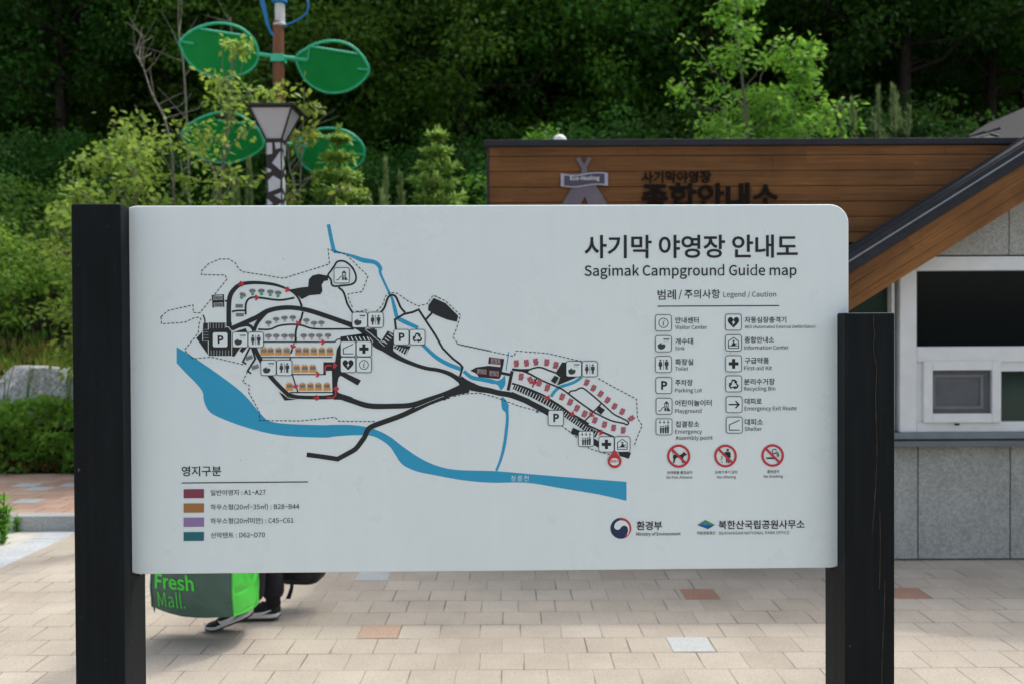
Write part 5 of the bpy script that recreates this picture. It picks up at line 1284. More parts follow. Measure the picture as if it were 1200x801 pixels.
# western lanes
rd(cA, [(530, 462, 18), (505, 488, 18), (482, 520, 17), (472, 550, 16)], 4)
rd(cA, [(370, 537, 14), (410, 527, 14), (440, 523, 14), (460, 533, 14), (470, 552, 14)], 4)
P(cA, [(380, 560), (385, 553), (432, 538), (442, 560)])
rd(cA, [(490, 543, 8), (545, 543, 8), (590, 526, 8), (650, 520, 8), (700, 526, 8), (760, 541, 8), (940, 541, 8)], 2, 5)
rd(cJ, [(130, 42, 10), (750, 42, 10)], 2, 0)
rd(cJ, [(745, 42, 10), (770, 39, 10), (790, 20, 10), (830, 13, 10)], 2)
rd(cJ, [(110, 175, 10), (745, 175, 10)], 2, 0)
rd(cJ, [(385, 325, 9), (690, 325, 9)], 2, 0)
rd(cJ, [(375, 482, 10), (755, 482, 10)], 2, 0)
rd(cJ, [(395, 330, 11), (445, 482, 11)], 2, 0)
rd(cJ, [(378, 178, 14), (375, 200, 12)], 2, 0)
rd(cJ, [(430, 0, 10), (428, 42, 10)], 2, 0)
P(cJ, [(822, 45), (800, 80), (785, 110), (776, 180), (770, 217), (668, 217), (668, 322), (690, 322), (690, 292), (742, 292), (748, 490), (760, 545), (840, 545), (810, 500), (790, 470), (790, 400), (802, 350), (820, 335), (970, 420), (998, 375), (880, 320), (830, 300)])
rd(cB, [(470, 60, 20), (490, 105, 20), (520, 155, 20), (550, 205, 20), (610, 268, 19), (640, 289, 18), (690, 299, 17), (800, 300, 18), (850, 296, 22), (880, 296, 24), (930, 312, 24)], 5)
a.stroke(cB([(866, 294, 24), (930, 316, 24), (1010, 339, 24), (1100, 342, 24)]), 6, I_black, 2, 4)
P(cB, [(588, 275), (615, 315), (682, 308), (640, 300)])
# western car park
P(cL, [(215, 160), (460, 160), (460, 507), (215, 507)])
P(cL, [(90, 320), (160, 245), (216, 245), (216, 500)])
P(cL, [(163, 163), (216, 163), (216, 246), (158, 246)])
P(cL, [(405, 150), (455, 150), (455, 215), (405, 215)])
P(cL, [(459, 415), (550, 415), (488, 510), (459, 510)])
rd(cL, [(160, 80, 13), (176, 120, 13), (182, 170, 13)], 2)
rd(cL, [(600, 410, 40), (555, 462, 40)], 3, 0)
rd(cL, [(655, 405, 18), (575, 565, 18), (612, 590, 16)], 2, 0)
rd(cL, [(670, 420, 20), (705, 535, 20), (625, 660, 18), (662, 688, 16)], 2, 0)
# small blocks
rd(cM, [(191, 262, 17), (200, 407, 17)], 2, 0); rd(cM, [(317, 252, 17), (322, 398, 17)], 2, 0); rd(cM, [(195, 335, 30), (320, 330, 30)], 2, 0); rd(cM, [(180, 264, 8), (325, 254, 8)], 1, 0)
rd(cM, [(335, 328, 20), (370, 328, 20)], 2, 0)
# eastern ground
P(cF, [(425, 143), (567, 162), (560, 215), (535, 325), (522, 347), (480, 345), (330, 330), (310, 300), (250, 270), (305, 240), (420, 225), (530, 237), (536, 215), (418, 206)])
rd(cF, [(542, 293, 26), (625, 310, 26)], 3, 0)
rd(cF, [(642, 275, 30), (604, 455, 28)], 3, 0)
rd(cG, [(0, 258, 22), (60, 266, 24), (120, 268, 26), (160, 264, 22)], 2)
rd(cG, [(150, 266, 15), (200, 249, 15), (250, 240, 15), (290, 246, 15), (350, 270, 15), (412, 292, 15)], 2)
P(cG, [(95, 255), (165, 256), (150, 285), (170, 300)])
P(cG, [(470, 193), (512, 195), (512, 322), (605, 335), (520, 370), (430, 407), (418, 395), (445, 330), (408, 295)])
rd(cG, [(100, 272, 20), (160, 298, 17), (230, 335, 15), (320, 380, 15), (420, 420, 15), (480, 450, 15), (560, 510, 15), (640, 570, 15), (740, 640, 15), (790, 675, 15)], 2)
a.stroke(cH([(180, 345), (210, 368), (280, 402), (360, 442), (420, 467), (480, 481), (540, 492), (572, 507), (592, 490), (577, 468), (510, 433), (440, 398), (380, 345), (310, 282), (230, 213), (150, 148), (110, 124), (75, 130), (40, 150), (-10, 158), (-32, 185)]), 15 / 8.9, I_black, 2, 4)
rd(cH, [(310, 285, 14), (132, 472, 14)], 2, 0)
P(cH, [(290, 313), (347, 352), (305, 402), (256, 360)])
P(cG, [(400, 316), (440, 335), (405, 394), (363, 365)], 4)
a.stroke(cG([(398, 306), (448, 332), (424, 400)]), 0.7, I_paper, 3)
rd(cG, [(0, 390, 18), (100, 420, 18), (200, 460, 18), (300, 505, 18), (380, 555, 18), (460, 605, 18), (540, 665, 18), (640, 720, 18), (720, 770, 18)], 2)
rd(cH, [(60, 445, 18), (150, 503, 18), (250, 550, 18), (330, 588, 18), (440, 635, 18)], 2)
rd(cG, [(235, 338, 12), (190, 425, 12)], 2, 0)
band = cG([(-170 + 180, 428), (100, 455), (200, 500), (300, 553), (400, 608), (480, 663), (560, 720), (640, 775)]) + cH([(160, 555), (262, 612)])
a.stroke([(602, 452)] + band[1:], 7.2, I_black, 2, 4)
# other parking and buildings
P(cD, [(82, 328), (128, 352), (122, 430), (110, 430), (40, 395)])
P(cD, [(150, 425), (237, 430), (205, 490), (118, 440)])
P(cC, [(395, 368), (590, 370), (618, 408), (610, 432), (690, 436), (700, 420), (600, 360), (560, 345), (590, 398), (395, 400)])
P(cD, [(390, 110), (470, 145), (555, 230), (545, 270), (480, 255), (400, 222), (352, 192), (355, 160)])
rd(cD, [(380, 208, 14), (335, 257, 14)], 2, 0)
rd(cD, [(35, 208, 14), (60, 175, 14), (77, 125, 14), (92, 98, 14), (115, 90, 14), (136, 102, 14), (150, 130, 14), (170, 175, 14), (200, 208, 14)], 2)
rd(cD, [(138, 320, 14), (130, 255, 14), (190, 218, 14), (250, 205, 14), (290, 188, 14), (340, 265, 14), (400, 355, 14), (450, 445, 14), (520, 515, 14), (565, 548, 14), (584, 572, 14), (566, 635, 14)], 2, 0)
a.stroke(cE([(65, 300), (85, 270), (115, 262), (150, 272), (190, 310), (212, 360), (208, 400), (180, 420), (120, 428), (70, 432), (50, 420), (45, 390), (25, 360), (40, 335)]), 12 / 5.72, I_black, 2, 4, True)
rd(cE, [(95, 440, 13), (125, 465, 13), (140, 500, 13), (155, 550, 13), (190, 608, 13)], 2)
a.done("road_print")

# pale lines over the roads: stall marks, kerbs
a = Art()
for x in (236, 268, 298, 328, 358, 390): a.stroke(cL([(x, 163), (x, 220)]), 0.9, I_mid, 3)
for x in (245, 275, 304, 334, 364, 396, 428): a.stroke(cL([(x, 445), (x, 503)]), 1.0, I_mid, 3)
for yv in (232, 258, 288, 318, 350): a.stroke(cL([(157, yv), (218, yv)]), 0.7, I_mid, 3)
for pl in ([(216, 350), (216, 508), (460, 508), (460, 250), (425, 205), (400, 205), (400, 160)], [(216, 160), (216, 235)], [(157, 250), (157, 350)]): a.stroke(cL(pl), 0.7, I_paper, 3)
for k in range(6):
    a.stroke(cC([(440 + k * 27, 368), (455 + k * 27, 398)]), 1.1, I_paper, 3)
a.stroke(cC([(560, 320), (600, 350), (690, 432)]), 0.6, I_paper, 3)
a.stroke(cC([(590, 372), (612, 400), (606, 412)]), 0.6, I_paper, 3)
for k in range(4):
    a.stroke(cD([(50 + k * 14, 395 - k * 17), (78 + k * 14, 415 - k * 17)]), 0.9, I_paper, 3)
for k in range(5):
    a.stroke(cD([(150 + k * 17, 432 + k * 5), (128 + k * 18, 462 + k * 7)]), 0.9, I_paper, 3)
a.stroke(cB([(592, 270), (630, 302), (690, 311)]), 0.5, I_paper, 3)
bp = smooth([(602, 452)] + band[1:], 8)
acc = 0.0
for i in range(len(bp) - 1):
    (x0, y0), (x1, y1) = bp[i][:2], bp[i + 1][:2]
    l = math.hypot(x1 - x0, y1 - y0)
    acc += l
    if acc > 2.55:
        acc = 0.0
        nx_, ny_ = -(y1 - y0) / l, (x1 - x0) / l
        a.stroke([(x0 - nx_ * 2.7, y0 - ny_ * 2.7), (x0 + nx_ * 3.2, y0 + ny_ * 3.2)], 0.75, I_paper, 3)
lo = []
for i in range(0, len(bp) - 1, 3):
    (x0, y0), (x1, y1) = bp[i][:2], bp[i + 1][:2]
    l = math.hypot(x1 - x0, y1 - y0) or 1
    lo.append((x0 - (y1 - y0) / l * 3.6, y0 + (x1 - x0) / l * 3.6))
a.stroke(lo, 0.5, I_paper, 3)
a.stroke([(486, 477.3), (505, 469.5), (520, 463.5)], 0.4, I_paper, 3)
a.done("parking_line_print")

# dashed boundary
a = Art()
a.dash(cA([(35, 485), (38, 518), (150, 510), (190, 490), (215, 487), (222, 495), (213, 520), (210, 560), (145, 640), (185, 680), (270, 672), (440, 712)]))
a.dash(cA([(35, 485), (70, 455), (185, 430), (187, 465), (218, 467), (345, 308), (335, 290), (225, 288), (225, 270), (260, 235), (310, 215), (355, 215), (385, 235), (400, 262), (420, 275), (520, 290), (610, 305), (825, 238), (818, 168), (865, 182), (905, 195), (1005, 295), (978, 368), (912, 378), (915, 405), (940, 455)]))
a.dash(cE([(215, 600), (250, 600), (280, 590), (300, 605)])); a.dash(cE([(350, 600), (390, 560), (410, 500), (440, 473), (490, 480), (560, 530), (630, 565), (690, 550), (730, 492), (790, 520)]))
a.dash(cD([(398, 95), (470, 130), (570, 225), (545, 310), (520, 370), (555, 418), (640, 435), (770, 463)]))
a.dash(cF([(120, 15), (145, 30), (500, 105), (655, 138), (670, 115), (680, 88), (760, 93)])); a.dash(cG([(120, 94), (330, 110), (420, 130), (660, 187)]))
a.dash(cH([(275, 25), (400, 95), (550, 175), (675, 240), (685, 440), (735, 515), (690, 620), (650, 720), (630, 722)]))
a.dash(cI([(870, 668), (800, 650), (755, 635), (740, 610), (690, 575), (605, 510), (520, 440), (380, 405), (230, 350), (150, 330), (60, 335), (0, 350)]))
a.dash(cD([(500, 775), (440, 797)]))
a.dash(cB([(440, 180), (418, 228), (450, 245), (445, 275), (495, 365), (498, 408), (690, 410), (850, 393), (870, 412), (1045, 413)]))
a.done("boundary_print")

# campsite marks
a = Art()
def oval(c, x, y, rx, ry, lab=None, k=1.0):
    (px, py), = c([(x, y)])
    a.poly([[(px + rx * math.cos(q * 0.524), py + ry * math.sin(q * 0.524)) for q in range(12)]], I_mid, 4)
    if lab: a.text(lab, px - rx * 0.8, px + rx * 0.8, py - ry * 0.55, I_grey, 0.0, 5)
nA = iter(range(1, 28)); nB = iter(range(28, 45)); nC = iter(range(45, 62)); nD = iter(range(62, 71))
def bigbox(c, pts, ink_, lab):
    q = c(pts)
    x0, y0, x1, y1 = q[0][0], q[0][1], q[1][0], q[1][1]
    sh = (y1 - y0) * 0.13
    a.poly([[(x0, y0), (x1, y0 + sh), (x1, y1), (x0, y1 - sh)]], I_mid, 3)
    a.stroke([(x0 + .5, y0 + .4), (x1 - .5, y0 + sh + .4), (x1 - .5, y1 - .4), (x0 + .5, y1 - sh - .4)], 0.7, ink_, 4, 0, True)
    a.text(lab, x0 + 1.6, x1 - 1.6, y0 + 1.8, I_grey, 0.0, 5)
for bx_ in ([(440, 150), (532, 217)], [(313, 252), (402, 308)], [(428, 268), (517, 328)]): bigbox(cF, bx_, I_rose, "A%d" % next(nA))
def tentA(c, x, y, r, sc_=1.0):
    (px, py), = c([(x, y)])
    a.poly([rot([(-2.6, -4), (-0.9, -4), (-0.4, -3.3), (0.4, -4.2), (2.8, -4), (2.6, -1.4), (2.9, 1.0), (2.5, 4), (0.5, 3.8), (-0.4, 4.3), (-2.6, 4), (-2.3, 1.4), (-3.0, 0)], px, py, r, sc_)], I_rose, 3)
    q = rot([(1.2, 0.2)], px, py, r, sc_)[0]
    a.poly([rot([(-2.4, -1.3), (2.4, -1.3), (2.9, 0), (2.4, 1.3), (-2.4, 1.3), (-2.9, 0)], q[0], q[1], r - 8, sc_ * 0.8)], I_mid, 4)
    a.text("A%d" % next(nA), q[0] - 1.7, q[0] + 1.7, q[1] - 0.9, I_grey, 0.0, 5)
for x, y, r in ((40, 205, 0), (135, 200, -4), (222, 190, -8), (325, 195, 10), (410, 220, 18), (85, 328, 12), (172, 360, -25), (255, 385, 20), (330, 432, 22), (470, 515, 25), (545, 565, 28), (608, 622, 28), (680, 675, 28)): tentA(cG, x, y, r)
for x, y, r in ((155, 68, 28), (225, 125, 30), (300, 185, 34), (372, 250, 34), (445, 315, 32), (525, 370, 30), (620, 440, 60), (240, 460, 24), (340, 505, 18), (435, 540, 8), (535, 565, 10)): tentA(cH, x, y, r, 0.95)
a.done("tent_site_print"); a = Art()
def houseB(x, y):
    (px, py), = cJ([(x, y)])
    a.poly([[(px - 4, py - 3.2), (px - 2.2, py - 3.6), (px - 1.6, py - 5.6), (px - .8, py - 3.4), (px + .4, py - 3.8), (px + 1.0, py - 5.8), (px + 1.8, py - 3.6), (px + 3.4, py - 3.4), (px + 3.6, py + 2),
             (px + 4.4, py + 2.4), (px + 4.2, py + 4.6), (px - 4.0, py + 4.8)]], I_orange, 3)
    a.poly([[(px - 3.0 + 3.4 * math.cos(q * .524) + 3.2, py - .4 + 2.1 * math.sin(q * .524)) for q in range(12)]], I_mid, 4)
    a.text("B%d" % next(nB), px - 2.5, px + 2.9, py - 1.7, I_grey, 0.0, 5)
for x in (145, 205, 275, 345, 450, 515, 585, 655, 725): houseB(x, 122)
for x in (435, 505, 575): houseB(x, 272)
for x in (370, 485, 555, 625, 700): houseB(x, 430)
a.done("large_cabin_print"); a = Art()
def hutC(x, y):
    (px, py), = cK([(x, y)])
    a.poly([[(px - 1.4, py + 2), (px + 1.6, py + 2), (px + 1.2, py + 5.2), (px - 1.0, py + 5)]], I_mauve, 3)
    oval(cK, x, y, 3.9, 2.3, "C%d" % next(nC))
for x, y in ((270, 195), (368, 150), (475, 135), (580, 130), (755, 165), (852, 200), (945, 195), (270, 362), (370, 362), (475, 362), (565, 362), (720, 360), (820, 360), (920, 360), (1030, 357)): hutC(x, y)
for x, y in ((640, 525), (702, 622)):
    (px, py), = cL([(x, y)])
    a.poly([rot([(-4.2, -2.2), (4.4, -2.6), (4.6, 2.0), (-3.8, 2.6)], px, py, -18)], I_mid, 3)
    a.text("C%d" % next(nC), px - 3, px + 3, py - 1.4, I_grey, 0.0, 5)
a.done("small_cabin_print"); a = Art()
def tentD(x, y, r=0):
    (px, py), = cM([(x, y)])
    a.poly([rot([(-1.8, 2.6), (2, 2.6), (1.6, 5.4), (-1.4, 5.2)], px, py, r)], I_green, 3)
    a.poly([rot([(4.0 * math.cos(q * .524), 2.5 * math.sin(q * .524)) for q in range(12)], px, py, r)], I_mid, 4)
    a.text("D%d" % next(nD), px - 3, px + 3, py - 1.5, I_grey, 0.0, 5)
for x, y, r in ((548, 255, 28), (660, 210, 0), (765, 210, 0), (870, 220, 4), (962, 232, 6)): tentD(x, y, r)
for bx_ in ([(200, 270), (312, 310)], [(212, 352), (318, 395)], [(460, 365), (550, 408)], [(465, 470), (560, 510)]):
    q = cM(bx_)
    a.poly([[(q[0][0], q[0][1]), (q[1][0], q[0][1]), (q[1][0], q[1][1]), (q[0][0], q[1][1])]], I_mid, 3)
    a.text("D%d" % next(nD), q[0][0] + 1.5, q[1][0] - 1.5, q[0][1] + 0.9, I_grey, 0.0, 5)
a.done("mountain_tent_print")

# red route arrows
AR = [(-4.4, -.8), (0.3, -.8), (-1.2, -3.4), (1.1, -3.9), (4.6, 0), (1.1, 3.9), (-1.2, 3.4), (0.3, .8), (-4.4, .8)]
a = Art()
for x, y, r in ((282.5, 333, -25), (336, 339.3, 28), (299.7, 349, 0), (350.3, 377.5, 112), (343.8, 404.8, 110), (377.3, 400.7, 0), (371.2, 438.2, 0), (346.2, 451.2, 78), (370.8, 465.4, 0),
                (626, 447, 100), (641.2, 465.4, 30), (669.6, 484, 30), (693.6, 484.6, 128), (703.2, 505.8, 22)):
    a = Art(); a.poly([rot(AR, x, y, r, 0.86)], I_red, 5); a.done("route_arrow_print")
a = Art()
a.stroke(cB([(805, 182), (805, 156), (815, 151), (835, 151)]), 1.7, I_red, 5); a.poly([rot(AR[2:7], 391.5, 427.9, 0, 0.86)], I_red, 5)
a.done("route_arrow_print")
a = Art()
a.stroke(cB([(812, 301), (842, 301), (854, 290), (855, 265)]), 1.7, I_red, 5); a.poly([rot(AR[2:7], 394, 455.5, -90, 0.86)], I_red, 5)
a.done("route_arrow_print")


# pictograms
def g_info(a, x, y, k, L):
    a.poly([circ(x, y, .62 * k), circ(x, y, .52 * k)], I_grey, L)
    a.poly([circ(x + .08 * k, y - .3 * k, .075 * k, 10)], I_grey, L)
    a.stroke([(x - .12 * k, y - .08 * k), (x + .03 * k, y - .1 * k), (x - .06 * k, y + .27 * k), (x + .1 * k, y + .25 * k)], .1 * k, I_grey, L)
def g_sink(a, x, y, k, L):
    a.poly([[(x - .02 * k, y - .62 * k), (x + .72 * k, y - .62 * k), (x + .72 * k, y - .48 * k), (x + .1 * k, y - .48 * k), (x - .02 * k, y - .54 * k)]], I_grey, L)
    a.poly([[(x - .72 * k, y + .3 * k), (x - .66 * k, y + .08 * k), (x - .48 * k, y + .02 * k), (x - .3 * k, y - .12 * k), (x - .2 * k, y - .05 * k), (x - .28 * k, y + .06 * k), (x + .1 * k, y + .06 * k),
             (x + .24 * k, y + .14 * k), (x + .22 * k, y + .4 * k), (x + .05 * k, y + .62 * k), (x - .3 * k, y + .72 * k), (x - .6 * k, y + .6 * k)]], I_grey, L)
    for q in (.1, .3, .5): a.stroke([(x + q * k, y - .38 * k), (x + q * k, y - .2 * k)], .05 * k, I_mid, L)
def person_(a, x, y, k, L, wom):
    a.poly([circ(x, y - .5 * k, .12 * k, 12)], I_grey, L)
    if wom: o = [(-.16, -.34), (.16, -.34), (.26, .1), (.19, .14), (.2, .26), (.1, .26), (.1, .62), (-.1, .62), (-.1, .26), (-.2, .26), (-.19, .14), (-.26, .1)]
    else: o = [(-.24, -.34), (.24, -.34), (.25, .12), (.15, .12), (.13, .62), (.02, .62), (.0, .2), (-.02, .62), (-.13, .62), (-.15, .12), (-.25, .12)]
    a.poly([[(x + p * k, y + q * k) for p, q in o]], I_grey, L)
def g_toilet(a, x, y, k, L):
    person_(a, x - .38 * k, y, k, L, True); person_(a, x + .38 * k, y, k, L, False)
    a.stroke([(x, y - .62 * k), (x, y + .62 * k)], .06 * k, I_grey, L)
def g_park(a, x, y, k, L):
    a.text("P", x - .33 * k, x + .42 * k, y - .55 * k, I_black, 0.05, L)
def g_recycle(a, x, y, k, L):
    for i, r in enumerate((0, 120, 240)):
        a.poly([rot([(-.62 + .28, -.2), (-.22, -.62), (.18, -.62), (.34, -.42), (.46, -.48), (.36, -.1), (.0, -.24), (.12, -.3), (.05, -.42), (-.12, -.42), (-.2, -.14)], x, y + .08 * k, r, k)], I_red if (L > 4 and i == 0 and False) else I_black, L)
def g_shelter(a, x, y, k, L):
    a.stroke([(x + .66 * k, y - .62 * k), (x - .62 * k, y - .02 * k), (x - .6 * k, y + .62 * k), (x + .66 * k, y + .62 * k)], .11 * k, I_grey, L)
def g_cross(a, x, y, k, L):
    p, q = .2 * k, .6 * k
    a.poly([[(x - p, y - q), (x + p, y - q), (x + p, y - p), (x + q, y - p), (x + q, y + p), (x + p, y + p), (x + p, y + q), (x - p, y + q), (x - p, y + p), (x - q, y + p), (x - q, y - p), (x - p, y - p)]], I_black, L)
def g_heart(a, x, y, k, L):
    h = smooth([(0, -.34), (.18, -.56), (.46, -.6), (.68, -.36), (.66, -.04), (.4, .3), (0.02, .66), (-.02, .66), (-.4, .3), (-.66, -.04), (-.68, -.36), (-.46, -.6), (-.18, -.56)], 3, True)
    a.poly([[(x + p * k, y + q * k) for p, q in h]], I_black, L)
    a.poly([[(x + p * k, y + q * k) for p, q in ((.1, -.32), (-.22, .1), (-.02, .08), (-.12, .42), (.22, -.04), (.02, -.02))]], I_paper, L + 1)
def g_house(a, x, y, k, L):
    a.stroke([(x - .62 * k, y + .64 * k), (x - .62 * k, y - .22 * k), (x, y - .66 * k), (x + .62 * k, y - .22 * k), (x + .62 * k, y + .64 * k)], .1 * k, I_black, L, 0, True)
    a.stroke([(x - .58 * k, y + .36 * k), (x + .58 * k, y + .36 * k)], .08 * k, I_black, L)
    a.poly([circ(x, y - .22 * k, .13 * k, 12)], I_black, L)
    a.poly([[(x + p * k, y + q * k) for p, q in ((-.08, -.06), (.12, -.06), (.2, .1), (.42, .0), (.44, .1), (.2, .22), (.3, .32), (-.34, .32), (-.2, .2))]], I_black, L)
def g_arrow(a, x, y, k, L):
    a.stroke([(x - .66 * k, y), (x + .5 * k, y)], .17 * k, I_black, L)
    a.stroke([(x + .16 * k, y - .44 * k), (x + .6 * k, y), (x + .16 * k, y + .44 * k)], .17 * k, I_black, L + .2)
def g_play(a, x, y, k, L):
    a.poly([[(x - .02 * k, y - .3 * k), (x + .3 * k, y - .66 * k), (x + .62 * k, y - .3 * k)]], I_grey, L)
    a.stroke([(x + .08 * k, y - .3 * k), (x + .08 * k, y + .1 * k), (x + .52 * k, y + .1 * k), (x + .52 * k, y - .3 * k)], .09 * k, I_grey, L)
    a.stroke([(x + .3 * k, y - .3 * k), (x + .3 * k, y + .1 * k)], .07 * k, I_grey, L)
    a.poly([[(x + .04 * k, y + .2 * k), (x + .28 * k, y + .2 * k), (x + .28 * k, y + .6 * k), (x + .04 * k, y + .6 * k)]], I_grey, L)
    a.poly([[(x + .34 * k, y + .2 * k), (x + .56 * k, y + .2 * k), (x + .8 * k, y + .6 * k), (x + .34 * k, y + .6 * k)]], I_grey, L)
    a.stroke([(x + .05 * k, y + .06 * k), (x - .2 * k, y + .2 * k), (x - .42 * k, y + .55 * k), (x - .72 * k, y + .6 * k)], .1 * k, I_grey, L)
def g_meet(a, x, y, k, L):
    for q in (-.5, 0, .5):
        a.stroke([(x + q * k, y - .84 * k), (x + q * k, y - .5 * k)], .09 * k, I_grey, L)
        a.poly([[(x + (q - .17) * k, y - .58 * k), (x + (q + .17) * k, y - .58 * k), (x + q * k, y - .38 * k)]], I_grey, L)
    for q, dy in ((-.4, .12), (-.1, .1), (.2, .04), (.48, -.06)):
        a.poly([circ(x + q * k, y - (.02 - dy) * k - .12 * k, .1 * k, 10)], I_grey, L)
        a.poly([[(x + (q - .13) * k, y + (dy + .0) * k), (x + (q + .13) * k, y + (dy + .0) * k), (x + (q + .1) * k, y + .8 * k), (x + (q - .1) * k, y + .8 * k)]], I_grey, L)


def pic(name, fn, x, y, size=18.6, L=6):
    a = Art()
    h = size / 2
    a.poly([rrect(x, y, h - 0.35, 2.6)], I_paper, L)
    a.poly([rrect(x, y, h, 2.9), rrect(x, y, h - 0.75, 2.2)], I_grey, L + 1)
    fn(a, x, y, h * 0.98, L + 1)
    a.done(name)


for nm, fn, x, y in (("playground_pictogram", g_play, 400.6, 322.9), ("sink_pictogram", g_sink, 421.7, 374.9), ("toilet_pictogram", g_toilet, 440.3, 374.9), ("parking_pictogram", g_park, 258.3, 397.9),
                     ("sink_pictogram", g_sink, 281.6, 397.9), ("toilet_pictogram", g_toilet, 300, 397.9), ("parking_pictogram", g_park, 470.4, 394.9), ("recycling_pictogram", g_recycle, 489.2, 394.9),
                     ("shelter_pictogram", g_shelter, 408.1, 408.5), ("first_aid_pictogram", g_cross, 426.6, 408.5), ("heart_pictogram", g_heart, 408.1, 427), ("information_pictogram", g_info, 426.6, 427),
                     ("sink_pictogram", g_sink, 314.9, 430.5), ("toilet_pictogram", g_toilet, 333.4, 430.5), ("sink_pictogram", g_sink, 672.3, 431.9), ("toilet_pictogram", g_toilet, 691.1, 431.9),
                     ("parking_pictogram", g_park, 651.3, 489), ("assembly_pictogram", g_meet, 686.7, 513.4), ("first_aid_pictogram", g_cross, 710.5, 519.8), ("house_pictogram", g_house, 729.2, 519.8)):
    pic(nm, fn, x, y)
for nm, fn, x, y in (("information_pictogram", g_info, 777.3, 378.4), ("sink_pictogram", g_sink, 777.3, 402.5), ("toilet_pictogram", g_toilet, 777.3, 426.5), ("parking_pictogram", g_park, 777.7, 451),
                     ("playground_pictogram", g_play, 778, 475.2), ("assembly_pictogram", g_meet, 778, 499.3), ("heart_pictogram", g_heart, 859.2, 377.5), ("house_pictogram", g_house, 859.3, 401.6),
                     ("first_aid_pictogram", g_cross, 859.4, 425.7), ("recycling_pictogram", g_recycle, 859.5, 449.1), ("arrow_pictogram", g_arrow, 860, 473.3), ("shelter_pictogram", g_shelter, 860.2, 497.3)):
    pic(nm, fn, x, y, 19.4)
# red location drop
a = Art()
a.poly([[(720, 526)] + circ(720, 539.5, 8.1, 22, -28, 208)], I_red, 9)
a.poly([[(720 + 5.6 * math.cos(q * .3), 540 + 4.2 * math.sin(q * .3)) for q in range(21)]], I_paper, 10)
a.text("현위치", 714.5, 725.5, 537.6, I_red, 0.02, 11)
a.done("location_marker_print")

# lettering
a = Art()
a.text("사기막 야영장 안내도", 684.9, 934.7, 275.8, None, 0.018)
a.text("Sagimak Campground Guide map", 684.9, 933.3, 310.4, None, 0.012)
a.done("title_lettering")
a = Art()
a.text("범례", 770.5, 792, 339.5, None, 0.008).stroke([(795.5, 351), (798.7, 339.6)], 0.9, I_black, 3)
a.text("주의사항", 802, 843.6, 339.3, None, 0.008)
a.text("Legend / Caution", 847.6, 909.4, 341.6, None, 0.0)
a.stroke([(770.5, 358.9), (913, 358.2)], 1.15, I_black, 3)
a.done("legend_heading_lettering")
for s_, x0, x1, yt in (("안내센터", 791.2, 818.7, 371.6), ("개수대", 791.2, 812.2, 396), ("화장실", 791.2, 812.2, 420), ("주차장", 791.1, 811.6, 444.3), ("어린이놀이터", 791.1, 833.8, 467.9), ("집결장소", 791.6, 819.4, 492.8),
                       ("자동심장충격기", 872.5, 921.3, 371.2), ("종합안내소", 872.5, 907.1, 394.4), ("구급약품", 872.5, 900.9, 418.5), ("분리수거장", 871.8, 907.8, 443), ("대피로", 872.6, 892.6, 466.1), ("대피소", 872.6, 893.9, 490)):
    a = Art(); a.text(s_, x0, x1, yt, None, 0.012); a.done("legend_lettering")
for s_, x0, x1, yt in (("Visitor Center", 791.2, 828.6, 381), ("Sink", 791.2, 802.5, 405.3), ("Toilet", 791.2, 806.5, 429.1), ("Parking Lot", 791.1, 822.6, 454.2), ("Playground", 791.1, 822, 478.3), ("Emergency", 791.1, 822.6, 502.8),
                       ("Assembly point", 791.6, 835.2, 509.8), ("AED (Automated External Defibrillator)", 872.5, 955.3, 380.8), ("Information Center", 872, 924.1, 404.4), ("First-aid Kit", 872, 904.5, 428.2),
                       ("Recycling Bin", 871.8, 908.5, 452.2), ("Emergency Exit Route", 872.4, 933.4, 475.5), ("Shelter", 872.6, 892.6, 499.3)):
    a = Art(); a.text(s_, x0, x1, yt, I_grey, 0.006); a.done("legend_lettering")
a = Art()
a.text("영지구분", 213, 259.3, 545.5, None, 0.012)
a.stroke([(213, 565.2), (360.9, 563.9)], 1.15, I_black, 3)
for (y0, y1, i_) in ((572.5, 583, I_maroon), (589.2, 599.9, I_ochre), (605.9, 616.5, I_violet), (622.7, 633, I_teal)):
    a.poly([[(215.3, y0), (239.1, y0 - .2), (239.1, y1 - .2), (215.3, y1)]], i_, 3)
a.text("일반야영지 : A1~A27", 246.8, 311.4, 573.2, None, 0.004)
a.text("하우스형(20㎡~35㎡) : B28~B44", 246.8, 350.7, 589.8, None, 0.004)
a.text("하우스형(20㎡미만) : C45~C61", 246.8, 344, 606, None, 0.004)
a.text("산막텐트 : D62~D70", 247.1, 310.5, 623, None, 0.004)
a.done("campsite_key_print")
a = Art(); a.text("창릉천", 598.6, 619.5, 556.6, I_paper, 0.0, 2, 0.12); a.done("river_name_lettering")


def ban(name, x, y, r, kor, ko, eng, en, fn):
    a = Art()
    fn(a, x, y, r)
    a.poly([circ(x, y, r, 40), circ(x, y, r * .8, 40)], I_red, 5)
    a.stroke([(x - r * .6, y - r * .6), (x + r * .6, y + r * .6)], r * .2, I_red, 6)
    a.text(kor, *ko, None, 0.01); a.text(eng, *en, None, 0.006)
    a.done(name)
def f_dog(a, x, y, r):
    a.poly([[(x + p * r, y + q * r) for p, q in ((-.5, -.42), (-.44, -.12), (-.3, -.14), (.1, -.1), (.3, -.2), (.44, -.38), (.52, -.3), (.7, -.16), (.68, -.08), (.5, -.04), (.4, .12), (.36, .3), (.42, .56), (.3, .58), (.22, .22), (.0, .12), (-.22, .14),
             (-.3, .34), (-.38, .6), (-.5, .6), (-.44, .3), (-.5, .08), (-.46, -.14), (-.58, -.42))]], I_black, 4)
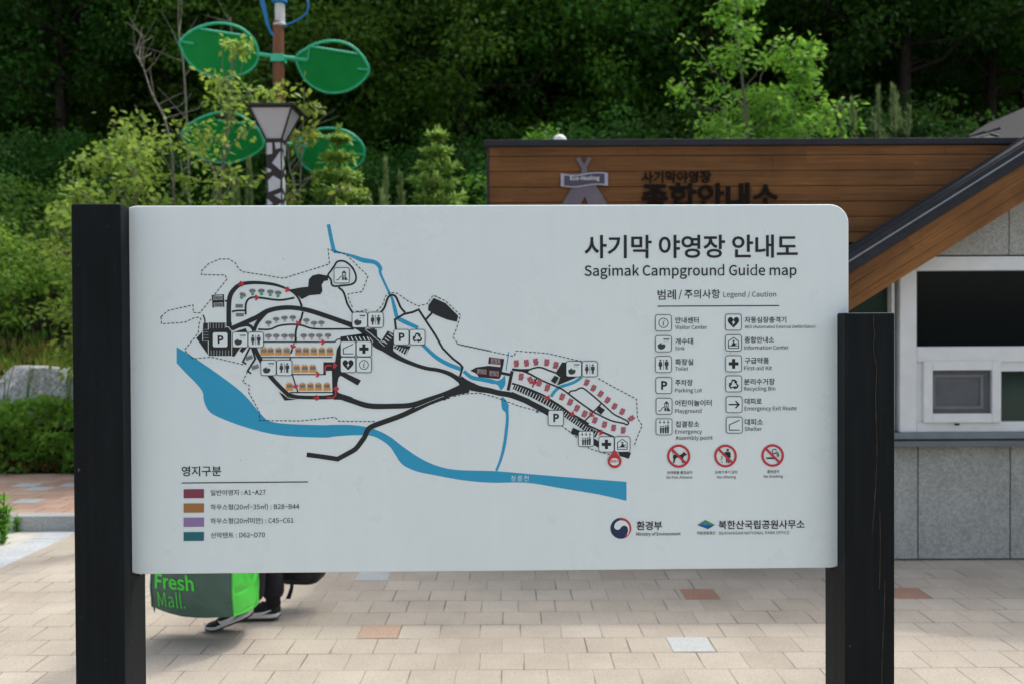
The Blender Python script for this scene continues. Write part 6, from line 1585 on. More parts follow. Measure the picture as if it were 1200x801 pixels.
def f_litter(a, x, y, r):
    a.poly([circ(x + .2 * r, y - .52 * r, .11 * r, 12)], I_black, 4)
    a.poly([[(x + p * r, y + q * r) for p, q in ((-.02, -.36), (.4, -.36), (.46, -.2), (.46, .14), (.36, .14), (.34, .62), (.24, .62), (.2, .2), (.16, .62), (.06, .62), (.06, -.1), (-.16, -.02), (-.3, -.12), (-.26, -.2), (-.12, -.14))]], I_black, 4)
    for p, q in ((-.34, .06), (-.3, .2), (-.38, .32), (-.3, .52)): a.poly([rot([(-.05 * r, -.05 * r), (.05 * r, -.03 * r), (.03 * r, .06 * r), (-.05 * r, .04 * r)], x + p * r, y + q * r, 20 + p * 300)], I_black, 4)
def f_smoke(a, x, y, r):
    a.poly([[(x - .56 * r, y + .16 * r), (x + .34 * r, y + .16 * r), (x + .34 * r, y + .3 * r), (x - .56 * r, y + .3 * r)]], I_black, 4)
    a.stroke([(x + p * r, y + q * r) for p, q in ((.4, .1), (.42, -.08), (.3, -.2), (.1, -.16), (-.02, -.3), (.02, -.5), (.2, -.56), (.34, -.46))], .07 * r, I_black, 4, 4)
    a.stroke([(x + p * r, y + q * r) for p, q in ((.52, .1), (.54, -.14), (.4, -.3), (.24, -.28))], .07 * r, I_black, 4, 4)
ban("no_pets_print", 795.2, 533.7, 13.6, "반려동물 출입금지", (782, 811, 551.2), "No Pets Allowed", (781, 811, 556.9), f_dog)
ban("no_littering_print", 850, 533.5, 13.3, "쓰레기 투기 금지", (837.7, 863.8, 550.8), "No Littering", (840.5, 862.3, 556.6), f_litter)
ban("no_smoking_print", 905.2, 533, 13.2, "흡연금지", (899, 912.7, 550), "No Smoking", (895, 917.2, 555.7), f_smoke)

# the two office marks at the foot
a = Art()
x, y, r = 727.5, 618.2, 12.2
a.poly([circ(x, y, r, 44)], I_navy, 3)
a.poly([circ(x, y, r, 22, -95, 60) + list(reversed(circ(x - .8, y + .2, r * .84, 22, -95, 60)))], I_red, 4)
w = smooth([(x - 7.8, y - 1.2), (x - 6.2, y - 6.4), (x - 1.5, y - 9.2), (x + 4.5, y - 8.6), (x + 9, y - 4.2), (x + 9.9, y + 2), (x + 8.4, y + 7.2), (x + 7.2, y + 7.5), (x + 8.4, y + 2.8), (x + 7.4, y - 1.6), (x + 4, y - 3.2), (x + 0.8, y - 2), (x - 1.6, y + 1), (x - 4.6, y + 1.6)], 4, True)
a.poly([w], I_paper, 5)
a.text("환경부", 745.9, 775.8, 610, None, 0.02)
a.text("Ministry of Environment", 745.5, 797.5, 622.9, None, 0.014)
a.done("ministry_mark_print")
a = Art()
a.poly([[(817, 614.4), (826.5, 608.4), (837.6, 614.2), (830, 614.2), (826, 611), (822, 613.2)]], I_leaf, 3)
a.poly([[(817, 614.6), (822, 613.4), (826, 611.2), (830, 614.4), (837.6, 614.4), (829.5, 619.2), (824, 617)]], I_deep, 3)
a.poly([[(822.5, 614), (826.2, 611.6), (828.5, 614.4)]], I_blue, 4)
a.text("국립공원공단", 816.4, 838.2, 622, None, 0.01)
a.text("북한산국립공원사무소", 841.9, 942.7, 609.1, None, 0.016)
a.text("BUKHANSAN NATIONAL PARK OFFICE", 843, 924.9, 622.2, I_grey, 0.0)
a.done("park_office_mark_print")

# ------------------------------------------------------------------ street lamp with lantern
LX, LY = at(323.3, 200, 8.5).x, 8.5
pxm = F / LY
def lz(py): return at(323, py, LY).z
lamp = empty("street_lamp", (LX, LY, 0.116), label="square park lamp with inverted pyramid lantern on a black and white patched pole", cat="street lamp")
lo_ = Vector((-LX, -LY, -0.116))
M_blk = plain("dark_brown_metal", (0.028, 0.022, 0.022), 0.45, 0.2)
M_patch = plain("pale_patch_panel", (0.42, 0.44, 0.46), 0.4, var=0.05)
M_acr = plain("milky_acrylic", (0.40, 0.40, 0.43), 0.3, var=0.06, scale=3)
zt, zb = at(323, 124.5, LY - 0.19).z - 0.116, at(323, 163.0, LY - 0.07).z - 0.116
hw_t, hw_b, pw = 0.178, 0.068, 0.066
mb = MB(); mb.box(-pw, pw, -pw, pw, 0.0, zb - 0.02); mb.box(-0.13, 0.13, -0.13, 0.13, 0.0, 0.03)
pole = mb.build("pole", M_blk, lamp, 0.004)
pat = [[(160, 350), (192, 350), (192, 435), (160, 440)], [(203, 350), (237, 350), (237, 392), (208, 402)], [(237, 405), (239, 552), (185, 495)], [(161, 525), (185, 538), (184, 555), (161, 560)],
       [(195, 575), (239, 608), (237, 668), (165, 700), (162, 612)], [(196, 715), (238, 695), (238, 748)], [(161, 735), (196, 775), (161, 790)], [(238, 765), (239, 860), (204, 790)], [(165, 815), (200, 808), (232, 875), (180, 905), (161, 870)]]
mb = MB()
for face in range(4):
    for rep in range(6):
        for pl in pat:
            cx_ = sum(q[0] for q in pl) / len(pl); cy_ = sum(q[1] for q in pl) / len(pl)
            pl = [(cx_ + (q[0] - cx_) * 0.88, cy_ + (q[1] - cy_) * 0.9) for q in pl]
            pp = [(((px - 199.5) / 83.0) * 2 * pw * 0.97, zb - 0.02 - ((py - 345) / 5.93) / pxm - rep * 0.71) for px, py in pl]
            if face % 2: pp = [(-x, z) for x, z in pp]
            if min(z for x, z in pp) < 0.1: continue
            V = []
            for d in (pw + 0.004, pw - 0.002):
                for x, z in pp:
                    V.append(((x, -d, z), (d, x, z), (-x, d, z), (-d, -x, z))[face])
            n = len(pp)
            mb.add(V, [tuple(range(n))] + [(i, (i + 1) % n, (i + 1) % n + n, i + n) for i in range(n)])
mb.build("patch_panel", M_patch, pole)
lan = empty("lantern", (0, 0, 0)); lan.parent = lamp
mb = MB()
def ring(z, h): return [(-h, -h, z), (h, -h, z), (h, h, z), (-h, h, z)]
bot, topq = ring(zb, hw_b), ring(zt, hw_t)
for i in range(4): mb.tube([bot[i], topq[i]], 0.0105, 4)
mb.box(-pw - 0.006, pw + 0.006, -pw - 0.006, pw + 0.006, zb - 0.03, zb + 0.004)
for i in range(4): mb.tube([topq[i], topq[(i + 1) % 4]], 0.011, 4)
fr = mb.build("lantern_frame", M_blk, lan)
mb = MB(); mb.box(-hw_t - 0.03, hw_t + 0.03, -hw_t - 0.03, hw_t + 0.03, zt + 0.002, zt + 0.024); mb.build("lantern_cap", M_blk, lan, 0.004)
mb = MB(); g = 0.004
b2, t2 = ring(zb, hw_b - g), ring(zt, hw_t - g)
mb.add(b2 + t2, [(0, 1, 5, 4), (1, 2, 6, 5), (2, 3, 7, 6), (3, 0, 4, 7)])
mb.build("lantern_pane", M_acr, lan)

# ------------------------------------------------------------------ leaf shaped solar tree
TY = 11.6
TXc = at(326.5, 90, TY).x
st = empty("leaf_sculpture", (TXc, TY, tz(TXc, TY)), label="brown pole carrying four big green leaf shaped panels with a white and blue head", cat="sculpture")
sto = Vector((-TXc, -TY, -tz(TXc, TY)))
def spart(m, name, mats, parent=None, **k):
    o = m.build(name, mats, parent or st, **k)
    if parent is None: o.location = sto
    return o
M_brn = plain("brown_painted_pole", (0.20, 0.075, 0.032), 0.5)
M_gp = plain("green_leaf_panel", (0.014, 0.30, 0.075), 0.6, spec=0.08, var=0.1, scale=3)
M_gr = plain("green_leaf_rim", (0.06, 0.52, 0.30), 0.4, var=0.1)
zp = at(326, 26, TY).z
mb = MB(); mb.tube([(TXc, TY, tz(TXc, TY) - 0.2), (TXc, TY, zp)], 0.066, 18)
spart(mb, "pole", M_brn)
for cy in (69.5, 171):
    z = at(326, cy, TY).z
    mb = MB(); mb.box(TXc - 0.078, TXc + 0.078, TY - 0.078, TY + 0.078, z - 0.045, z + 0.045)
    spart(mb, "collar", M_gr, bevel=0.006)
LT = 0.62                                        # how far the leaves lean: upper edge towards the plaza


def leafpt(px, py, cz):
    n = Vector((0, LT, 1)).normalized()
    n = Vector((0, 1, LT)).normalized()
    d = ray(px, py)
    p0 = Vector((TXc, TY, cz))
    k = (p0 - CAM).dot(n) / d.dot(n)
    return CAM + d * k


n_leaf = Vector((0, 1, LT)).normalized()
cO = C(200, 0, 5.0); cP = C(200, 110, 5.0)
for (outl, stem, bars, cyp) in (
        (cO([(735, 335), (790, 290), (850, 258), (950, 240), (1045, 262), (1110, 315), (1148, 370), (1160, 405), (1150, 445), (1095, 500), (1025, 535), (935, 545), (865, 525), (810, 490), (765, 430)]), cO([(640, 335), (735, 345), (800, 352)]), [cO([(825, 272), (1095, 315)]), cO([(1095, 402), (1160, 408)]), cO([(815, 280), (803, 352)])], 69.5),
        (cO([(55, 245), (105, 195), (180, 155), (290, 135), (400, 160), (470, 212), (505, 270), (515, 335), (490, 390), (430, 432), (330, 455), (240, 447), (150, 405), (90, 340), (65, 285)]), cO([(640, 335), (560, 325), (505, 318)]), [cO([(175, 168), (455, 212)]), cO([(60, 240), (140, 256)])], 69.5),
        (cP([(735, 295), (800, 235), (870, 208), (950, 203), (1040, 225), (1110, 280), (1135, 340), (1120, 400), (1060, 440), (960, 470), (860, 465), (790, 430), (750, 370)]), cP([(625, 290), (700, 298), (800, 308)]), [cP([(830, 235), (1095, 272)]), cP([(1075, 350), (1135, 355)]), cP([(815, 240), (765, 390)])], 171),
        (cP([(68, 228), (140, 162), (230, 122), (310, 108), (400, 125), (480, 175), (530, 240), (545, 300), (510, 340), (440, 380), (350, 405), (270, 402), (180, 375), (100, 310)]), cP([(625, 290), (580, 285), (540, 280)]), [cP([(280, 155), (430, 172)]), cP([(68, 215), (130, 216)])], 171)):
    cz = at(326, cyp, TY).z
    o3 = [leafpt(px, py, cz) for px, py in smooth(outl, 3, True)]
    mb = MB(); n = len(o3)
    # the plate stops short of the upper rim, as the cross bar does
    b0, b1 = [leafpt(px, py, cz) for px, py in bars[0]]
    pl = []
    for p in o3:
        f = (p.x - b0.x) / (b1.x - b0.x)
        zc = b0.z + (b1.z - b0.z) * f
        q = p.copy()
        if p.z > zc and -0.15 < f < 1.15:
            k = (p.z - zc) * 0.96
            q = p - Vector((0, -LT, 1)) * k
        pl.append(q)
    mb.add([p + n_leaf * 0.010 for p in pl] + [p - n_leaf * 0.004 for p in pl], [tuple(range(n)), tuple(range(2 * n - 1, n - 1, -1))] + [(i, (i + 1) % n, (i + 1) % n + n, i + n) for i in range(n)])
    lf = spart(mb, "leaf_panel", M_gp)
    mb = MB(); mb.tube(o3, 0.017, 7, closed=True); mb.build("rim", M_gr, lf, smooth=True)
    mb = MB()
    mb.tube([leafpt(px, py, cz) for px, py in stem], 0.026, 7)
    for b in bars: mb.tube([leafpt(px, py, cz) - n_leaf * 0.012 for px, py in b], 0.014, 6)
    mb.build("cross_bar", M_gr, lf)
M_wp = plain("white_plastic_head", (0.62, 0.62, 0.6), 0.45)
M_bl = plain("blue_plastic", (0.02, 0.19, 0.45), 0.4)
z0, z1, z2 = at(326, 30, TY).z, at(326, 5, TY).z, at(326, -12, TY).z
mb = MB(); mb.lathe([(0.05, -0.02), (0.082, -0.005), (0.082, 0.012), (0.058, 0.03), (0.058, z1 - z0), (0.02, z1 - z0 + 0.01)], (TXc + 0.02, TY, z0), 18)
spart(mb, "head_tube", M_wp, smooth=False)
mb = MB(); mb.lathe([(0.075, z1 - z0), (0.088, z1 - z0 + 0.01), (0.088, z2 - z0), (0.06, z2 - z0 + 0.03)], (TXc + 0.02, TY, z0), 18)
spart(mb, "head_cap", M_bl)
mb = MB()
for cab, r in ((cO([(655, 155), (720, 130), (780, 95), (805, 50), (800, 0), (770, -60), (690, -75)]), 0.011), (cO([(525, -20), (545, 60), (560, 110), (570, 155)]), 0.02), (cO([(535, -30), (552, 50), (575, 160), (600, 205), (632, 215)]), 0.016), (cO([(690, -75), (620, -90), (525, -20)]), 0.014)):
    mb.tube(smooth([tuple(at(px, py, TY - 0.04)) for px, py in cab], 4), r, 7)
spart(mb, "cable", M_bl, smooth=True)

# ------------------------------------------------------------------ foliage
L_dark = leafmat("dark_forest_leaves", (0.022, 0.09, 0.014), (0.06, 0.165, 0.022), 0.42)
L_mid = leafmat("mid_green_leaves", (0.05, 0.15, 0.018), (0.12, 0.26, 0.032), 0.45)
L_yel = leafmat("yellow_green_leaves", (0.11, 0.20, 0.028), (0.28, 0.36, 0.06), 0.45)
L_fresh = leafmat("fresh_green_leaves", (0.09, 0.23, 0.025), (0.23, 0.40, 0.055), 0.5)
L_fir = leafmat("fir_needles", (0.12, 0.25, 0.045), (0.30, 0.46, 0.11), 0.45)
L_pine = leafmat("pine_needles", (0.09, 0.14, 0.06), (0.22, 0.28, 0.10), 0.3)
L_hedge = leafmat("hedge_leaves", (0.06, 0.20, 0.025), (0.20, 0.38, 0.05), 0.45)
L_red = leafmat("reddish_leaves", (0.12, 0.035, 0.02), (0.22, 0.09, 0.03), 0.4)
L_dry = leafmat("dry_grass", (0.16, 0.17, 0.035), (0.30, 0.24, 0.07), 0.4)
L_bark = plain("brown_bark", (0.045, 0.034, 0.026), 0.9, var=0.4, scale=14, bump=0.5)
L_grey = plain("grey_bark", (0.16, 0.145, 0.12), 0.85, var=0.35, scale=18, bump=0.4)


def leaves_mesh(name, P, D, N, S, T, wid=0.62, fold=0.22, quads=False):
    n = len(P)
    D = D / (np.linalg.norm(D, axis=1, keepdims=True) + 1e-9)
    W = np.cross(D, N); W /= (np.linalg.norm(W, axis=1, keepdims=True) + 1e-9)
    U = np.cross(W, D)
    S = S[:, None]
    base, tip = P, P + D * S
    m = P + D * S * 0.42 + U * S * fold * 0.35
    l, r = m + W * S * wid * 0.5, m - W * S * wid * 0.5
    tip = tip - U * S * fold * 0.3
    V = np.stack([base, l, tip, r], 1).reshape(-1, 3)
    i = np.arange(n) * 4
    if quads: Fc = np.stack([i, i + 1, i + 2, i + 3], 1); per = 4
    else: Fc = np.concatenate([np.stack([i, i + 1, i + 2], 1), np.stack([i, i + 2, i + 3], 1)]); per = 3
    me = bpy.data.meshes.new(name)
    me.vertices.add(len(V)); me.vertices.foreach_set("co", V.astype(np.float32).ravel())
    nf = len(Fc)
    me.loops.add(nf * per); me.loops.foreach_set("vertex_index", Fc.astype(np.int32).ravel())
    me.polygons.add(nf); me.polygons.foreach_set("loop_start", (np.arange(nf) * per).astype(np.int32))
    me.update(calc_edges=True)
    at_ = me.attributes.new("tint", 'FLOAT', 'POINT')
    at_.data.foreach_set("value", np.repeat(T, 4).astype(np.float32))
    return me


def rvec(rng, n):
    v = rng.normal(size=(n, 3))
    return v / np.linalg.norm(v, axis=1, keepdims=True)


def clump_leaves(rng, A, per, spread, size, up=0.55, flat=0.6, dirs=None):
    n = len(A) * per
    C0 = np.repeat(A, per, 0)
    off = rvec(rng, n) * (rng.random((n, 1)) ** 0.6) * spread
    off[:, 2] *= flat
    P = C0 + off
    D = off / spread + rvec(rng, n) * 0.6
    D[:, 2] -= 0.25
    N = rvec(rng, n) * (1 - up); N[:, 2] += up
    S = size * rng.uniform(0.65, 1.3, n)
    T = np.clip(np.repeat(rng.random(len(A)), per) * 0.6 + rng.random(n) * 0.4, 0, 1)
    return P, D, N, S, T


def branch_tree(rng, H, crown0, spread, nl, rise=0.5, sub=5, trunk_r=0.09, lean=0.0, nseg=8, stems=1, tip=0.75, droop=0.0):
    """trunk and limbs as tubes; returns branch builder and twig ends"""
    mb = MB(); ends = []
    for s_ in range(stems):
        a0 = rng.uniform(0, 6.28)
        ln = lean * (1 if stems == 1 else 1.0)
        dx, dy = math.cos(a0) * ln, math.sin(a0) * ln
        hh = H * (1.0 if s_ == 0 else rng.uniform(0.6, 0.95))
        tr = []
        wx, wy = rng.uniform(0, 6, 2)
        for i in range(nseg + 1):
            f = i / nseg
            tr.append(Vector((dx * hh * f + 0.05 * H * 0.3 * math.sin(wx + f * 5) * f, dy * hh * f + 0.05 * H * 0.3 * math.sin(wy + f * 4) * f, hh * f)))
        r0 = trunk_r * (1 if s_ == 0 else 0.6)
        mb.tube(tr, [r0 * (1 - 0.88 * (i / nseg)) for i in range(nseg + 1)], 7, cap=False)
        def tp(f):
            q = f * nseg; i = min(nseg - 1, int(q))
            return tr[i].lerp(tr[i + 1], q - i)
        for k in range(nl):
            f = crown0 + (0.98 - crown0) * ((k + rng.uniform(0, 0.8)) / nl)
            p = tp(f)
            az = k * 2.4 + rng.uniform(-0.5, 0.5) + s_
            shape = math.sin(math.pi * min(1.0, (0.12 + (f - crown0) / (1 - crown0)) ** tip)) * 0.85 + 0.18
            L = spread * shape * rng.uniform(0.7, 1.15)
            d = Vector((math.cos(az), math.sin(az), rise * rng.uniform(0.5, 1.4)))
            pts = [p]
            for j in range(1, 5):
                g_ = j / 4
                pts.append(p + Vector((d.x, d.y, 0)) * L * g_ + Vector((0, 0, L * (d.z * g_ - droop * g_ * g_))) + Vector(rng.normal(size=3)) * 0.05 * L)
            rr = r0 * 0.42 * (1 - 0.75 * f)
            mb.tube(pts, [max(0.006, rr * (1 - 0.2 * j)) for j in range(5)], 5, cap=False)
            for q in range(sub):
                g_ = rng.uniform(0.25, 1.0)
                i = min(3, int(g_ * 4)); b = pts[i].lerp(pts[i + 1], g_ * 4 - i)
                dd = Vector(rng.normal(size=3)); dd.z = dd.z * 0.5 + 0.15
                e = b + (Vector((d.x, d.y, 0)) * 0.5 + dd * 0.55).normalized() * L * rng.uniform(0.2, 0.42)
                mb.tube([b, e], [max(0.004, rr * 0.35), 0.003], 3, cap=False)
                ends.append(b.lerp(e, 0.55)); ends.append(e)
            ends.append(pts[-1])
        ends.append(tr[-1])
    return mb, np.array([tuple(e) for e in ends])


def make_tree(name, seed, mat, bark, H, crown0, spread, nl, per, cs, size, label=None, cat="tree", group=None, **kw):
    rng = np.random.default_rng(seed)
    mb, ends = branch_tree(rng, H, crown0, spread, nl, **kw)
    root = empty(name, (0, 0, 0), 0, label, cat, group)
    mb.build("trunk", bark, root, smooth=True)
    P, D, N, S, T = clump_leaves(rng, ends, per, cs, size)
    me = leaves_mesh("crown", P, D, N, S, T)
    link("crown", me, mat, root)
    return root


def dup(root, loc, rz, sca=1.0, label=None, group=None):
    r = root.copy(); COL.objects.link(r)
    r.location, r.rotation_euler = loc, (0, 0, rz)
    r.scale = (sca,) * 3 if not hasattr(sca, '__len__') else sca
    if label: r["label"] = label
    if group: r["group"] = group
    for ch in list(root.children):
        c = ch.copy(); COL.objects.link(c); c.parent = r
    return r


# --- the wood on the hill
protos = [
    make_tree("forest_tree", 11, L_dark, L_bark, 10.5, 0.22, 3.3, 36, 40, 0.62, 0.13, sub=7, trunk_r=0.15, rise=0.35),
    make_tree("forest_tree", 12, L_mid, L_bark, 9.5, 0.16, 3.3, 36, 40, 0.6, 0.125, sub=7, trunk_r=0.13, rise=0.3),
    make_tree("forest_tree", 13, L_dark, L_bark, 12.0, 0.24, 3.1, 34, 40, 0.62, 0.13, sub=7, trunk_r=0.16, rise=0.25, droop=0.1),
    make_tree("forest_tree", 14, L_mid, L_bark, 8.0, 0.08, 3.0, 34, 40, 0.55, 0.12, sub=7, trunk_r=0.1, rise=0.5, stems=2, lean=0.12),
]
rnd = random.Random(21)
first = set()
where = [(-0.60, "at the far left edge of the wood"), (-0.44, "above the left black post"), (-0.335, "left of the green leaf panels"), (-0.235, "straight behind the green leaf panels"), (-0.13, "just right of the green leaf panels"),
         (-0.05, "midway between the leaf panels and the building"), (0.03, "above the left end of the brown fascia"), (0.11, "above the tent emblem"), (0.2, "left of the pale young maple behind the roof"),
         (0.30, "straight behind the young maple"), (0.385, "above the pine shoots on the roof line"), (0.47, "above the sloping gable roof"), (0.56, "at the far right edge of the wood")]
kinds = ["dark broad leaved tree", "mid green spreading tree", "tall high crowned dark tree", "bushy low branched green tree"]


def plant(k, x, y, s_, label, group):
    loc = (x, y, tz(x, y) - 0.15)
    rz = rnd.uniform(0, 6.28)
    if k not in first:
        first.add(k)
        o = protos[k]
        o.location, o.rotation_euler, o.scale = loc, (0, 0, rz), (s_,) * 3
        o["label"], o["group"] = label, group
        return o
    return dup(protos[k], loc, rz, s_, label, group)


seq1 = [2, 0, 1, 1, 3, 1, 3, 1, 0, 2, 0, 0, 2]
seq2 = [0, 0, 2, 1, 2, 0, 1, 0, 2, 0, 2, 1, 0]
for i, (q, w) in enumerate(where):
    y = 19.5 + rnd.uniform(-1.2, 1.5) + abs(q) * 1.5
    plant(seq1[i], q * y * 1.02, y, rnd.uniform(0.85, 1.05), "front row %s %s" % (kinds[seq1[i]], w), "trees along the front of the wood")
for i, (q, w) in enumerate(where):
    q2 = q + 0.045
    y = 24.0 + rnd.uniform(-1.0, 1.5)
    if i == 1: y = 22.0
    plant(seq2[i], q2 * y, y, rnd.uniform(0.95, 1.2), "second row %s %s" % (kinds[seq2[i]], w), "trees in the second row of the wood")
for row, (y0, n) in enumerate(((28.5, 16), (34.0, 19), (40.5, 21), (48.0, 22))):
    for i in range(n):
        q = -0.62 + 1.24 * (i + rnd.uniform(0.2, 0.8)) / n
        y = y0 + rnd.uniform(-1.6, 1.6)
        if -0.575 < q < -0.485: continue                     # a gap where the sky shows
        plant(rnd.choice([0, 2, 0, 1]), q * y, y, rnd.uniform(1.1, 1.4), "tree in the dense dark back of the wood on the hill", "trees in the dense back of the wood")

for i in range(40):
    far = i >= 20
    q = -0.62 + 1.24 * ((i % 20) + rnd.uniform(0.25, 0.75)) / 20
    if far and -0.575 < q < -0.485: continue
    y = (58.0 if far else 25.5) + rnd.uniform(-1.2, 1.2)
    plant(3, q * y, y, 1.9 if far else rnd.uniform(0.5, 0.65), "tree in the dense dark back of the wood on the hill", "trees in the dense back of the wood")

# --- young trees near the lamp and behind the building
mp_ = make_tree("young_maple", 31, L_yel, L_grey, 4.2, 0.08, 1.05, 19, 10, 0.18, 0.075, "young maple with loose yellow green leaves in front of the left green leaf panels", "tree", sub=4, trunk_r=0.035, rise=0.75, stems=4, lean=0.22)
q = at(218, 240, 10.9); mp_.location = (q.x, 10.9, tz(q.x, 10.9))
m2 = make_tree("young_maple", 32, L_yel, L_grey, 2.9, 0.05, 0.85, 18, 14, 0.18, 0.078, "yellow green maple bush leaning over the left black post", "tree", sub=4, trunk_r=0.03, rise=0.6, stems=3, lean=0.28)
q = at(165, 240, 11.0); m2.location = (q.x, 11.0, tz(q.x, 11.0)); m2.rotation_euler = (0, 0, 2.0)
mr = make_tree("young_maple", 36, L_yel, L_grey, 4.0, 0.2, 0.62, 12, 9, 0.17, 0.075, "slim yellow green maple with sparse leaves just behind the lantern", "tree", sub=3, trunk_r=0.022, rise=0.8)
q = at(352, 240, 10.75); mr.location = (q.x, 10.75, tz(q.x, 10.75))
m3 = make_tree("young_maple", 33, L_fresh, L_grey, 4.75, 0.06, 0.92, 22, 13, 0.19, 0.085, "fresh green young maple rising above the brown fascia", "tree", sub=4, trunk_r=0.04, rise=1.1, stems=3, lean=0.13)
q = at(905, 160, 13.4); m3.location = (q.x, 13.4, tz(q.x, 13.4))
m4 = make_tree("maple_sapling", 34, L_yel, L_grey, 2.35, 0.4, 0.42, 10, 10, 0.13, 0.085, "small yellow green sapling top showing over the roof cap", "tree", sub=3, trunk_r=0.016, rise=0.9)
q = at(775, 160, 12.6); m4.location = (q.x, 12.6, tz(q.x, 12.6) - 0.1)
m5 = make_tree("evergreen_shrub", 35, L_mid, L_bark, 2.6, 0.3, 1.2, 16, 22, 0.24, 0.1, "spreading green shrub behind the left end of the brown fascia", "shrub", sub=4, trunk_r=0.04, rise=0.15)
q = at(640, 160, 14.0); m5.location = (q.x, 14.0, tz(q.x, 14.0))


def make_conifer(name, seed, H, R0, mat, label, whorls=11, needle=0.085, per=46, z0=0.1, upswing=0.25):
    rng = np.random.default_rng(seed)
    root = empty(name, (0, 0, 0), 0, label, "conifer")
    mb = MB(); mb.tube([(0, 0, -0.1), (0, 0, H * 0.5), (0.01, 0, H)], [0.035, 0.022, 0.005], 7, cap=False)
    Ps, Ds, Ns = [], [], []
    for w in range(whorls):
        f = z0 + (0.97 - z0) * w / (whorls - 1)
        z = H * f
        L = R0 * (1 - f) ** 0.8 + 0.05
        nb = 7
        for b in range(nb):
            az = b * 6.283 / nb + w * 0.7 + rng.uniform(-0.2, 0.2)
            d = Vector((math.cos(az), math.sin(az), 0))
            LL = L * rng.uniform(0.8, 1.15)
            pts = [Vector((0, 0, z)) + d * LL * g_ + Vector((0, 0, LL * (upswing * g_ * 1.2 - 0.18 * g_ * g_))) for g_ in (0, .33, .66, 1)]
            mb.tube(pts, [0.01, 0.007, 0.005, 0.003], 4, cap=False)
            side = Vector((-d.y, d.x, 0))
            twigs = [(pts[0], pts[3])]
            for g_ in (0.35, 0.5, 0.65, 0.8, 0.92):
                i = min(2, int(g_ * 3)); p = pts[i].lerp(pts[i + 1], g_ * 3 - i)
                for s_ in (-1, 1):
                    e = p + (d * 0.6 + side * s_ * 0.8).normalized() * LL * (1.05 - g_) * 0.5 + Vector((0, 0, 0.02))
                    twigs.append((p, e))
            for p, e in twigs:
                n = max(4, int(per * (e - p).length / 0.5))
                for i in range(n):
                    g_ = rng.random()
                    q = p.lerp(e, g_)
                    a_ = rng.uniform(0, 6.28)
                    dr = (e - p).normalized()
                    u_ = dr.orthogonal().normalized(); v_ = dr.cross(u_)
                    nd = dr * 0.8 + (u_ * math.cos(a_) + v_ * math.sin(a_))
                    Ps.append(q); Ds.append(nd); Ns.append((0, 0, 1))
    for i in range(40):
        a_ = rng.uniform(0, 6.28); g_ = rng.random()
        Ps.append((0, 0, H * (0.93 + 0.1 * g_))); Ds.append((0.5 * math.cos(a_), 0.5 * math.sin(a_), 0.9)); Ns.append((math.sin(a_), -math.cos(a_), 0))
    mb.build("trunk", L_bark, root)
    Ps, Ds, Ns = np.array([tuple(p) for p in Ps]), np.array([tuple(p) for p in Ds]), np.array([tuple(p) for p in Ns], float)
    n = len(Ps)
    me = leaves_mesh("crown", Ps, Ds, Ns + rvec(rng, n) * 0.3, needle * rng.uniform(0.6, 1.2, n), rng.random(n), 0.36, 0.05)
    link("crown", me, mat, root)
    return root


def set_at(o, px, py_top, Y, H, rz=0.0):
    p = at(px, py_top, Y)
    o.location = (p.x, Y, p.z - H)
    o.rotation_euler = (0, 0, rz)


o = make_conifer("young_fir", 41, 2.6, 0.85, L_fir, "young fir with layered bright branches in front of the right green leaf panel", 12); set_at(o, 397, 158, 10.9, 2.6)
o = make_conifer("young_fir", 42, 2.2, 0.62, L_fir, "slim young fir standing alone left of the brown fascia", 11, upswing=0.5); set_at(o, 512, 158, 11.2, 2.2)


def make_pine(name, seed, H, label, n_cand=9, sp=0.45, dense=1.0, fr=(0.45, 0.95)):
    rng = np.random.default_rng(seed)
    root = empty(name, (0, 0, 0), 0, label, "conifer")
    mb = MB(); Ps, Ds = [], []
    mb.tube([(0, 0, -0.2), (0, 0, H * 0.9)], [0.035, 0.008], 6, cap=False)
    tips = [(Vector((0, 0, H * 0.55)), Vector((0, 0, H)))]
    for k in range(n_cand):
        az = k * 2.4; r = sp * rng.uniform(0.5, 1.1); f = rng.uniform(*fr)
        b = Vector((r * math.cos(az), r * math.sin(az), H * f * 0.8))
        mb.tube([(0, 0, H * f * 0.6), b], [0.012, 0.007], 4, cap=False)
        tips.append((b, b + Vector((rng.uniform(-.05, .05), rng.uniform(-.05, .05), H * rng.uniform(0.05, 0.24)))))
    for b, e in tips:
        mb.tube([b, e], [0.008, 0.004], 4, cap=False)
        n = int(dense * 420 * (e - b).length / 0.45)
        for i in range(n):
            a_ = rng.uniform(0, 6.28); g_ = rng.random()
            sprd = 0.75 - 0.5 * g_
            Ps.append(tuple(b.lerp(e, g_))); Ds.append((sprd * math.cos(a_), sprd * math.sin(a_), rng.uniform(0.6, 1.1)))
    mb.build("trunk", L_bark, root)
    n = len(Ps)
    me = leaves_mesh("crown", np.array(Ps), np.array(Ds), rvec(rng, n), 0.10 * rng.uniform(0.35, 1.2, n), rng.random(n), 0.10, 0.02)
    link("crown", me, L_pine, root)
    return root


o = make_pine("young_pine", 51, 2.0, "grey green young pine between the two firs", 12, 0.5); set_at(o, 452, 192, 11.0, 2.0)
o = make_pine("young_pine", 52, 2.2, "young pine with upright pale shoots above the right part of the roof", 9, 0.42, 0.9, (0.8, 1.0)); set_at(o, 1029, 106, 12.4, 2.2)
o = make_pine("young_pine", 53, 1.9, "grey green young pine just left of the lamp pole", 10, 0.4); set_at(o, 292, 190, 10.7, 1.9)


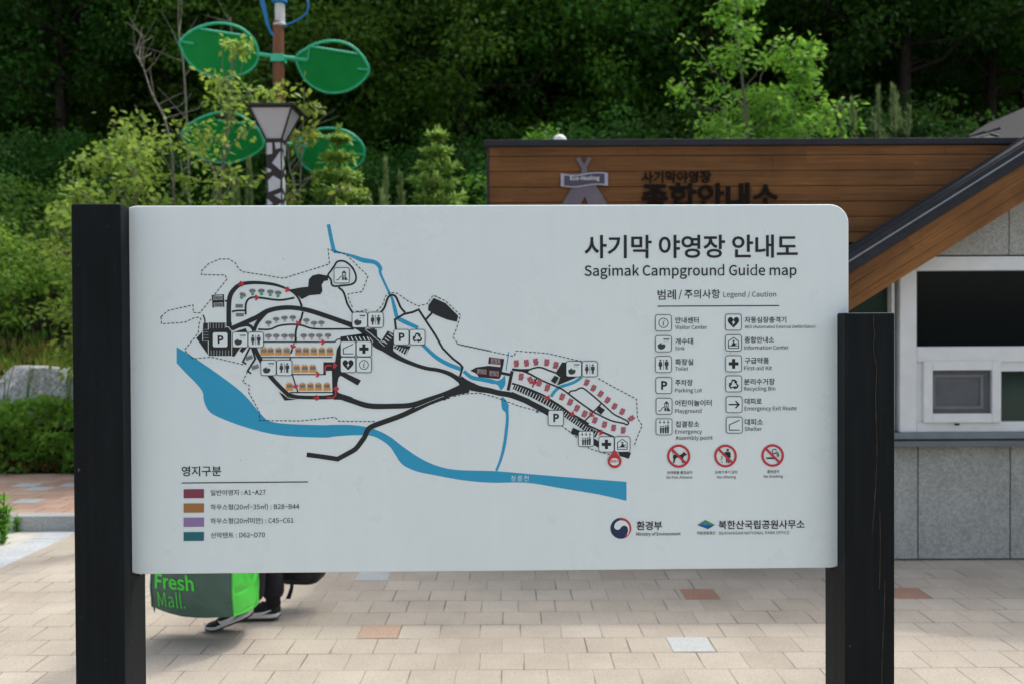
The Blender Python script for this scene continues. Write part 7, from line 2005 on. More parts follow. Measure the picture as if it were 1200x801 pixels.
# bare grey saplings
def bare(name, seed, pts, Y, label):
    rng = np.random.default_rng(seed)
    P3 = [at(px, py, Y + 0.15 * i) for i, (px, py) in enumerate(pts)]
    x, y = P3[0].x, P3[0].y
    z = tz(x, y)
    P3 = [Vector((x, y, z - 0.1))] + P3
    root = empty(name, (x, y, z), 0, label, "tree", "bare saplings by the lamp")
    off = Vector((-x, -y, -z))
    mb = MB()
    sp_ = [Vector(p) for p in smooth([tuple(p) for p in P3], 5)]
    n = len(sp_)
    mb.tube(sp_, [0.02 * (1 - 0.8 * i / n) for i in range(n)], 6, cap=False)
    o = mb.build("trunk", L_grey, root, smooth=True); o.location = off
    mb = MB()
    for k in range(14):
        i = rng.integers(n // 4, n - 1)
        d = Vector(rng.normal(size=3)); d.z = abs(d.z) + 0.6; d.normalize()
        L = rng.uniform(0.25, 0.7)
        a_ = sp_[i]; b_ = a_ + d * L * 0.6 + Vector(rng.normal(size=3)) * 0.04; c_ = b_ + d * L * 0.5 + Vector(rng.normal(size=3)) * 0.08
        mb.tube([a_, b_, c_], [0.008, 0.005, 0.003], 4, cap=False)
    o = mb.build("twigs", L_grey, root); o.location = off
    return root


bare("bare_sapling", 61, [(204, 238), (196, 150), (178, 110), (168, 80), (157, 60)], 10.6, "thin bare sapling leaning left beside the yellow green maple")
bare("bare_sapling", 62, [(222, 238), (216, 90), (209, 30), (212, -30)], 11.9, "tall bare sapling with two upright grey stems crossing the left leaf panel tip")
bare("bare_sapling", 63, [(250, 238), (262, 190), (270, 120), (272, 60), (270, 20)], 11.0, "bare grey stem in front of the left green leaf panels")
bare("bare_sapling", 64, [(345, 238), (340, 200), (338, 180), (346, 150)], 11.3, "short bare trunk just right of the lamp pole")


# leafy bushes on the bank at the left
def make_bush(name, seed, rx, ry, h, n, per, size, mat, label, loc, cat="shrub", group=None, bark=None):
    rng = np.random.default_rng(seed)
    root = empty(name, loc, 0, label, cat, group)
    mb = MB(); A = []
    for k in range(n):
        az = rng.uniform(0, 6.28); r = math.sqrt(rng.random()); zf = rng.random() ** 0.7
        k2 = math.sqrt(max(0.05, 1 - (zf * 0.85) ** 2))
        e = Vector((rx * r * k2 * math.cos(az), ry * r * k2 * math.sin(az), h * (0.12 + 0.88 * zf) * rng.uniform(0.85, 1.12)))
        A.append(tuple(e))
        if k % 3 == 0: mb.tube([(e.x * 0.15, e.y * 0.15, -0.05), (e.x * 0.6, e.y * 0.6, e.z * 0.55), e], [0.012, 0.008, 0.004], 4, cap=False)
    mb.build("stems", bark or L_bark, root)
    P, D, N, S, T = clump_leaves(rng, np.array(A), per, min(rx, ry, h) * 0.3, size)
    link("foliage", leaves_mesh("foliage", P, D, N, S, T), mat, root)
    return root


def bush_at(name, seed, px, Y, rx, ry, h, n, per, size, mat, label, cat="shrub", group=None):
    x = at(px, 300, Y).x
    return make_bush(name, seed, rx, ry, h, n, per, size, mat, label, (x, Y, tz(x, Y) - 0.05), cat, group)


bush_at("leafy_bush", 71, 45, 12.9, 0.85, 0.7, 0.95, 90, 30, 0.07, L_hedge, "bright green bush on the bank above the grey boulder")
bush_at("leafy_bush", 72, -30, 13.2, 0.8, 0.8, 1.35, 80, 30, 0.075, L_fresh, "pale green bush at the left edge above the boulder wall")
bush_at("leafy_bush", 73, 30, 14.8, 1.0, 0.8, 1.5, 90, 26, 0.08, L_mid, "dull green bush higher on the bank behind the bright bush")
bush_at("leafy_bush", 74, 95, 14.0, 0.8, 0.8, 1.3, 90, 28, 0.08, L_mid, "green bush half hidden behind the left black post")
bush_at("leafy_bush", 75, 60, 13.4, 0.3, 0.3, 0.85, 26, 18, 0.06, L_red, "small reddish bush in the middle of the bank")
for k in range(9):
    bush_at("understory_bush", 80 + k, [-40, 30, 90, 180, 260, 360, 440, 520, 590][k], 16.4 + 0.6 * (k % 3), 1.5, 1.1, 1.9, 110, 46, 0.085, L_dark,
            "low shaded bush at the foot of the wood " + ["at the far left edge", "above the left bank", "behind the left black post", "behind the maple bush", "behind the left leaf panels", "behind the right leaf panels", "behind the grey green pine", "behind the slim fir", "at the left end of the fascia"][k], group="bushes at the foot of the wood")
for k in range(8):
    bush_at("understory_bush", 90 + k, 640 + 85 * k, 15.6 + 0.7 * (k % 3), 1.5, 1.1, 2.3, 110, 40, 0.09, L_dark, "dark low bush hidden behind the roof of the building", group="bushes behind the building")

# clipped hedge along the pavement
rng = np.random.default_rng(5)
hx0, hx1, hy0, hy1, hz = -11.5, -1.6, 10.42, 11.05, 0.73
hedge = empty("clipped_hedge", (-6.5, 10.7, 0.1), 0, "clipped green hedge along the pavement in front of the boulders", "hedge")
n = 20000
u = rng.random((n, 3))
x = hx0 + (hx1 - hx0) * u[:, 0]
top = hz * (0.93 + 0.09 * np.sin(x * 2.3) + 0.05 * np.sin(x * 7.1))
surf = rng.random(n)
y = np.where(surf < 0.6, hy0 + 0.16 * u[:, 1] ** 2, hy0 + (hy1 - hy0) * u[:, 1])
z = np.where(surf < 0.6, 0.02 + top * u[:, 2], top * (1 - 0.3 * u[:, 2] ** 2))
lump = 0.08 * np.sin(x * 5 + z * 9) + 0.06 * np.sin(x * 11 - z * 13)
z = z + (rng.random(n) < 0.08) * rng.random(n) * 0.14 * (surf >= 0.6)
y = y + lump * (surf < 0.6)
P = np.stack([x + 6.5, y - 10.7, z], 1)
D = rvec(rng, n) + np.array([0, -0.5, 0.5]); N = rvec(rng, n) * 0.5 + np.array([0, -0.3, 0.6])
cl = 0.5 + 0.5 * np.sin(x * 3.1 + 1) * np.sin(z * 6 + x)
link("foliage", leaves_mesh("foliage", P, D, N, 0.078 * rng.uniform(0.5, 1.35, n), np.clip(0.55 * cl + 0.45 * rng.random(n), 0, 1)), L_hedge, hedge)
mb = MB()
for k in range(110):
    xx = hx0 + (hx1 - hx0) * rng.random(); yy = rng.uniform(hy0 + 0.1, hy1 - 0.1)
    mb.tube([(xx + 6.5, yy - 10.7, -0.15), (xx + 6.5 + rng.uniform(-.15, .15), yy - 10.7 + rng.uniform(-.1, .1), 0.45), (xx + 6.5 + rng.uniform(-.25, .25), yy - 10.7 + rng.uniform(-.15, .1), 0.72)], [0.012, 0.008, 0.004], 4, cap=False)
mb.build("stems", L_bark, hedge)
n = 1500
P = np.stack([rng.uniform(hx0, hx1, n) + 6.5, rng.uniform(hy0 - 0.04, hy0 + 0.15, n) - 10.7, rng.uniform(0.03, 0.16, n)], 1)
link("dry_litter", leaves_mesh("dry_litter", P, rvec(rng, n), rvec(rng, n), 0.05 * rng.uniform(0.5, 1.2, n), rng.random(n)), L_red, hedge)

# boulders of the retaining bank
M_rock = granite("pale_boulder_granite", (0.40, 0.40, 0.385), 0.55, 30.0)
import bmesh
def boulder(seed, x, y, z, sx, sy, sz, label, rz=0.0):
    bm = bmesh.new()
    bmesh.ops.create_icosphere(bm, subdivisions=4, radius=1.0)
    rng = random.Random(seed)
    planes = []
    for _ in range(13):
        v = Vector((rng.gauss(0, 1), rng.gauss(0, 1), rng.gauss(0, 1))).normalized()
        planes.append((v, rng.uniform(0.62, 0.85)))
    planes += [(Vector((0, -1, 0.1)).normalized(), 0.66), (Vector((0.05, 0, 1)), 0.7)]
    for v in bm.verts:
        p = v.co.copy()
        for nn, d in planes:
            e = p.dot(nn) - d
            if e > 0: p -= nn * e
        p += p.normalized() * 0.035 * noise.noise(p * 3 + Vector((seed, 0, 0)))
        v.co = Vector((p.x * sx * 1.3, p.y * sy * 1.3, p.z * sz * 1.3))
    me = bpy.data.meshes.new("boulder"); bm.to_mesh(me); bm.free()
    o = link("boulder", me, M_rock)
    o.location, o.rotation_euler = (x, y, z), (0, 0, rz)
    return tag(o, label, "boulder", "boulders of the bank")
def bxz(px, py, Y): p = at(px, py, Y); return p.x, p.z
x, z = bxz(46, 452, 11.35); boulder(3, x, 11.5, z - 0.12, 0.43, 0.35, 0.37, "broad pale grey boulder above the hedge, left of the black post")
x, z = bxz(2, 460, 11.4); boulder(8, x, 11.6, z - 0.12, 0.24, 0.3, 0.27, "darker boulder at the left edge above the hedge")
x, z = bxz(88, 458, 11.4); boulder(9, x + 0.06, 11.4, z - 0.12, 0.15, 0.3, 0.33, "pale boulder edge just behind the left black post")
x, z = bxz(57, 470, 11.2); boulder(12, x, 11.15, z - 0.01, 0.10, 0.08, 0.05, "small white stone lying on the hedge side of the broad boulder")
xx = at(130, 450, 11.5).x
for k in range(6):
    boulder(20 + k, xx + 0.72 * k, 11.5, 0.66 + 0.05 * (k % 2), 0.36, 0.36, 0.40, "pale boulder of the bank hidden behind the map board", 0.4 * k)

# grass and weeds
def tufts(name, pts, blade, per, mat, label, cat, kind=None, parent=None, seed=1):
    rng = np.random.default_rng(seed)
    A = np.repeat(np.array(pts, float), per, 0)
    n = len(A)
    P = A + np.concatenate([rng.normal(size=(n, 2)) * 0.05, np.zeros((n, 1))], 1)
    D = rng.normal(size=(n, 3)) * 0.35; D[:, 2] = 1
    me = leaves_mesh(name, P, D, rvec(rng, n), blade * rng.uniform(0.5, 1.2, n), rng.random(n), 0.13, 0.1)
    o = link(name, me, mat, parent)
    if parent is None: tag(o, label, cat, None, kind)
    return o
rng = np.random.default_rng(77)
pts = []
for k in range(420):
    x = rng.uniform(-9, -1); y = rng.uniform(11.55, 12.7)
    pts.append((x, y, tz(x, y) - 0.02))
tufts("bank_grass", pts, 0.15, 16, L_dry, "dry yellowish grass growing on the bank above the boulders", "grass", "stuff", seed=6)
pts = []
for k in range(300):
    x = rng.uniform(-9, -1); y = rng.uniform(11.2, 13.5)
    pts.append((x, y, tz(x, y) - 0.02))
tufts("bank_weeds", pts, 0.2, 12, L_hedge, "low green weeds growing on the bank above the boulders", "grass", "stuff", seed=7)


def weed(seed, x, y, z, h, label, n=5, mat=None, leafs=60, size=0.05, group=None):
    rng = np.random.default_rng(seed)
    root = empty("tall_weed", (x, y, z), 0, label, "weed", group)
    mb = MB(); A = []
    for k in range(n):
        az = rng.uniform(0, 6.28); hh = h * rng.uniform(0.6, 1.0); l = rng.uniform(0.05, 0.22) * h
        p = [Vector((0, 0, -0.03)), Vector((math.cos(az) * l * 0.4, math.sin(az) * l * 0.4, hh * 0.5)), Vector((math.cos(az) * l, math.sin(az) * l, hh))]
        mb.tube(p, [0.006, 0.005, 0.003], 5, cap=False)
        for q in range(leafs // n):
            f = rng.random(); i = 0 if f < .5 else 1
            A.append(tuple(p[i].lerp(p[i + 1], f * 2 - i)))
    mb.build("stalk", mat or L_hedge, root)
    A = np.array(A); m_ = len(A)
    D = rvec(rng, m_); D[:, 2] = np.abs(D[:, 2]) * 0.6 + 0.1
    me = leaves_mesh("leaf_blades", A, D, rvec(rng, m_) * 0.4 + np.array([0, 0, 1]), size * rng.uniform(0.6, 1.4, m_), rng.random(m_), 0.4, 0.15)
    link("leaf_blades", me, mat or L_hedge, root)
    return root


def gpt(px, py, z=0.0):
    d = ray(px, py); return CAM + d * ((z - CAM.z) / d.z)


q = gpt(3, 636); weed(1, q.x, q.y, 0.0, 0.42, "leafy green weed sprouting from the gutter at the left edge", 7, L_hedge, 170, 0.075)
q = gpt(20, 622); weed(2, q.x, q.y, 0.0, 0.12, "low weed creeping over the gutter beside the granite edging", 6, L_hedge, 60, 0.05)
for k, (px, py, Y, h) in enumerate(((4, 470, 11.0, 0.95), (30, 465, 11.1, 0.75), (78, 470, 11.1, 0.7), (47, 330, 12.6, 0.85))):
    x, z = bxz(px, py, Y)
    weed(10 + k, x, Y, z - 0.15, h, ["tall thin weed stalk at the left edge in front of the darker boulder", "weed stalk with a pale tuft in front of the broad boulder", "weed stalk between the broad boulder and the black post", "spindly weed rising from the bright bush"][k], 2, L_hedge, 36, 0.05, "tall weeds on the bank")

# ------------------------------------------------------------------ the person walking behind the sign
M_skin = plain("skin", (0.50, 0.32, 0.23), 0.5, var=0.06)
M_hair = plain("black_hair", (0.012, 0.010, 0.009), 0.45, var=0.3, scale=40)
M_trs = plain("black_trouser_cloth", (0.010, 0.010, 0.014), 0.8, var=0.3, scale=18, bump=0.25)
M_shirt = plain("dark_grey_shirt_cloth", (0.05, 0.055, 0.065), 0.85, var=0.2, scale=14, bump=0.2)
M_shoe = plain("black_shoe_mesh", (0.010, 0.012, 0.016), 0.65, var=0.3, scale=40, bump=0.3)
M_sole = plain("white_shoe_sole", (0.62, 0.62, 0.6), 0.6, var=0.1)
M_lace = plain("white_shoe_mark", (0.62, 0.64, 0.65), 0.5, var=0.06)
M_out = plain("dark_outsole", (0.03, 0.03, 0.032), 0.7)


def skin(name, verts, edges, rad, mat, parent, sub=2, root_i=0):
    me = bpy.data.meshes.new(name)
    me.from_pydata([tuple(v) for v in verts], edges, [])
    o = bpy.data.objects.new(name, me); COL.objects.link(o)
    o.modifiers.new("skin", 'SKIN')
    sv = me.skin_vertices[0].data
    for i, r in enumerate(rad):
        sv[i].radius = (r, r) if not hasattr(r, '__len__') else r
        sv[i].use_root = (i == root_i)
    m = o.modifiers.new("subdivision", 'SUBSURF'); m.levels = m.render_levels = sub
    bpy.context.view_layer.update()
    dg = bpy.context.evaluated_depsgraph_get()
    nm = bpy.data.meshes.new_from_object(o.evaluated_get(dg))
    bpy.data.objects.remove(o); bpy.data.meshes.remove(me)
    nm.polygons.foreach_set("use_smooth", [True] * len(nm.polygons))
    nm.materials.clear()
    return link(name, nm, mat, parent)


# person faces -x; left side (towards the camera) is -y
PX, PYY = at(308, 700, 5.42).x, 5.42
per = empty("person", (PX, PYY, 0), 0, "person in black trousers and black trainers walking left with a big green shopping bag", "person")
V, E, Rr = [], [], []
def jt(p, r, link_=None):
    V.append(Vector(p)); Rr.append(r)
    if link_ is not None: E.append((link_, len(V) - 1))
    return len(V) - 1
hipz = 0.90
pel = jt((0, 0, hipz), 0.105)
ab = jt((-0.01, 0, 1.08), 0.11, pel); ch = jt((-0.015, 0, 1.28), 0.125, ab); nk0 = jt((-0.01, 0, 1.42), 0.075, ch)
nk = jt((-0.03, 0, 1.49), 0.055, nk0); h0 = jt((-0.055, 0, 1.56), 0.078, nk); h1 = jt((-0.05, 0, 1.635), 0.092, h0); h2 = jt((-0.035, 0, 1.70), 0.07, h1)
armj = {}
for s_, sgn in (("l", -1), ("r", 1)):
    swing = 0.04 if sgn < 0 else 0.13
    sh_ = jt((0.0, sgn * 0.155, 1.385), 0.062, nk0)
    el = jt((0.02 + swing * 0.3, sgn * 0.215, 1.10), 0.043, sh_)
    wr = jt((swing - (0.07 if sgn < 0 else 0), sgn * 0.225, 0.855), 0.028, el)
    pa = jt((swing - (0.085 if sgn < 0 else -0.005), sgn * 0.225, 0.79), 0.034, wr)
    hx = V[pa].x
    for fi, (ox, ln) in enumerate(((-0.03, 0.07), (-0.01, 0.078), (0.012, 0.072), (0.032, 0.058))):
        a_ = jt((hx + ox, sgn * 0.228, 0.755), 0.010, pa)
        b_ = jt((hx + ox, sgn * 0.222, 0.755 - ln * 0.5), 0.009, a_)
        c_ = jt((hx + ox, sgn * 0.200, 0.755 - ln * 0.62), 0.008, b_)
    a_ = jt((hx - 0.045, sgn * 0.212, 0.79), 0.012, pa); b_ = jt((hx - 0.05, sgn * 0.198, 0.755), 0.010, a_)
    armj[sgn] = (sh_, el, wr, Vector((hx, sgn * 0.215, 0.725)))
# feet: near (left) foot pushes off on its toe, far foot flat
nf = Vector((at(272, 725, 5.30).x - PX, 5.30 - PYY, 0)); ff = Vector((at(308, 725, 5.50).x - PX, 5.50 - PYY, 0))
legs = {}
for sgn, ank, knee in ((-1, Vector((nf.x + 0.105, nf.y, 0.165)), Vector((-0.04, -0.105, 0.50))), (1, Vector((ff.x + 0.065, ff.y, 0.105)), Vector((-0.03, 0.09, 0.485)))):
    hp = jt((0, sgn * 0.085, hipz - 0.05), 0.088, pel)
    kn = jt(knee, 0.055, hp); an = jt(ank, 0.036, kn)
    ft = jt(ank + Vector((-0.01, 0, -0.05)), 0.030, an)
    legs[sgn] = (hp, kn, an)
body = skin("body", V, E, Rr, M_skin, per)
# head details
mb = MB()
mb.tube([(-0.122, 0, 1.645), (-0.136, 0, 1.61), (-0.122, 0, 1.60)], [0.008, 0.014, 0.008], 8)
mb.build("nose", M_skin, per, smooth=True)
for sgn in (-1, 1):
    mb = MB(); mb.lathe([(0.002, -0.011), (0.009, -0.007), (0.012, 0), (0.009, 0.007), (0.002, 0.011)], (-0.132, sgn * 0.033, 1.637), 10)
    mb.build("eye", plain("dark_eye", (0.02, 0.015, 0.012), 0.2), per, smooth=True)
    mb = MB(); mb.tube([(-0.03, sgn * 0.088, 1.645), (-0.022, sgn * 0.1, 1.66), (-0.01, sgn * 0.098, 1.64), (-0.025, sgn * 0.09, 1.61)], [0.008, 0.012, 0.012, 0.007], 7)
    mb.build("ear", M_skin, per, smooth=True)
mb = MB(); mb.tube([(-0.128, -0.022, 1.572), (-0.136, 0, 1.57), (-0.128, 0.022, 1.572)], [0.003, 0.007, 0.003], 7)
mb.build("mouth", plain("lips", (0.35, 0.13, 0.11), 0.5), per, smooth=True)
bm = bmesh.new(); bmesh.ops.create_uvsphere(bm, u_segments=28, v_segments=18, radius=1.0)
for v in bm.verts:
    p = v.co.copy()
    k = 1 + 0.05 * noise.noise(p * 4)
    z = p.z
    if p.x < -0.25 and z < 0.45: k *= 0.78                 # leave the face free
    if z < -0.2: z = -0.2 + (z + 0.2) * (1.2 if p.x > 0.1 else 0.2)
    v.co = Vector((-0.035 + p.x * 0.112 * k, p.y * 0.104 * k, 1.665 + z * 0.105 * k))
me = bpy.data.meshes.new("hair"); bm.to_mesh(me); bm.free()
link("hair", me, M_hair, per)
# trousers
V2, E2, R2 = [Vector((0, 0, hipz + 0.08)), Vector((0, 0, hipz - 0.01))], [(0, 1)], [0.125, 0.135]
for sgn in (-1, 1):
    hp, kn, an = [V[i] for i in legs[sgn]]
    b = len(V2)
    low = an + Vector((0, 0, 0.0 if sgn > 0 else -0.02))
    V2 += [hp + Vector((0, 0, -0.04)), hp.lerp(kn, 0.55), kn, kn.lerp(low, 0.5) + Vector((0.012, 0, 0)), low]
    R2 += [0.100, 0.088, 0.076, 0.072, 0.068]
    E2 += [(1, b), (b, b + 1), (b + 1, b + 2), (b + 2, b + 3), (b + 3, b + 4)]
skin("trousers", V2, E2, R2, M_trs, per, 2, 1)
# shirt
V3 = [Vector((0, 0, hipz - 0.05)), Vector((0, 0, hipz + 0.06)), Vector((-0.01, 0, 1.08)), Vector((-0.015, 0, 1.27)), Vector((-0.01, 0, 1.40)), Vector((-0.022, 0, 1.45))]
R3 = [(0.125, 0.15), (0.14, 0.165), (0.15, 0.18), (0.165, 0.20), (0.125, 0.14), 0.075]
E3 = [(0, 1), (1, 2), (2, 3), (3, 4), (4, 5)]
for sgn in (-1, 1):
    sh_, el, wr = [V[i] for i in armj[sgn][:3]]
    b = len(V3)
    V3 += [sh_, sh_.lerp(el, 0.55), el, el.lerp(wr, 0.82)]
    R3 += [0.092, 0.076, 0.066, 0.052]
    E3 += [(4, b), (b, b + 1), (b + 1, b + 2), (b + 2, b + 3)]
skin("shirt", V3, E3, R3, M_shirt, per, 2, 2)


def shoe(ank, toe_dir_pitch, base, name="shoe"):
    """trainer lofted along its length; length axis -x, pitched so the heel lifts"""
    secs = [(0.085, 0.026, 0.020, 0.072), (0.07, 0.034, 0.012, 0.088), (0.03, 0.037, 0.008, 0.098), (-0.02, 0.036, 0.008, 0.088), (-0.07, 0.040, 0.008, 0.066), (-0.12, 0.046, 0.008, 0.052), (-0.155, 0.042, 0.010, 0.043), (-0.18, 0.028, 0.016, 0.034), (-0.188, 0.012, 0.022, 0.028)]
    c, s = math.cos(toe_dir_pitch), math.sin(toe_dir_pitch)
    piv = Vector((-0.12, 0, 0.0))
    def X(p):
        q = Vector(p) - piv
        bend = 1.0 if q.x > 0 else 0.25
        cc, ss = math.cos(toe_dir_pitch * bend), math.sin(toe_dir_pitch * bend)
        q = Vector((q.x * cc - q.z * ss, q.y, q.x * ss + q.z * cc))
        return base + piv + q
    secs = smooth(secs, 3)
    def loft(sc_, z_lo, z_hi, mat, nm, parent, n=18, top=True):
        m = MB(); V = []
        for x, w, zl, zh in secs:
            for j in range(n):
                a = 2 * math.pi * j / n
                cx_, cz_ = math.cos(a), math.sin(a)
                y = w * sc_ * (abs(cx_) ** 0.6) * (1 if cx_ > 0 else -1)
                lo_z, hi_z = z_lo(x, zl, zh), z_hi(x, zl, zh)
                f = 0.5 + 0.5 * (abs(cz_) ** (0.75)) * (1 if cz_ > 0 else -1)
                if f > .5: y *= 1 - 0.35 * (f - .5) * 2 * top
                V.append(X((x, y, lo_z + (hi_z - lo_z) * f)))
        k = len(secs)
        Fc = [(i * n + j, i * n + (j + 1) % n, (i + 1) * n + (j + 1) % n, (i + 1) * n + j) for i in range(k - 1) for j in range(n)]
        Fc += [tuple(reversed(range(n))), tuple((k - 1) * n + j for j in range(n))]
        m.add(V, Fc)
        return m.build(nm, mat, parent, smooth=True)
    up = loft(1.0, lambda x, a, b: a + 0.012, lambda x, a, b: b, M_shoe, "shoe", per)
    loft(1.06, lambda x, a, b: a - 0.003, lambda x, a, b: a + 0.022 + 0.006 * (x > 0), M_sole, "sole", up, top=False)
    loft(1.05, lambda x, a, b: a - 0.008, lambda x, a, b: a + 0.004, M_out, "outsole", up, top=False)
    for sg in (-1, 1):
        # a pale curved tick on each side
        m = MB()
        cur = smooth([(0.045, 0.056, 0.003), (0.0, 0.040, 0.007), (-0.045, 0.031, 0.011), (-0.078, 0.034, 0.011), (-0.088, 0.050, 0.004)], 5)
        VV = []
        def wid_at(x):
            for i in range(len(secs) - 1):
                if secs[i + 1][0] <= x <= secs[i][0]:
                    f = (secs[i][0] - x) / (secs[i][0] - secs[i + 1][0] + 1e-9)
                    return secs[i][1] * (1 - f) + secs[i + 1][1] * f
            return secs[0][1]
        for (x, z, hw) in cur:
            for dz in (-hw, hw): VV.append(X((x, sg * (wid_at(x) * (1.02 - 0.0) + 0.002), z + dz)))
        nn = len(cur)
        m.add(VV, [(2 * i, 2 * i + 2, 2 * i + 3, 2 * i + 1) for i in range(nn - 1)])
        m.build("side_mark", M_lace, up)
    m = MB()
    for k in range(4):
        x = -0.01 - 0.022 * k; z = 0.088 - 0.008 * k
        m.tube([X((x, -0.022, z)), X((x - 0.006, 0, z + 0.006)), X((x, 0.022, z))], 0.0028, 5)
    m.build("lace", M_lace if False else M_out, up)
    m = MB(); m.tube([X((0.05, 0, 0.075)), X((0.046, 0, 0.125)), X((0.044, 0, 0.20))], [0.041, 0.041, 0.043], 14); m.build("sock", M_trs, up, smooth=True)
    return up


shoe(None, R(21), nf + Vector((0.045, 0, 0.008)))
shoe(None, R(0), ff + Vector((0.01, 0, 0.008)))

# ------------------------------------------------------------------ big green shopping bag
BGY = 5.14
bx0, bx1 = at(180, 700, BGY).x, at(272, 700, BGY).x
bw = 0.45
bz0 = at(240, 722, BGY - 0.12).z
bag = empty("shopping_bag", ((bx0 + bx1) / 2 + 0.065, BGY + 0.02, bz0), R(-11), "big grey green shopping bag with bright green side and lettering hanging beside the walking trainers", "bag")
BH, BD = 0.60, 0.30
t = NT("printed_woven_plastic")
co = t.coord()
cr = t.noise(co, 9.0, 5.0, 0.6)
t.base(t.mix(cr, (0.038, 0.09, 0.07), (0.062, 0.125, 0.10)), 0.38, 0.0, 0.45)
t.bump(t.noise(co, 7.0, 3.0, 0.6), 0.6, 0.02)
M_bagf = t.m
t = NT("bright_green_plastic")
co = t.coord()
t.base(t.mix(t.noise(co, 5.0, 3.0), (0.055, 0.50, 0.045), (0.09, 0.64, 0.075)), 0.33, 0.0, 0.5)
vr = t.n("ShaderNodeTexVoronoi"); vr.feature = 'DISTANCE_TO_EDGE'; vr.inputs["Scale"].default_value = 7.0
t.put(vr.inputs["Vector"], co)
t.bump(t.math('MINIMUM', vr.outputs[0], 0.25), 0.9, 0.05)
M_bagg = t.m
M_ltr = plain("bright_green_lettering", (0.07, 0.62, 0.06), 0.4, var=0.05)


def bag_front(x, z):                              # bulge of the front face
    fx = x / (bw / 2); fz = z / BH
    b = 0.045 * (1 - fx * fx) * math.sin(math.pi * min(1, max(0, 0.08 + fz * 0.9)))
    return -BD / 2 - b + 0.02 * max(0, 0.25 - fz) * 4 * 0.5 - 0.011 * noise.noise(Vector((x * 6, z * 7, 3))) - 0.005 * noise.noise(Vector((x * 17 + z * 9, z * 13, 5)))


def bag_bottom(fx):                               # sagging foot line, higher at the left
    return 0.04 * max(0, -fx - 0.2) ** 1.4 - 0.012 * math.cos(fx * 1.6) + 0.012


gx, gz = 26, 24
mb = MB()
VF = [[None] * (gz + 1) for _ in range(gx + 1)]
front, back = [], []
for i in range(gx + 1):
    for j in range(gz + 1):
        fx = -1 + 2 * i / gx
        x = fx * bw / 2 * (1 - 0.03 * (j / gz)); z0 = bag_bottom(fx); z = z0 + (BH - z0) * j / gz
        front.append((x, bag_front(x, z), z)); back.append((x, BD / 2 - (bag_front(x, z) + BD / 2) * 0.8, z))
id_ = lambda i, j: i * (gz + 1) + j
nF = len(front)
mb.add(front + back, [(id_(i, j), id_(i + 1, j), id_(i + 1, j + 1), id_(i, j + 1)) for i in range(gx) for j in range(gz)] +
       [(nF + id_(i, j + 1), nF + id_(i + 1, j + 1), nF + id_(i + 1, j), nF + id_(i, j)) for i in range(gx) for j in range(gz)], 0)
# gussets and floor, creased inwards
ng = 8
for side, i in ((1, gx), (-1, 0)):
    V_ = []
    for j in range(gz + 1):
        a_, b_ = Vector(front[id_(i, j)]), Vector(back[id_(i, j)])
        for q in range(ng + 1):
            f = q / ng
            p = a_.lerp(b_, f)
            fz = j / gz
            inn = 0.035 * (1 - abs(2 * f - 1)) * (fz ** 1.5) - 0.03 * math.sin(math.pi * f) * (1 - fz)
            inn += 0.010 * noise.noise(Vector((f * 3, fz * 5, side)))
            p.x -= side * inn
            V_.append(p)
    fs = []
    for j in range(gz):
        for q in range(ng):
            k = j * (ng + 1) + q
            f_ = (k, k + 1, k + ng + 2, k + ng + 1)
            fs.append(f_ if side > 0 else tuple(reversed(f_)))
    mb.add(V_, fs, 1)
V_ = []
for i in range(gx + 1):
    a_, b_ = Vector(front[id_(i, 0)]), Vector(back[id_(i, 0)])
    for q in range(ng + 1): V_.append(a_.lerp(b_, q / ng))
mb.add(V_, [(i * (ng + 1) + q, i * (ng + 1) + q + 1, (i + 1) * (ng + 1) + q + 1, (i + 1) * (ng + 1) + q) for i in range(gx) for q in range(ng)], 0)
bb = mb.build("bag_body", [M_bagf, M_bagg], bag, smooth=False)
bb.data.polygons.foreach_set("use_smooth", [True] * len(bb.data.polygons))
# corner tab sticking down at the left, edge binding
mb = MB()
p = Vector(front[id_(0, 0)]); mb.add([p + Vector((-0.004, -0.003, 0.02)), p + Vector((0.022, -0.004, 0.008)), p + Vector((0.014, -0.002, -0.035))], [(0, 1, 2)])
mb.build("corner_tab", M_bagf, bag)
for i in (gx, 0):
    mb = MB(); mb.tube([Vector(front[id_(i, j)]) + Vector((0, -0.002, 0)) for j in range(gz + 1)], 0.005, 5)
    mb.build("edge_binding", M_bagg if i else M_bagf, bag)
# contents showing at the open top
mb = MB(); mb.box(-bw / 2 * 0.94, bw / 2 * 0.94, -BD / 2 * 0.9, BD / 2 * 0.9, BH - 0.06, BH - 0.045); mb.build("closing_flap", M_bagf, bag)
hand = armj[-1][3] + Vector((PX, PYY, 0))
hl = Matrix.Rotation(R(-11), 4, 'Z').inverted() @ (hand - Vector(bag.location))
for yy in (-1, 1):
    mb = MB()
    a_ = Vector((hl.x - 0.09, yy * (BD / 2 - 0.01), BH - 0.10)); b_ = Vector((hl.x + 0.09, yy * (BD / 2 - 0.01), BH - 0.10))
    mb.tube(smooth([tuple(a_), (a_.x + 0.01, a_.y, BH + 0.01), (hl.x - 0.02, hl.y, hl.z), (hl.x + 0.02, hl.y, hl.z), (b_.x - 0.01, b_.y, BH + 0.01), tuple(b_)], 4), 0.009, 6)
    mb.build("handle", M_bagg, bag, smooth=True)


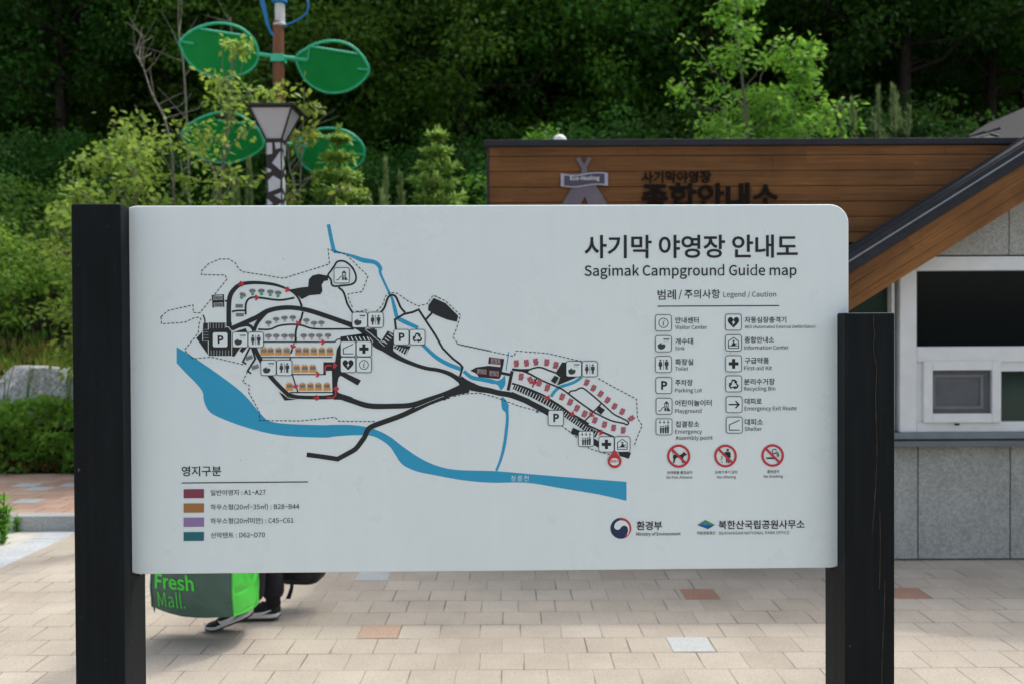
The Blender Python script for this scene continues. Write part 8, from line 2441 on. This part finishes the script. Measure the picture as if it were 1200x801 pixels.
def bag_text(s, px0, px1, pytop, off, name, track=0.0, tall=1.0):
    V_, F_ = fill(words(s, track), off)
    xa, xb = min(v[0] for v in V_), max(v[0] for v in V_)
    yb = max(v[1] for v in V_)
    bi = (Matrix.Translation(bag.location) @ Matrix.Rotation(R(-11), 4, 'Z')).inverted()
    o_, r3 = bi @ CAM, bi.to_3x3()
    def hit(px):
        d = r3 @ ray(px, pytop)
        return o_ + d * ((-BD / 2 - 0.03 - o_.y) / d.y)
    p0, p1 = hit(px0), hit(px1)
    k = (p1.x - p0.x) / (xb - xa)
    m = MB()
    Q = []
    for v in V_:
        x = p0.x + (v[0] - xa) * k; z = p0.z + (v[1] - yb) * k * tall
        x = max(-bw / 2 + 0.004, x)
        Q.append((x, bag_front(x, z) - 0.004, z))
    m.add(Q, F_)
    m.build(name, M_ltr, bb)


bag_text("Fresh", 179.5, 228.5, 670.5, 0.030, "bold_lettering")
bag_text("Mall.", 182.5, 216.5, 692, -0.006, "thin_lettering", 0.0, 1.35)

# ------------------------------------------------------------------ black backpack carried low in the other hand
rh = armj[1][3] + Vector((PX, PYY, 0))
kx = at(352, 690, 5.72).x
pack = empty("backpack", (kx, 5.72, 0.15), R(-8), "black backpack with a dangling strap held low behind the walking legs", "bag")
M_pk = plain("black_nylon", (0.012, 0.013, 0.015), 0.5, var=0.3, scale=30, bump=0.2)
bm = bmesh.new(); bmesh.ops.create_cube(bm, size=1.0)
bmesh.ops.subdivide_edges(bm, edges=bm.edges[:], cuts=9, use_grid_fill=True)
for v in bm.verts:
    p = v.co * 2
    q = Vector((p.x, p.y, p.z)).normalized()
    r_ = Vector((abs(p.x) ** 4, 0, 0)).length
    l4 = (abs(p.x) ** 5 + abs(p.y) ** 5 + abs(p.z) ** 5) ** 0.2
    p = p / l4
    f = 1 - 0.25 * max(0, p.z) ** 2
    n_ = 1 + 0.06 * noise.noise(p * 2.3)
    v.co = Vector((p.x * 0.145 * f * n_, p.y * 0.10 * f * n_, 0.225 + p.z * 0.225))
me = bpy.data.meshes.new("pack_body"); bm.to_mesh(me); bm.free()
me.polygons.foreach_set("use_smooth", [True] * len(me.polygons))
pb = link("pack_body", me, M_pk, pack)
bm = bmesh.new(); bmesh.ops.create_cube(bm, size=1.0)
bmesh.ops.subdivide_edges(bm, edges=bm.edges[:], cuts=7, use_grid_fill=True)
for v in bm.verts:
    p = v.co * 2
    p = p / (abs(p.x) ** 5 + abs(p.y) ** 5 + abs(p.z) ** 5) ** 0.2
    v.co = Vector((p.x * 0.11, -0.095 + p.y * 0.035, 0.13 + p.z * 0.095))
me = bpy.data.meshes.new("front_pocket"); bm.to_mesh(me); bm.free()
me.polygons.foreach_set("use_smooth", [True] * len(me.polygons))
link("front_pocket", me, M_pk, pb)
mb = MB(); mb.tube([(-0.09, -0.133, 0.20), (0.09, -0.133, 0.20)], 0.004, 6); mb.build("zip", M_flash, pb)
mb = MB()
hq = Matrix.Rotation(R(8), 4, 'Z') @ (rh - Vector(pack.location))
mb.tube(smooth([(hq.x - 0.05, 0.02, 0.44), (hq.x - 0.03, hq.y, hq.z), (hq.x + 0.03, hq.y, hq.z), (hq.x + 0.05, 0.02, 0.44)], 5), 0.009, 6)
mb.build("grab_handle", M_pk, pack)
st_ = [(340.5, 678), (342, 686), (340, 694), (337.5, 701)]
mb = MB()
pp = [at(px, py, 5.56) - Vector(pack.location) for px, py in st_]
Mi = Matrix.Rotation(R(8), 3, 'Z')
pp = [Mi @ p for p in smooth([tuple(p) for p in pp], 4) for p in [Vector(p)]]
V_ = []
for i, p in enumerate(pp):
    w_s = 0.008 + 0.006 * (i / len(pp))
    for sx in (-1, 1):
        for sy in (-1, 1): V_.append(p + Vector((sx * w_s, sy * 0.002, 0)))
fs = []
for i in range(len(pp) - 1):
    a_, b_ = 4 * i, 4 * i + 4
    fs += [(a_, a_ + 2, b_ + 2, b_), (a_ + 1, b_ + 1, b_ + 3, a_ + 3), (a_, b_, b_ + 1, a_ + 1), (a_ + 2, a_ + 3, b_ + 3, b_ + 2)]
fs += [(0, 1, 3, 2), (len(V_) - 4, len(V_) - 2, len(V_) - 1, len(V_) - 3)]
mb.add(V_, fs); mb.build("dangling_strap", M_pk, pack)
